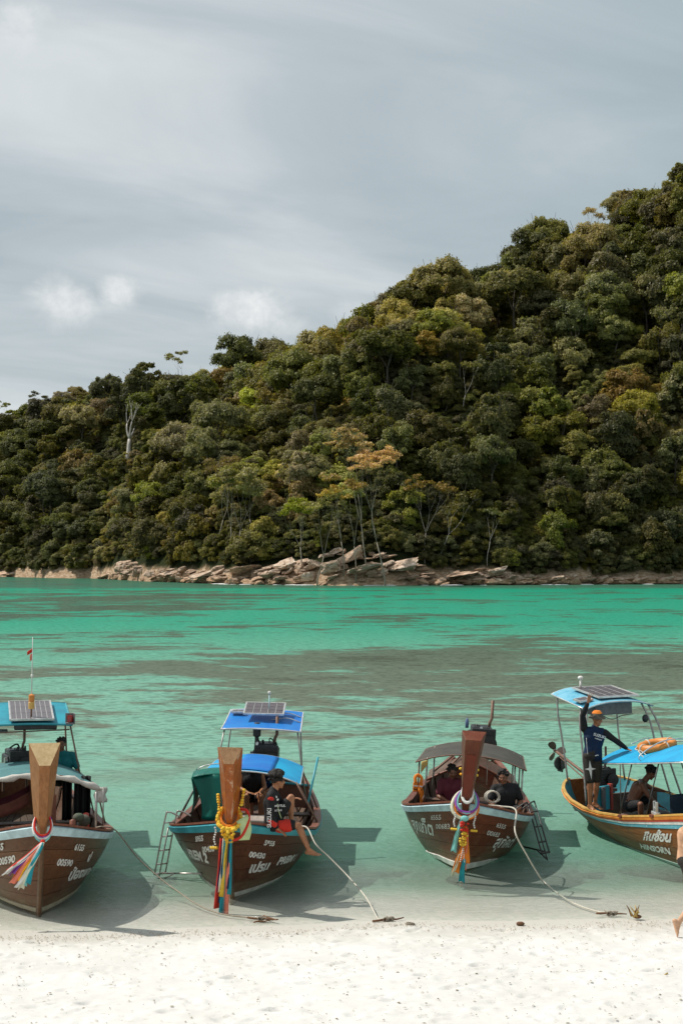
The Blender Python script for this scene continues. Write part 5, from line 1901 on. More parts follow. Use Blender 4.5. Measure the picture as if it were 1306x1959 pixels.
# ================================================================== people
HAIR = cloth('hair_black', (.012, .010, .009), (.03, .024, .02), .6, 30, .8)
SK_TAN = skin('skin_tan', (.36, .155, .075))
SK_DARK = skin('skin_dark', (.20, .085, .045))
SK_PALE = skin('skin_pale', (.56, .33, .20))


def capsule(mb, a, b, ra, rb, n=12):
    a, b = Vector(a), Vector(b)
    d = b - a
    L_ = d.length
    if L_ < 1e-5:
        mb.ball(a, ra, n)
        return
    d.normalize()
    u_, v_ = frame_of(d)
    rings = []
    for (h, k) in ((-1, .0), (-.92, .39), (-.7, .71), (-.38, .92), (0, 1)):
        rings.append((a + d * (h * ra), ra * max(k, .05)))
    for (h, k) in ((0, 1), (.38, .92), (.7, .71), (.92, .39), (1, .0)):
        rings.append((b + d * (h * rb), rb * max(k, .05)))
    mb.loft([[c_ + u_ * math.cos(2 * math.pi * q / n) * r_ + v_ * math.sin(2 * math.pi * q / n) * r_ for q in range(n)] for c_, r_ in rings])


def chain(mb, pts):
    for (a, ra), (b, rb) in zip(pts[:-1], pts[1:]):
        capsule(mb, a, b, ra, rb)


def fuse(mb, name, mat, parent, voxel=.010, smooth=3):
    """grow one continuous surface over overlapping shapes"""
    o_ = mb.build(name + '_src', None)
    m_ = o_.modifiers.new('r', 'REMESH')
    m_.mode = 'VOXEL'
    m_.voxel_size = voxel
    if smooth:
        k_ = o_.modifiers.new('s', 'SMOOTH')
        k_.iterations = smooth
        k_.factor = .5
    dg = bpy.context.evaluated_depsgraph_get()
    me_ = bpy.data.meshes.new_from_object(o_.evaluated_get(dg))
    bpy.data.objects.remove(o_)
    me_.name = name
    me_.shade_smooth()
    me_.materials.clear()
    me_.materials.append(mat)
    return link_mesh(name, me_, parent=parent)


def hand(mb, wrist, dirn, palm_n, curl=.5, s=1.0, spread=.12, thumb_side=1):
    """palm, four unequal fingers bending at two knuckles, and a thumb from the side of the palm"""
    d = Vector(dirn).normalized()
    nrm = (Vector(palm_n) - d * Vector(palm_n).dot(d)).normalized()
    sd = d.cross(nrm).normalized() * thumb_side
    w_ = Vector(wrist)
    for k in (-1.1, -.35, .35, 1.1):
        capsule(mb, w_ + d * .012 * s + sd * k * .014 * s, w_ + d * .078 * s + sd * k * .020 * s, .013 * s, .0115 * s, 8)
    for k, ln in ((-1.5, .058), (-.5, .070), (.5, .076), (1.5, .068)):
        base = w_ + d * .085 * s + sd * k * .0185 * s
        dd = (d + sd * k * spread * .5).normalized()
        p0 = base
        rr_f = .0088 * s
        for j, f_ in enumerate((.45, .32, .23)):
            dd = (dd + nrm * curl * (.28 if j == 0 else .55)).normalized()
            p1 = p0 + dd * ln * f_ * s * 1.25
            capsule(mb, p0, p1, rr_f, rr_f * .92, 8)
            rr_f *= .93
            p0 = p1
    t0 = w_ + d * .02 * s + sd * .022 * s
    td = (d * .75 + sd * .75 + nrm * .2 * curl).normalized()
    t1 = t0 + td * .045 * s
    capsule(mb, t0, t1, .013 * s, .011 * s, 8)
    capsule(mb, t1, t1 + (td + d * .5 + nrm * curl * .4).normalized() * .038 * s, .0105 * s, .009 * s, 8)


def foot(mb, ankle, toe, up_, s=1.0):
    a, t_ = Vector(ankle), Vector(toe)
    d = (t_ - a).normalized()
    up_ = Vector(up_).normalized()
    side = d.cross(up_).normalized()
    heel = a - d * .035 * s - up_ * .045 * s
    capsule(mb, a, heel, .036 * s, .032 * s)
    ball_ = a + d * .12 * s - up_ * .045 * s
    capsule(mb, heel, ball_ + side * .012, .030 * s, .027 * s)
    capsule(mb, a + d * .01, ball_ - side * .010, .034 * s, .024 * s)
    for k in range(5):
        b_ = ball_ + side * (k - 2) * .017 * s
        capsule(mb, b_, b_ + d * (.068 - .006 * k) * s - up_ * .006, .0125 * s if k else .015 * s, .010 * s if k else .0125 * s, 8)


def head_shape(mb, c_, face, up_=(0, 0, 1), s=1.0):
    """skull, jaw, brow, nose, lips, ears. face = direction the face looks"""
    f_ = Vector(face).normalized()
    up_ = (Vector(up_) - f_ * Vector(up_).dot(f_)).normalized()
    sd = f_.cross(up_).normalized()
    c_ = Vector(c_)
    M = Matrix((sd, f_, up_)).transposed()

    def P_(x, y, z): return c_ + M @ (Vector((x, y, z)) * s)
    e = M.to_euler()
    mb.ball(P_(0, -.012, .025), .097 * s, 18, (.80, 1.0, .95), e)
    mb.ball(P_(0, .022, -.030), .075 * s, 16, (.84, .95, 1.05), e)
    capsule(mb, P_(0, .062, -.098), P_(0, .05, -.085), .022 * s, .03 * s)
    capsule(mb, P_(-.032, .080, .022), P_(.032, .080, .022), .012 * s, .012 * s)
    capsule(mb, P_(0, .086, .012), P_(0, .108, -.026), .008 * s, .013 * s)
    capsule(mb, P_(-.012, .098, -.030), P_(.012, .098, -.030), .009 * s, .009 * s)
    capsule(mb, P_(-.018, .084, -.056), P_(.018, .084, -.056), .008 * s, .008 * s)
    capsule(mb, P_(-.016, .083, -.066), P_(.016, .083, -.066), .008 * s, .008 * s)
    for q in (-1, 1):
        mb.ball(P_(q * .078, -.005, -.008), .028 * s, 10, (.35, .75, 1.1), e)
        mb.ball(P_(q * .045, .062, -.025), .026 * s, 10, (1, 1, 1), e)
    return P_, e


def eyes(P_, e, parent, s=1.0):
    for q in (-1, 1):
        MB().ball(P_(q * .031, .083, .004), .0095 * s, 8, (1.3, .6, .75), e).build('eye', P_DKGREY, parent, smooth=True)
        mb = MB()
        capsule(mb, P_(q * .016, .094, .024), P_(q * .046, .086, .026), .004 * s, .003 * s, 6)
        mb.build('eyebrow', HAIR, parent, smooth=True)


def shaggy(P_, e, parent, s=1.0, curls=70, top=.02, seed=1, mat=HAIR, length=.0):
    rs = random.Random(seed)
    mb = MB()
    mb.ball(P_(0, -.022, .040), .102 * s, 14, (.84, .98, .92), e)
    for k in range(curls):
        th = rs.uniform(0, 2 * math.pi)
        ph = rs.uniform(-.3, 1.0)
        cz_ = ph
        r_ = math.sqrt(max(0, 1 - ph * ph)) if ph > 0 else 1
        x, y, z = math.sin(th) * r_ * .084, math.cos(th) * r_ * .10 - .022, .045 + cz_ * .090
        if y > .045 and z < .075: continue
        mb.ball(P_(x * (1.08 + top), y * (1.05 + top), z + top * .25 * (z > .05)), rs.uniform(.016, .028) * s * (1 + top * 3 * (z > .06)), 6)
    if length:
        for k in range(14):
            th = rs.uniform(-1.9, 1.9)
            x, y = math.sin(th) * .078, -math.cos(th) * .085 - .01
            capsule(mb, P_(x, y, .02), P_(x * 1.05, y - .01, -.03 - length), .02 * s, .012 * s, 6)
    return fuse(mb, 'hair', mat, parent, .007, 0 if top > .04 else 1)


def make_person(loc, yaw, label, J, sk, torso_r=1.0, shirt=None, sleeves='short', pants=None, pant_len=.9, voxel=.009, s=1.0, hair=dict(), hands=None, headf=(0, -1, 0), headup=(0, 0, 1), shirt_extra=None, shoe=None, arm_mat=None):
    """J: joints in a frame whose origin is the mid pelvis; faces -y; L is +x ... each limb may be omitted"""
    root = empty('person', loc, (0, 0, R(yaw)))
    tag(root, label, 'person')
    V_ = {k: Vector(v) for k, v in J.items()}
    pel, ch, nk, hd = V_['pelvis'], V_['chest'], V_['neck'], V_['head']
    mb = MB()

    def torso(m_, g=0.0, low=True):
        shl, shr = V_['shL'], V_['shR']
        across = (shl - shr).normalized()
        for q in (-1, 1):
            capsule(m_, pel + across * q * .065, lerp(pel, ch, .5) + across * q * .05, .105 * torso_r + g, .10 * torso_r + g)
            capsule(m_, lerp(pel, ch, .5) + across * q * .05, ch + across * q * .075, .10 * torso_r + g, .115 * torso_r + g)
            capsule(m_, ch + across * q * .07, (shl if q > 0 else shr) - across * q * .035, .108 * torso_r + g, .062 + g)
        capsule(m_, lerp(shl, shr, .25), lerp(shl, shr, .75), .068 + g, .068 + g)
        if low:
            capsule(m_, ch, nk, .09 + g, .058 + g)
    torso(mb)
    capsule(mb, lerp(ch, nk, .6), hd - (hd - nk) * .25, .062, .054)
    P_, e = head_shape(mb, hd, headf, headup, s)
    for q in 'LR':
        if 'el' + q in V_:
            chain(mb, [(V_['sh' + q], .056), (lerp(V_['sh' + q], V_['el' + q], .5), .050), (V_['el' + q], .039), (lerp(V_['el' + q], V_['wr' + q], .35), .041), (V_['wr' + q], .026)])
            hh_ = (hands or {}).get(q)
            if hh_:
                hand(mb, V_['wr' + q], *hh_)
        if 'kn' + q in V_:
            chain(mb, [(V_['hp' + q], .088), (lerp(V_['hp' + q], V_['kn' + q], .45), .078), (V_['kn' + q], .054), (lerp(V_['kn' + q], V_['an' + q], .3), .056), (lerp(V_['kn' + q], V_['an' + q], .6), .045), (V_['an' + q], .034)])
            if 'to' + q in V_:
                shin = (V_['kn' + q] - V_['an' + q]).normalized()
                d_ = (V_['to' + q] - V_['an' + q]).normalized()
                upf = (shin - d_ * shin.dot(d_)).normalized()
                foot(mb, V_['an' + q], V_['to' + q], upf)
    fuse(mb, 'body', sk, root, voxel, 2)
    eyes(P_, e, root, s)
    if shirt:
        m_ = MB()
        torso(m_, .014)
        if sleeves:
            for q in 'LR':
                if 'el' + q in V_:
                    a_, b_ = V_['sh' + q], V_['el' + q]
                    if sleeves == 'short':
                        chain(m_, [(a_, .070), (lerp(a_, b_, .75), .066)])
                    else:
                        chain(m_, [(a_, .068), (lerp(a_, b_, .5), .060), (b_, .050), (lerp(b_, V_['wr' + q], .35), .050), (lerp(b_, V_['wr' + q], .88), .034)])
        fuse(m_, 'shirt', shirt, root, .010, 2)
    if arm_mat:
        m_ = MB()
        for q in 'LR':
            a_, b_ = V_['sh' + q], V_['el' + q]
            chain(m_, [(lerp(a_, b_, .12), .074), (lerp(a_, b_, .5), .065), (b_, .054), (lerp(b_, V_['wr' + q], .35), .054), (lerp(b_, V_['wr' + q], .9), .037)])
            fuse(m_, 'sleeve', arm_mat, root, .010, 2)
            m_ = MB()
    if pants:
        m_ = MB()
        across = (V_['hpL'] - V_['hpR']).normalized()
        capsule(m_, pel - across * .075, pel + across * .075, .112 * torso_r, .112 * torso_r)
        capsule(m_, lerp(pel, ch, .18) - across * .05, lerp(pel, ch, .18) + across * .05, .112 * torso_r, .112 * torso_r)
        for q in 'LR':
            if 'kn' + q in V_:
                a_, b_ = V_['hp' + q], V_['kn' + q]
                chain(m_, [(a_, .105), (lerp(a_, b_, pant_len * .5), .100), (lerp(a_, b_, pant_len), .088)])
        fuse(m_, 'shorts', pants, root, .010, 2)
    if hair is not None:
        shaggy(P_, e, root, s, **hair)
    root['_'] = 0
    del root['_']
    return root, P_, e


def flat_text(body, parent, mat, origin, xdir, ydir, size, name='lettering', thick=.010, depth=.002, bend=None):
    """flat print on cloth: text laid in the plane of xdir, ydir"""
    cu = bpy.data.curves.new('txt', 'FONT')
    cu.body = body
    cu.size = size
    cu.offset = thick * size * 1.2
    ob = bpy.data.objects.new('txt', cu)
    COL.objects.link(ob)
    me_ = bpy.data.meshes.new_from_object(ob.evaluated_get(bpy.context.evaluated_depsgraph_get()))
    bpy.data.objects.remove(ob)
    X_, Y_ = Vector(xdir).normalized(), Vector(ydir).normalized()
    N_ = X_.cross(Y_)
    for v_ in me_.vertices:
        p = Vector(origin) + X_ * v_.co.x + Y_ * v_.co.y
        if bend: p = bend(p, v_.co.x, v_.co.y)
        v_.co = p
    me_.materials.clear()
    me_.materials.append(mat)
    me_.name = name
    return link_mesh(name, me_, parent=parent)


def in_world(root, p):
    return Matrix.Translation(root.location) @ root.rotation_euler.to_matrix().to_4x4() @ Vector(p)


# ---- youth sitting on the bow rail of the second boat, facing right. Here the frame faces +x, near side is -y
pb = Wd(519, 1576, 22.35)
J = dict(pelvis=(0, 0, .02), chest=(.0, .0, .34), neck=(.035, 0, .52), head=(.10, .0, .66),
         shR=(.0, -.18, .455), elR=(-.01, -.25, .19), wrR=(.11, -.23, -.045),
         shL=(.03, .18, .455), elL=(.17, .24, .22), wrL=(.30, .18, .36),
         hpR=(.02, -.09, -.01), knR=(.42, -.13, .0), anR=(.59, -.15, -.38), toR=(.76, -.20, -.40),
         hpL=(.02, .10, .0), knL=(.30, .16, .38), anL=(.30, .17, -.02), toL=(.46, .16, -.06))
boy, P_, e = make_person(pb, 0, 'curly-haired youth in black and red jersey sitting on the bow rail beside the garlanded prow', J, SK_TAN, .92,
                         C['black'], 'long', C['black'], .75, hair=dict(curls=110, top=.14, seed=3), headf=(1, .25, -.02),
                         hands={'R': ((.8, -.1, -.5), (-.3, .2, -1), .5), 'L': ((.9, -.2, .1), (0, 0, -1), .7)})
SU = paint('jersey_white_print', (.75, .74, .72), .7, 0)
# print down the near sleeve and red patches
sl_top, sl_bot = Vector((-.012, -.262, .40)), Vector((-.016, -.312, .20))
flat_text('SUZUKI', boy, SU, (.03, -.315, -.01), (0, 0, 1), (-1, 0, 0), .088, 'sleeve_lettering', .02,
          bend=lambda p, x, y: Vector((p.x - .02, -.245 - .066 * math.cos((y - .03) / .05) * (1 if x < .3 else 1) + (abs(x - .22) > .18) * .0 + .22 * max(0, x - .22) ** 1.3 + .04 * max(0, .16 - x), p.z)))
flat_text('MOTUL', boy, SU, (.055, -.15, .285), (1, 0, .0), (0, 0, 1), .05, 'chest_lettering', .02, bend=lambda p, x, y: Vector((p.x, -.165 + .9 * x * x, p.z)))
flat_text('NTAG', boy, SU, (.055, -.15, .215), (1, 0, .05), (0, 0, 1), .042, 'chest_lettering', .02, bend=lambda p, x, y: Vector((p.x, -.163 + .9 * x * x, p.z)))


def patch(parent, name, mat, c_, r_, sc, rot=(0, 0, 0)):
    return MB().ball(c_, r_, 12, sc, rot).build(name, mat, parent, smooth=True)


patch(boy, 'shoulder_patch', C['red'], (.0, -.215, .415), .062, (.9, .72, .95))
patch(boy, 'shoulder_print', SU, (.065, -.135, .44), .028, (1.2, .5, .8), (0, .5, 0))
patch(boy, 'shoulder_print', SU, (.095, -.115, .385), .022, (1.3, .5, .7), (0, -.7, 0))
m_ = MB()
chain(m_, [((.06, -.245, .03), .050), ((.02, -.25, .075), .052)])
fuse(m_, 'cuff_band', C['red'], boy, .010, 1)
m_ = MB()
chain(m_, [((.14, -.11, -.02), .109), ((.27, -.12, -.01), .101)])
fuse(m_, 'red_short_leg_band', C['red'], boy, .011, 1)
MB().tube(catmull([(.10, -.13, .33), (.12, -.14, .22), (.16, -.12, .10)], 5), .008, 5).build('lanyard', C['lime'], boy, smooth=True)

# ---- standing man waving on the stern of the fourth boat
pm = b4.root.matrix_basis @ Vector((-1.10, 6.62, .68))
pm.z = .62 + .90
J = dict(pelvis=(0, 0, .06), chest=(.03, 0, .40), neck=(.045, -.01, .585), head=(.085, -.03, .735),
         shR=(-.15, .0, .53), elR=(-.19, -.05, .81), wrR=(-.10, -.12, 1.06),
         shL=(.205, .0, .50), elL=(.40, -.09, .36), wrL=(.62, -.14, .20),
         hpR=(-.085, .0, .0), knR=(-.06, -.06, -.43), anR=(-.055, .0, -.86), toR=(.02, -.14, -.90),
         hpL=(.085, .04, .0), knL=(.085, .05, -.43), anL=(.06, .12, -.84), toL=(.18, .01, -.90))
man, P_, e = make_person(pm, 0, 'man in bucket hat and navy top waving while standing on the rightmost boat', J, SK_TAN, .98,
                         C['blue'], None, C['shorts'], .88, hair=dict(curls=30, seed=5), headf=(.45, -.9, -.05), arm_mat=C['black'],
                         hands={'R': ((.25, -.1, 1), (.4, -.9, 0), .12, 1.1, .5, 1), 'L': ((.95, -.1, -.3), (0, 0, -1), .6, 1.0, .12, -1)})
mb = MB()
mb.lathe(P_(0, -.01, .052), [(.165, -.022), (.16, -.014), (.108, .01), (.10, .02), (.092, .07), (.06, .10), (0, .105), (0, .095), (.085, .06), (.10, 0)], 20, (e.to_matrix() @ Vector((0, .05, 1))))
hat = mb.build('bucket_hat', C['khaki'], man, smooth='auto')
MB().lathe(P_(0, -.01, .105), [(.094, -.02), (.094, .02), (.06, .058), (0, .064)], 18, (e.to_matrix() @ Vector((0, .05, 1)))).build('hat_crown', C['orange'], hat, smooth='auto')
flat_text('SUZUKI', man, SU, (-.01, -.14, .455), (1, 0, -.32), (.32, 0, 1), .070, 'chest_lettering', .025, bend=lambda p, x, y: Vector((p.x, -.138 + .75 * (p.x - .04) ** 2, p.z)))
flat_text('outboard', man, SU, (.015, -.14, .395), (1, 0, -.32), (.32, 0, 1), .036, 'chest_lettering', .02, bend=lambda p, x, y: Vector((p.x, -.138 + .75 * (p.x - .04) ** 2, p.z)))
# white crossed mark on the shorts
mb = MB()
cx_, cz_ = -.07, -.17
for (dx_, dz_, L_) in ((1, .04, .11), (-1, -.04, .10), (.10, -1, .20), (-.08, 1, .16)):
    d_ = Vector((dx_, 0, dz_)).normalized()
    n_ = Vector((-d_.z, 0, d_.x))
    c_ = Vector((cx_, -.158, cz_))
    mb.raw([c_ + n_ * .030, c_ - n_ * .030, c_ + d_ * L_ + Vector((0, .030 if abs(dx_) > .5 else .006, 0))], [(0, 1, 2)])
mb.build('shorts_emblem', SU, man, fixn=False)
MB().tube(catmull([(-.13, -.085, .40), (-.12, -.10, .2), (-.10, -.11, .05)], 5), .004, 4).build('side_seam', SU, man, smooth=True)
MB().tube([(.02, -.13, .07), (.06, -.128, .085), (.09, -.12, .08)], .009, 5).build('drawstring', SU, man, smooth=True)
for q in ('R', 'L'):
    pass

# ---- shirtless man bent over inside the fourth boat, facing right
pc_ = Wd(1204, 1541, 26.6)
J = dict(pelvis=(0, 0, .0), chest=(.17, 0, .32), neck=(.30, 0, .47), head=(.40, .0, .60),
         shR=(.20, -.17, .40), elR=(.34, -.24, .16), wrR=(.52, -.18, .02),
         shL=(.24, .17, .41), elL=(.46, .22, .27), wrL=(.68, .18, .23),
         hpR=(.0, -.10, .0), knR=(.10, -.50, .10), anR=(.12, -.42, -.22), toR=(.24, -.50, -.28),
         hpL=(.0, .10, .0), knL=(.42, .16, .10), anL=(.40, .15, -.28), toL=(.56, .15, -.32))
m3, P_, e = make_person(pc_, 0, 'shirtless man bending forward inside the rightmost boat under its cyan awning', J, SK_DARK, 1.12,
                        None, None, C['black'], .8, hair=dict(curls=40, seed=6), headf=(.9, -.1, -.5),
                        hands={'R': ((.9, .1, -.4), (0, 0, -1), .5), 'L': ((1, 0, -.1), (0, 0, -1), .5)})
# ---- helmsman under the roof of the first boat
ph_ = Wd(119, 1492, 27.2)
J = dict(pelvis=(0, 0, 0), chest=(0, 0, .33), neck=(-.01, 0, .52), head=(-.02, -.02, .67),
         shR=(-.20, 0, .46), elR=(-.27, -.04, .20), wrR=(-.16, -.2, .05), shL=(.20, 0, .46), elL=(.30, -.02, .19), wrL=(.20, -.2, .04),
         hpR=(-.1, 0, -.02), hpL=(.1, 0, -.02), knR=(-.12, -.35, .02), knL=(.12, -.35, .02), anR=(-.12, -.33, -.4), anL=(.12, -.33, -.4))
make_person(ph_, 0, 'man with cropped hair in a teal shirt under the leftmost boat roof', J, SK_DARK, 1.12, C['deepteal'], 'short', C['black'], .9,
            hair=dict(curls=30, seed=8), headf=(.15, -1, 0), hands={'R': ((.4, -.8, -.3), (0, 0, -1), .5), 'L': ((-.4, -.8, -.3), (0, 0, -1), .5)})
# ---- two people sitting under the second boat's awning
J2 = dict(pelvis=(0, 0, 0), chest=(0, -.02, .30), neck=(0, -.04, .48), head=(.02, -.06, .62),
          shR=(-.18, 0, .42), elR=(-.24, -.12, .18), wrR=(-.10, -.30, .12), shL=(.18, 0, .42), elL=(.24, -.12, .18), wrL=(.12, -.30, .12),
          hpR=(-.09, 0, -.02), hpL=(.09, 0, -.02), knR=(-.14, -.38, .05), knL=(.14, -.38, .05), anR=(-.12, -.36, -.34), anL=(.12, -.36, -.34))
make_person(Wd(481, 1524, 27.0), 10, 'person in dark clothes sitting under the second boat blue awning, nearer the prow', J2, SK_TAN, 1.05, C['black'], None, C['black'], .6,
            hair=dict(curls=50, seed=11), headf=(.3, -1, -.2), hands={'R': ((.6, -.7, 0), (0, 0, -1), .5), 'L': ((-.6, -.7, 0), (0, 0, -1), .5)}, voxel=.011)
p5, P_, e = make_person(Wd(507, 1522, 27.4), -20, 'person in straw-coloured hat and navy shirt sitting behind the youth in the second boat', J2, SK_TAN, 1.0, C['navy'], None, C['navy'], .6,
                        hair=dict(curls=40, seed=12, length=.1), headf=(-.2, -1, -.1), hands={'R': ((.6, -.7, 0), (0, 0, -1), .5), 'L': ((-.6, -.7, 0), (0, 0, -1), .5)}, voxel=.011)
MB().lathe(P_(0, -.01, .06), [(.15, -.015), (.145, -.005), (.10, .01), (.09, .06), (0, .085), (0, .06), (.08, .0)], 18).build('hat', C['coral'], p5, smooth='auto')
# ---- man in shade inside the third boat, right side
J6 = dict(pelvis=(0, 0, 0), chest=(-.03, -.02, .31), neck=(-.05, -.03, .48), head=(-.07, -.05, .62),
          shR=(-.22, 0, .42), elR=(-.34, -.10, .20), wrR=(-.24, -.30, .08), shL=(.18, 0, .43), elL=(.26, -.06, .18), wrL=(.14, -.26, .06),
          hpR=(-.1, 0, -.02), hpL=(.1, 0, -.02), knR=(-.18, -.38, .10), knL=(.14, -.40, .10), anR=(-.16, -.36, -.28), anL=(.12, -.38, -.28))
make_person(Wd(968, 1552, 26.1), 8, 'man in dark clothes sitting in shade under the grey awning of the third boat', J6, SK_DARK, 1.15, C['black'], 'short', C['black'], .8,
            hair=dict(curls=70, top=.03, seed=14), headf=(-.5, -1, -.1), hands={'R': ((.4, -.8, -.1), (0, 0, -1), .5), 'L': ((-.4, -.8, -.2), (0, 0, -1), .5)}, voxel=.010)
# ---- second figure behind the prow of the third boat
make_person(Wd(862, 1540, 26.8), 0, 'person in maroon clothes sitting behind the red prow of the third boat', J2, SK_DARK, 1.0, C['maroon'], 'short', C['maroon'], .8,
            hair=dict(curls=40, seed=15), headf=(.2, -1, -.3), hands={'R': ((.6, -.7, 0), (0, 0, -1), .5), 'L': ((-.6, -.7, 0), (0, 0, -1), .5)}, voxel=.011)
# ---- walker cut by the right edge
X0 = (1296 - CX) * 19.55 / FPX
zg = float(bed_z(X0, 19.5))
J = dict(pelvis=(.08, 0, 1.04), chest=(.10, 0, 1.38), neck=(.17, 0, 1.60), head=(.23, 0, 1.77),
         shR=(.09, -.20, 1.54), elR=(.02, -.26, 1.27), wrR=(.19, -.28, 1.06), shL=(.30, .20, 1.49), elL=(.44, .24, 1.22), wrL=(.62, .2, 1.1),
         hpR=(.09, -.09, .98), knR=(.22, -.09, .55), anR=(-.045, -.09, .205), toR=(-.005, -.10, .02),
         hpL=(.15, .09, .98), knL=(.42, .09, .60), anL=(.62, .09, .13), toL=(.80, .09, .05))
make_person((X0, 19.6, zg), 0, 'bare-chested walker in dark shorts stepping right at the right edge of the beach', J, SK_PALE, 1.0, None, None, C['shorts'], .75,
            hair=dict(curls=40, seed=17), headf=(1, 0, -.1), hands={'R': ((.5, 0, -1), (.3, 1, 0), .4), 'L': ((.6, 0, -.6), (0, 0, -1), .4)}, voxel=.009)

# ================================================================== rest of boat 4
f = arch_sheet(r4_, 'awning', T_CYAN, 6.75, 3.4, .92, 1.0, 1.74, 2.22, .26, .0, .0, .0, .014, frame=P_ALU, sag=.02)
for q in (0.04, .96):
    for a_ in (0.02, .35, .62):
        p = f(a_, q)
        v_ = (p.y + b4.gx) / (b4.L + b4.gx)
        post(r4_, b4.gun(1 if q > .5 else -1, v_), p, .012, P_DKGREY)
post(r4_, f(.02, .25), Vector((f(.02, .25).x, f(.02, .25).y, .3)), .012, P_STEEL)
MB().tube(catmull([f(.45, .02), f(.45, .02) + Vector((0, .0, .12)), f(.45, .25) + Vector((0, 0, .16)), f(.45, .5) + Vector((0, 0, .12)), f(.45, .5)], 6), .011, 6).build('roof_rail', P_ALU, r4_, smooth=True)
MB().tube(catmull([f(.15, .9), f(.15, .9) + Vector((0, 0, .16)), f(.5, .9) + Vector((0, 0, .16)), f(1, .9) + Vector((0, 0, .10))], 6), .011, 6).build('roof_rail', P_ALU, r4_, smooth=True)
MB().tube(catmull([f(.0, .7), f(.0, .7) + Vector((-.1, .1, .16)), f(.1, .3) + Vector((0, 0, .10))], 6), .011, 6).build('roof_rail', P_ALU, r4_, smooth=True)
rf = arch_sheet(r4_, 'stern_roof', T_FADED, 7.4, 8.9, .76, .68, 2.54, 2.70, .12, .0, .0, .0, .03, frame=P_ALU, droppow=2.6)
for q in (.05, .95):
    for a_, v_ in ((.06, .80), (.22, .84), (.9, .97)):
        p = rf(a_, q)
        g_ = b4.gun(1 if q > .5 else -1, v_)
        g_.x *= .86
        mid = p.lerp(g_, .25) + Vector((.05 * (1 if q > .5 else -1), 0, .06))
        MB().tube(catmull([g_, p.lerp(g_, .5) + Vector((.02 * (1 if q > .5 else -1), 0, .03)), mid, p], 5), .020, 7).build('roof_post', P_STEEL, r4_, smooth=True)
solar(r4_, rf(.45, .56) + Vector((0, 0, .05)), .86, 1.0, .10, 4, 6)
solar(r4_, rf(.25, .10) + Vector((0, 0, .05)), .24, .24, .08, 2, 2, 0, -.12)
MB().box(rf(.2, .5) + Vector((0, .1, -.20)), (.84, .36, .24)).build('battery_box', P_GREY, r4_, bevel=.02)
MB().tube(catmull([rf(.2, .3) + Vector((0, -.1, -.3)), rf(.2, .45) + Vector((0, -.12, -.40)), rf(.2, .62) + Vector((0, -.1, -.34)), rf(.2, .78) + Vector((0, -.1, -.30))], 5), .008, 5).build('cable', P_BLACK, r4_, smooth=True)
mp = rf(.75, .35)
MB().tube([mp, mp + Vector((0, 0, .22))], [.03, .02], 8).build('antenna_stalk', P_WHITE, r4_, smooth=True)
MB().ball(mp + Vector((0, 0, .26)), .055, 12, (1, 1, .75)).build('antenna_dome', P_WHITE, r4_, smooth=True)
MB().ball(rf(.05, .9) + Vector((0, -.02, -.32)), .07, 10, (1, .7, 1.2)).build('lamp', P_BLACK, r4_, smooth=True)
engine(r4_, (.0, 8.2, .72), (0, 0, 0), .9, False, True, seed=12)
sh0, sh1 = Vector((-.15, 8.4, .95)), b4.loc(1062, 1437, 30.6)
MB().tube([sh0, sh1], .03, 8).build('tail_shaft', P_RUST, r4_, smooth=True)
MB().tube([sh0 + Vector((0, 0, -.12)), sh0.lerp(sh1, .85) + Vector((0, 0, -.06))], .014, 6).build('shaft_brace', P_RUST, r4_, smooth=True)
propeller(r4_, sh1, sh1 - sh0, .23, paint('bronze_blade', (.20, .14, .11), .5, .4, (.3, .22, .18), 8, metal=.5))
MB().box(sh1 + Vector((.05, -.1, -.28)), (.02, .22, .30)).lathe(sh1 + Vector((.06, -.1, -.25)), [(0, -.02), (.15, -.02), (.15, .02), (0, .02)], 16, (0, 1, 0)).build('skeg_guard', P_DKGREY, r4_)
# painted bulkhead, seat, mats
P_STRIPE = paint('cyan_board', (.02, .36, .46), .5, .35, (.25, .25, .22), 3)
BK = b4.loc(1150, 1528, 27.35)
MB().box(BK, (.46, .05, .46), (0, 0, .35)).build('bulkhead', P_STRIPE, r4_, bevel=.01)
MB().box(BK + Vector((.02, -.045, 0)), (.10, .03, .44), (0, 0, .35)).build('bulkhead_stripe', P_GREY, r4_)
MB().box(BK + Vector((.25, .09, 0)), (.06, .09, .50), (0, 0, .35)).build('bulkhead_post', P_RED, r4_)
MB().box((-.05, 6.4, .48), (.85, .55, .06)).build('seat_board', M_DECK, r4_, bevel=.01)
nt = MB()
for k in range(9):
    nt.tube([(-.45 + .1 * k, 6.14, .52), (-.35 + .1 * k, 6.66, .525)], .008, 4)
    nt.tube([(-.46, 6.15 + .06 * k, .53), (.36, 6.15 + .06 * k, .53)], .008, 4)
nt.build('seat_webbing', P_DKGREY, r4_)
MB().grid(lambda a_, b_: Vector((-.55 + 1.0 * a_, 4.9 - .5 * a_, 1.12 - .62 * b_ + .04 * math.sin(a_ * 9))), 10, 6, .02).build('dark_mat', cloth('dark_blue_mat', (.012, .025, .045), (.02, .035, .05), .6, 5), r4_, smooth=True)
MB().box((0, 7.35, .52), (1.5, .05, .5)).build('stern_bulkhead', M_INNER, r4_)
cl = MB().box((0, 0, 0), (.22, .10, .05)).box((-.06, 0, .10), (.03, .05, .20)).box((.06, 0, .10), (.03, .05, .20)).box((0, 0, .09), (.12, .035, .03))
g_ = b4.gun(-1, .545)
cl.build('mooring_cleat', P_ALU, r4_, bevel=.008, loc=g_ + Vector((.04, 0, .062)), rot=(0, 0, 1.3))
for q_ in (.545, .66):
    g_ = b4.gun(-1, q_)
    MB().box(g_ + Vector((.02, 0, .022)), (.17, .10, .044)).build('rail_scarf', M_TRIM, r4_)

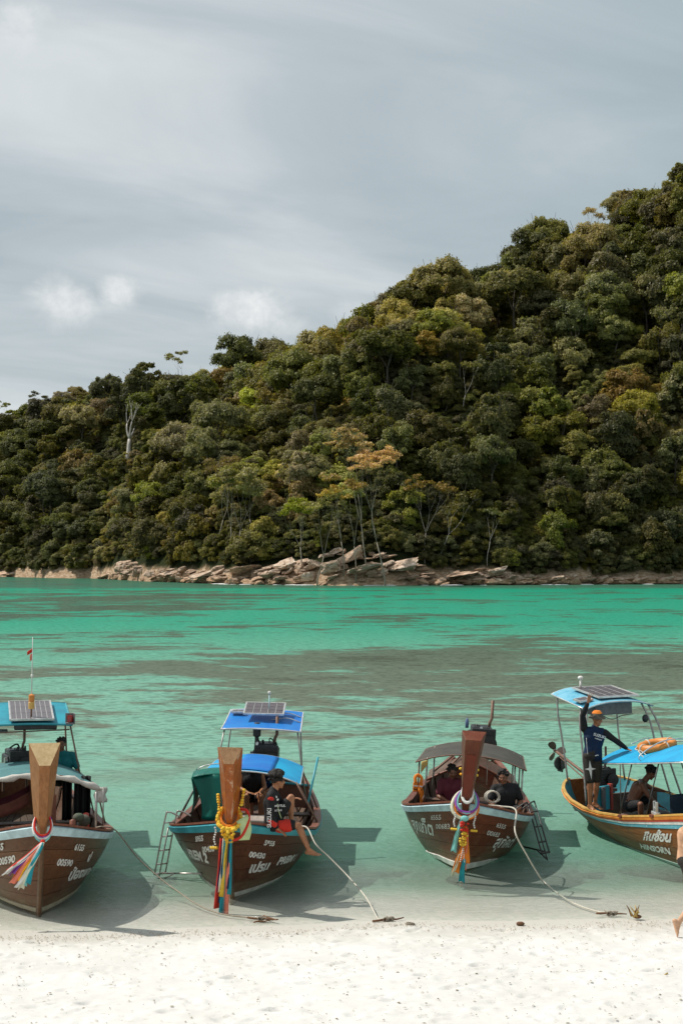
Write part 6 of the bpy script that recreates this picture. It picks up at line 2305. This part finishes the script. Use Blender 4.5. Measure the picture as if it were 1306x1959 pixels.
# lifebuoy lying on the cyan awning
lp = f(.36, .30) + Vector((0, 0, .065))
lw = r4_.matrix_basis @ lp
lb = empty('lifebuoy', lw, (.05, -.18, -.1))
tag(lb, 'orange lifebuoy with white rope lying on the cyan awning of the rightmost boat', 'lifebuoy')
MB().tube([(math.cos(k / 28 * 6.2832) * .29, math.sin(k / 28 * 6.2832) * .29, 0) for k in range(28)], .075, 12, closed=True).build('ring', P_ORANGE, lb, smooth=True)
for k in range(4):
    th = k * math.pi / 2 + .5
    c_, t_ = Vector((math.cos(th) * .29, math.sin(th) * .29, 0)), Vector((-math.sin(th), math.cos(th), 0))
    rd = Vector((math.cos(th), math.sin(th), 0))
    MB().tube([c_ + rd * math.cos(a_ / 10 * 6.2832) * .080 + Vector((0, 0, math.sin(a_ / 10 * 6.2832) * .080)) for a_ in range(10)], .014, 6, closed=True).build('rope_band', C_ROPE, lb, smooth=True)
MB().tube(catmull([(-.35, -.05, .04), (-.40, -.14, .02), (-.30, -.22, -.02), (-.22, -.35, -.12), (-.30, -.36, -.10), (-.36, -.2, .0)], 6), .011, 6).build('grab_line', C_ROPE, lb, smooth=True)
MB().tube(catmull([(.34, .05, .02), (.45, .0, .0), (.55, .06, .01), (.62, .0, .0)], 6), .012, 6).build('grab_line', C_ROPE, lb, smooth=True)
for k, (x_, y_) in enumerate(((-.78, 7.0),)):
    cc = coil(None, r4_.matrix_basis @ Vector((-.83, 7.55, .45)), .13, 4, C_ROPE, 'rope_coil', 3)
    tag(cc, 'white and red rope coil hung in the stern corner behind the waving man', 'rope coil')

# ================================================================== garlands and scarves on the prows
def ring_pts(B, drop_f, drop_b, w_, back_y, front_y, z0, n=22, cx=0):
    """loop of cloth round the prow: high at the back, sagging to the front"""
    pts = []
    for k in range(n):
        th = 2 * math.pi * k / n
        y = lerp(back_y, front_y, (1 - math.cos(th)) / 2)
        x = cx + math.sin(th) * w_ * (.45 + .62 * (1 - math.cos(th)) / 2)
        z = z0 - drop_f * ((1 - math.cos(th)) / 2) ** 1.4 + drop_b
        pts.append(Vector((x, y, z)))
    return pts


def scarf_ring(B, name, mat, w_, drop, z0, r_=.022, lab=None, cat='scarf', cx=0, yy=0):
    o_ = MB().tube(ring_pts(B, drop, 0, w_, -B.gx + .04 + yy, -B.gx - .22 + yy, z0, cx=cx), r_, 7, closed=True).build(name, mat, None, smooth=True)
    o_.matrix_basis = B.root.matrix_basis.copy()
    if lab: tag(o_, lab, cat, 'cloths and garlands tied round the prows')
    return o_


def streamer(B, name, mat, top, bot, w_, lab=None, sway=.02, seed=0, fold=3, parent=None, yoff=0, cat='scarf', n=14, twist=0):
    rs = random.Random(seed)
    a_, b_ = Vector(top), Vector(bot)
    ph = rs.uniform(0, 6)

    def fn(u, v):
        c_ = a_.lerp(b_, u)
        ww = w_ * (.55 + .6 * u)
        q = v - .5
        return c_ + Vector((q * ww + sway * math.sin(u * 5 + ph) * u, -.018 * math.cos(v * fold * 2 + ph) - .012 * math.sin(u * 9 + ph + v * 3) + twist * q * .05, -.01 * math.sin(v * 5 + ph) - (.03 * abs(q) if u > .9 else 0)))
    o_ = MB().grid(fn, n, 6, .004).build(name, mat, parent, smooth=True)
    if parent is None:
        o_.matrix_basis = B.root.matrix_basis.copy()
    if lab: tag(o_, lab, cat, 'cloths and garlands tied round the prows')
    return o_


# boat 1
z1 = 1.62
scarf_ring(b1, 'prow_scarf', C['white'], .165, .34, z1, .018, 'white outer loop of cloth round the leftmost prow')
scarf_ring(b1, 'prow_scarf', C['red'], .145, .31, z1 + .02, .015, 'red loop of cloth round the leftmost prow', yy=-.01)
scarf_ring(b1, 'prow_scarf', C['purple'], .150, .33, z1 + .01, .014, 'purple loop of cloth round the leftmost prow', cx=.012, yy=.01)
scarf_ring(b1, 'prow_scarf', C['lightteal'], .152, .36, z1 - .015, .013, 'pale green loop of cloth round the leftmost prow', yy=-.02)
kn = Vector((0, -b1.gx - .26, z1 - .37))
k1 = empty('ribbon_bunch', b1.root.matrix_basis @ kn)
k1.rotation_euler = b1.root.rotation_euler
tag(k1, 'bunch of red, white, orange and teal ribbons blowing left from the leftmost prow', 'ribbons', 'cloths and garlands tied round the prows')
MB().ball((0, 0, 0), .035, 10).build('knot', C['red'], k1, smooth=True)
for k, (cn, ex, ez) in enumerate((('red', -.44, -.36), ('purple', -.41, -.42), ('white', -.50, -.42), ('orange', -.40, -.50), ('marigold', -.36, -.52), ('coral', -.44, -.54), ('white', -.34, -.60), ('lightteal', -.28, -.58), ('cream', -.30, -.62), ('teal', -.24, -.55))):
    streamer(b1, 'ribbon', C[cn], (0, -.01 - .006 * k, -.01), (ex, -.06 - .008 * k, ez), .075, seed=k, sway=.03, parent=k1)
# boat 2: marigold garland with red core, green and pink sash, hanging ribbons
gl = empty('marigold_garland', b2.root.matrix_basis @ Vector((0, 0, 0)))
gl.rotation_euler = b2.root.rotation_euler
tag(gl, 'thick yellow and orange marigold garland hung round the second prow', 'garland', 'cloths and garlands tied round the prows')
z2 = 1.56
rp_ = ring_pts(b2, .30, 0, .215, -b2.gx + .10, -b2.gx - .24, z2, 40)
core = MB().tube([p + Vector((0, 0, .0)) * 1 for p in ring_pts(b2, .28, 0, .165, -b2.gx + .10, -b2.gx - .20, z2, 24)], .026, 7, closed=True).build('orange_band', C['orange'], gl, smooth=True)
rs = random.Random(9)
fm = MB().ball((0, 0, 0), .030, 8, (1, 1, .8)).mesh('flower')
fm.shade_smooth()
fm.materials.append(C['yellow'])
fm2 = fm.copy()
fm2.materials.clear()
fm2.materials.append(C['marigold'])
k_ = 0
for i, p in enumerate(rp_):
    for j in range(2):
        o_ = link_mesh('flower', fm if (i + j) % 3 else fm2, parent=gl, loc=p + Vector((rs.uniform(-.012, .012), rs.uniform(-.02, .012), -.03 * j + rs.uniform(-.01, .01))), rot=(rs.random(), rs.random(), 0), scale=rs.uniform(.85, 1.25))
for k in range(46):
    q = rs.random()
    x_ = rs.uniform(-.12, .12) * (1 - q * .6)
    link_mesh('flower', fm if rs.random() < .7 else fm2, parent=gl, loc=(x_, -b2.gx - .27 + rs.uniform(-.02, .02), z2 - .30 - .20 * q), scale=rs.uniform(.7, 1.1))
for sx_, zt in ((-.16, 1.62), (.17, 1.70)):
    for k in range(7):
        link_mesh('flower', fm2 if k % 2 else fm, parent=gl, loc=(sx_ * (1 + .03 * k), -b2.gx - .12 + .01 * k, zt + .035 * (k - 3)), scale=rs.uniform(.7, 1.1))
tas = MB()
for k in range(8):
    tas.ball((-.205 + .012 * math.sin(k), -b2.gx - .22, z2 - .30 - .035 * k), .016, 6)
tas.build('jasmine_string', C['white'], gl, smooth=True)
for k in range(3):
    link_mesh('flower', fm, parent=gl, loc=(-.25 + .035 * k, -b2.gx - .22, z2 - .60), scale=1.0)
o_ = MB().tube(catmull([(.16, -b2.gx - .02, z2 - .05), (.26, -b2.gx - .1, z2 - .06), (.29, -b2.gx - .16, z2 - .20), (.19, -b2.gx - .22, z2 - .42), (.05, -b2.gx - .27, z2 - .48)], 6), .022, 7).build('prow_scarf', C['red'], None, smooth=True)
o_.matrix_basis = b2.root.matrix_basis.copy()
tag(o_, 'red twisted sash looping right of the marigold garland', 'scarf', 'cloths and garlands tied round the prows')
o_ = MB().grid(lambda u, v: Vector((.27 - .16 * u + .03 * v + .05 * math.sin(v * 3), -b2.gx - .16 - .06 * u, z2 - .10 - .38 * v - .10 * u * (1 - v))), 8, 8, .006).build('prow_scarf', C['lime'], None, smooth=True)
o_.matrix_basis = b2.root.matrix_basis.copy()
tag(o_, 'pale green sash folded right of the marigold garland', 'scarf', 'cloths and garlands tied round the prows')
z_t = z2 - .48
rb = empty('ribbon_bunch', b2.root.matrix_basis.copy() @ Vector((0, 0, 0)))
rb.rotation_euler = b2.root.rotation_euler
tag(rb, 'long red, yellow, teal and coral ribbons hanging down the second prow stem', 'ribbons', 'cloths and garlands tied round the prows')
for k, (cn, x0, x1, ln, w_) in enumerate((('red', -.10, -.145, 1.00, .075), ('navy', -.07, -.135, .92, .06), ('cream', -.06, -.09, .75, .06), ('teal', -.035, -.075, 1.10, .065), ('yellow', -.01, -.075, .82, .08),
                                          ('coral', .03, -.02, 1.10, .075), ('teal', .045, .035, .78, .055), ('blue', .02, .02, .70, .05))):
    streamer(b2, 'ribbon', C[cn], (x0, -b2.gx - .26 - .006 * k, z_t + .03), (x1, -b2.gx - .26 - .006 * k, z_t - ln), w_, seed=20 + k, sway=.006, parent=rb)
# boat 3
z3 = 1.66
for (cn, w_, dp, zz, rr2, lab) in (('white', .105, .30, z3 + .08, .026, 'white knotted cloth tied highest round the third prow'), ('cream', .245, .40, z3 - .08, .030, 'cream twisted cloth looping left round the third prow'),
                                   ('purple', .225, .34, z3 - .04, .020, 'purple cloth loop round the third prow'), ('lightteal', .19, .36, z3 - .03, .020, 'light teal cloth loop round the third prow'),
                                   ('orange', .235, .38, z3 - .10, .022, 'orange cloth loop round the third prow'), ('pink', .21, .33, z3 - .07, .016, 'pink cloth loop round the third prow')):
    scarf_ring(b3, 'prow_scarf', C[cn], w_, dp, zz, rr2, lab, cx=-.02 if cn == 'cream' else .02)
rb = empty('ribbon_bunch', b3.root.matrix_basis.copy() @ Vector((0, 0, 0)))
rb.rotation_euler = b3.root.rotation_euler
tag(rb, 'orange streamer with red flowers and teal tails hanging from the third prow', 'ribbons', 'cloths and garlands tied round the prows')
yb = -b3.gx - .27
MB().ball((0, yb, z3 - .47), .05, 10, (1.3, .8, 1)).build('knot', C['lightteal'], rb, smooth=True)
for k, (cn, x0, z0_, x1, z1_, w_, yo) in enumerate((('lightteal', -.05, z3 - .48, -.16, z3 - 1.02, .08, .02), ('orange', .0, z3 - .90, -.10, z3 - 1.36, .12, 0), ('orange', .03, z3 - .60, .05, z3 - 1.18, .12, .012), ('cream', -.05, z3 - 1.05, -.13, z3 - 1.42, .05, .01),
                                                ('teal', .03, z3 - 1.12, .0, z3 - 1.50, .09, -.01), ('coral', .06, z3 - .7, .04, z3 - 1.3, .05, .02))):
    o_ = streamer(b3, 'ribbon', C[cn], (x0, yb + yo, z0_), (x1, yb + .10 * 0 + yo + .35 * max(0, (z3 - .9) - z1_) * .4, z1_), w_, seed=40 + k, sway=.01, parent=rb)
fr_ = fm.copy()
fr_.materials.clear()
fr_.materials.append(C['red'])
for k in range(44):
    q = rs.random()
    link_mesh('flower', fr_ if q < .42 else fm, parent=rb, loc=(rs.uniform(-.055, .065), yb - .03 + rs.uniform(-.015, .015), z3 - .52 - .38 * q), scale=rs.uniform(.6, .95))
for sx_ in (-.16, .16):
    tas = MB()
    for k in range(8):
        tas.ball((sx_ + .01 * math.sin(k), yb + .04, z3 - .40 - .03 * k), .016, 6)
    tas.build('jasmine_string', C['white'], rb, smooth=True)
    for k in range(3):
        link_mesh('flower', fm, parent=rb, loc=(sx_ - .035 + .035 * k, yb + .03, z3 - .66), scale=.9)
tas = MB()
for k in range(9):
    for s_ in (-1, 1):
        tas.ball((.005 + s_ * .004 * k, yb - .02, z3 - .92 - .03 * k), .011, 6)
tas.build('bead_string', C['white'], rb, smooth=True)
for (sx_, zz, cn) in ((-.13, 1.86, 'coral'), (.19, 1.86, 'white'), (-.15, 1.95, 'white'), (.2, 1.95, 'lime')):
    link_mesh('flower', fm2 if cn == 'coral' else fm, parent=rb, loc=(sx_ * .78, -b3.gx - .02, zz), scale=1.0)
cc = coil(None, b3.root.matrix_basis @ Vector((.42, .55, 1.35)), .12, 3, C_ROPE, 'rope_coil', 5)
cc.rotation_euler = (R(80), 0, .2)
tag(cc, 'white rope coil hanging right of the third prow', 'rope coil')

# life jackets hung on the left post of boat 3
for k, dz_ in enumerate((0, -.24)):
    e_ = empty('life_jacket', Wd(799 + 5 * k, 1496 + 22 * k, 26.2), (0, .15 - .4 * k, .3 + k), scale=.74)
    tag(e_, 'orange life jacket hanging on the left post of the third boat, ' + ('upper one' if k == 0 else 'lower one'), 'life jacket', 'life jackets on the third boat')
    MB().tube(catmull([(-.07, -.03, -.02), (-.085, 0, .10), (0, .04, .16), (.085, 0, .10), (.07, -.03, -.02)], 5), .042, 8).build('collar', C['orange'], e_, smooth=True)
    for q in (-1, 1):
        MB().box((q * .065, -.03, -.13), (.115, .06, .24), (0, q * .08, 0)).build('float_panel', C['orange'], e_, bevel=.025)
        MB().box((q * .065, -.063, -.10), (.10, .006, .03)).build('reflective_band', C['white'], e_)
    MB().box((0, -.065, -.18), (.24, .012, .022)).build('strap', C['black'], e_)

# ================================================================== ropes and sticks on the sand
def rope(pts, r_, mat, lab, name='mooring_rope'):
    o_ = MB().tube(catmull(pts, 8), r_, 6).build(name, mat, None, smooth=True)
    tag(o_, lab, 'rope', 'mooring ropes')
    return o_


g_ = b1.root.matrix_basis @ (b1.gun(1, .20) + Vector((-.1, 0, .05)))
g2 = b1.root.matrix_basis @ (b1.gun(1, .24) + Vector((.08, 0, .0)))
rope([g_ + Vector((-.12, .1, 0)), g_ + Vector((.0, 0, .03)), g2, Wz(262, 1640, .42), Wz(310, 1684, .10), Wz(340, 1706, .015), Wz(378, 1732, -.005), Wz(412, 1746, .0), Wz(440, 1752, .012), Wz(486, 1757, .02), Wz(505, 1759, .03)], .011, C_ROPEG,
     'slack grey rope running from the leftmost boat to a stick on the sand')
g_ = b2.root.matrix_basis @ (b2.gun(1, .17) + Vector((.05, -.04, 0)))
rope([g_ + Vector((-.1, .1, .04)), g_ + Vector((.03, -.05, .03)), Wz(604, 1616, .72), Wz(630, 1641, .52), Wz(668, 1680, .26), Wz(700, 1718, .14), Wz(722, 1757, .03), Wz(730, 1760, .03)], .012, C_ROPE,
     'taut white rope from the second boat down to a stick on the sand')
g_ = b3.root.matrix_basis @ (b3.gun(1, .07) + Vector((0, 0, .06)))
rope([g_ + Vector((-.2, .1, .0)), g_, g_ + Vector((.22, -.25, -.02)), Wz(985, 1592, .92), Wz(1008, 1638, .50), Wz(1030, 1675, .16), Wz(1040, 1688, .03), Wz(1070, 1712, -.02), Wz(1100, 1730, -.005), Wz(1140, 1744, .015), Wz(1166, 1748, .03)], .013, C_ROPE,
     'white rope from the third boat dipping into the shallows and up to a stick')


def stick(x0, y0, x1, y1, lab, r_=.016, knots=2, seed=0, z=.03):
    rs = random.Random(seed)
    a_, b_ = Wz(x0, y0, z), Wz(x1, y1, z)
    e_ = empty('stick', a_)
    tag(e_, lab, 'stick', 'sticks holding the mooring ropes')
    d_ = b_ - a_
    pts = [d_ * k / 5 + Vector((rs.uniform(-.01, .01), rs.uniform(-.02, .02), rs.uniform(-.003, .015))) for k in range(6)]
    MB().tube(pts, [r_, r_ * 1.1, r_, r_ * .9, r_ * .8, r_ * .5], 7).build('branch', M_STICK, e_, smooth=True)
    for k in range(knots):
        c_ = d_ * (.4 + .16 * k)
        m_ = MB()
        for q in range(4):
            m_.tube([c_ + Vector((math.cos(t_ / 8 * 6.28) * (.028 + .004 * q) + .008 * q, .012 * q - .02, math.sin(t_ / 8 * 6.28) * .03 + .01)) for t_ in range(8)], .009, 5, closed=True)
        m_.tube([c_, c_ + Vector((rs.uniform(-.12, .12), rs.uniform(-.05, .05), .05))], .008, 5)
        m_.build('knot', C_ROPEG, e_, smooth=True)
    return e_


M_STICK = wood('driftwood_brown', (.12, .055, .028), (.20, .10, .05), (.16, .11, .07), .8, 0, scale=(3, 20, 20))
stick(474, 1758, 532, 1761, 'forked brown stick lying below the second prow, tied to grey rope', .015, 1, 1)
stick(484, 1766, 520, 1762, 'short lower stick under the forked stick below the second prow', .011, 0, 2, .015)
e_ = stick(505, 1753, 530, 1763, 'short dark crosspiece on the forked stick below the second prow', .012, 0, 3, .04)
stick(713, 1763, 771, 1758, 'brown stick with white knots at the end of the taut rope', .016, 2, 4)
stick(1140, 1750, 1198, 1749, 'dark stick with frayed knots at the end of the third boat rope', .014, 2, 5)
# frayed root clump and rope end
cl_ = empty('driftwood_clump', Wz(1212, 1757, .03))
tag(cl_, 'frayed brown driftwood clump beside the rightmost stick on the sand', 'driftwood')
rs = random.Random(3)
for k in range(11):
    a_ = Vector((rs.uniform(-.03, .05), rs.uniform(-.04, .04), .02))
    b_ = a_ + Vector((rs.uniform(-.14, .10), rs.uniform(-.08, .08), rs.uniform(.02, .17)))
    MB().tube([a_, a_.lerp(b_, .5) + Vector((rs.uniform(-.02, .02), 0, .02)), b_], [.014, .010, .004], 5).build('twig', M_STICK if k % 2 else C['straw'], cl_, smooth=True)
MB().ball((.05, 0, .02), .05, 10, (1.3, .9, .6)).build('husk', M_STICK, cl_, smooth=True)
fr = coil(None, Wz(784, 1771, .03), .055, 2, C_ROPEG, 'rope_end', 8)
tag(fr, 'loose frayed rope end on the sand right of the taut rope stick', 'rope end')
nug = MB().ball((0, 0, 0), .045, 9, (1.4, 1, .7)).build('coconut_husk', M_STICK, None, smooth=True)
nug.location = Wz(995, 1768, .05)
tag(nug, 'small brown husk on the tide line left of centre right', 'husk')
nug['label'] = 'small brown husk on the tide line below the third boat rope'
nug2 = MB().ball((0, 0, 0), .05, 9, (1.4, 1, .7)).tube([(0, 0, 0), (.10, .02, .05)], .010, 5).build('dry_leaf_husk', C['straw'], None, smooth=True)
nug2.location = Wz(1262, 1871, .16)
tag(nug2, 'curled dry leaf low on the sand near the right edge', 'leaf')

# tide-line litter: shell grit, leaf scraps and twigs, uncountable
rs = np.random.RandomState(12)
Vv, Ff = [], []


def scrap(x, y, L_, W_, ang, h_):
    z = float(bed_z(x, y)) + .012
    ca, sa = math.cos(ang), math.sin(ang)
    o = len(Vv)
    for (a_, b_, c_) in ((-L_, 0, 0), (0, -W_, h_ * .6), (L_, 0, 0), (0, W_, h_ * .6), (0, 0, h_)):
        Vv.append((x + a_ * ca - b_ * sa, y + a_ * sa + b_ * ca, z + c_))
    for q in ((0, 1, 4), (1, 2, 4), (2, 3, 4), (3, 0, 4)):
        Ff.append(tuple(o + i for i in q))


for k in range(2200):
    x = rs.uniform(-5, 5)
    if k < 1150:
        y = float(SHORE(np.array(x))) - .55 + rs.normal() * .13 + .12 * math.sin(x * 1.7)
        L_ = rs.uniform(.006, .018)
    elif k < 1900:
        y = rs.uniform(14.6, 20.3)
        L_ = rs.uniform(.006, .02)
    else:
        cxx = (k * 37 % 23) / 23 * 9.4 - 4.7
        cyy = 14.9 + (k * 53 % 31) / 31 * 5.0
        x, y = cxx + rs.normal() * .16, cyy + rs.normal() * .05
        L_ = rs.uniform(.008, .030)
    scrap(x, y, L_, L_ * rs.uniform(.25, .8), rs.uniform(-1, 1), rs.uniform(.004, .014))
me = bpy.data.meshes.new('beach_litter')
me.from_pydata(Vv, [], Ff)
m, t, out = new_mat('litter')
gi_ = t.add('ShaderNodeNewGeometry').outputs['Random Per Island']
bsdf(t, out, col=t.ramp(gi_, [(0, (.10, .06, .035)), (.35, (.24, .17, .10)), (.7, (.42, .34, .24)), (1, (.20, .18, .12))]), rough=.9)
me.materials.append(m)
tag(link_mesh('beach_litter', me), 'brown leaf scraps and shell grit strewn over the white sand', 'litter', kind='stuff')

# white water at the foot of the far rocks
Vv, Ff = [], []
rs = random.Random(8)
fb = MB()
for k in range(46):
    x = rs.choice([rs.uniform(560, 560 + 30), rs.uniform(430, 470), rs.uniform(400, 960), rs.uniform(1020, 1300)])
    D = float(np.interp(x, *zip(*SHORE_TAB))) - rs.uniform(1.5, 4)
    fb.ball(((x - CX) / FPX * D, D, .03), rs.uniform(.4, 1.1), 8, (1.6, .5, .16))
tag(fb.build('breaking_foam', paint('foam_far', (.78, .78, .76), .7, 0), smooth=True), 'white water breaking at the foot of the far rocks', 'foam', kind='stuff')
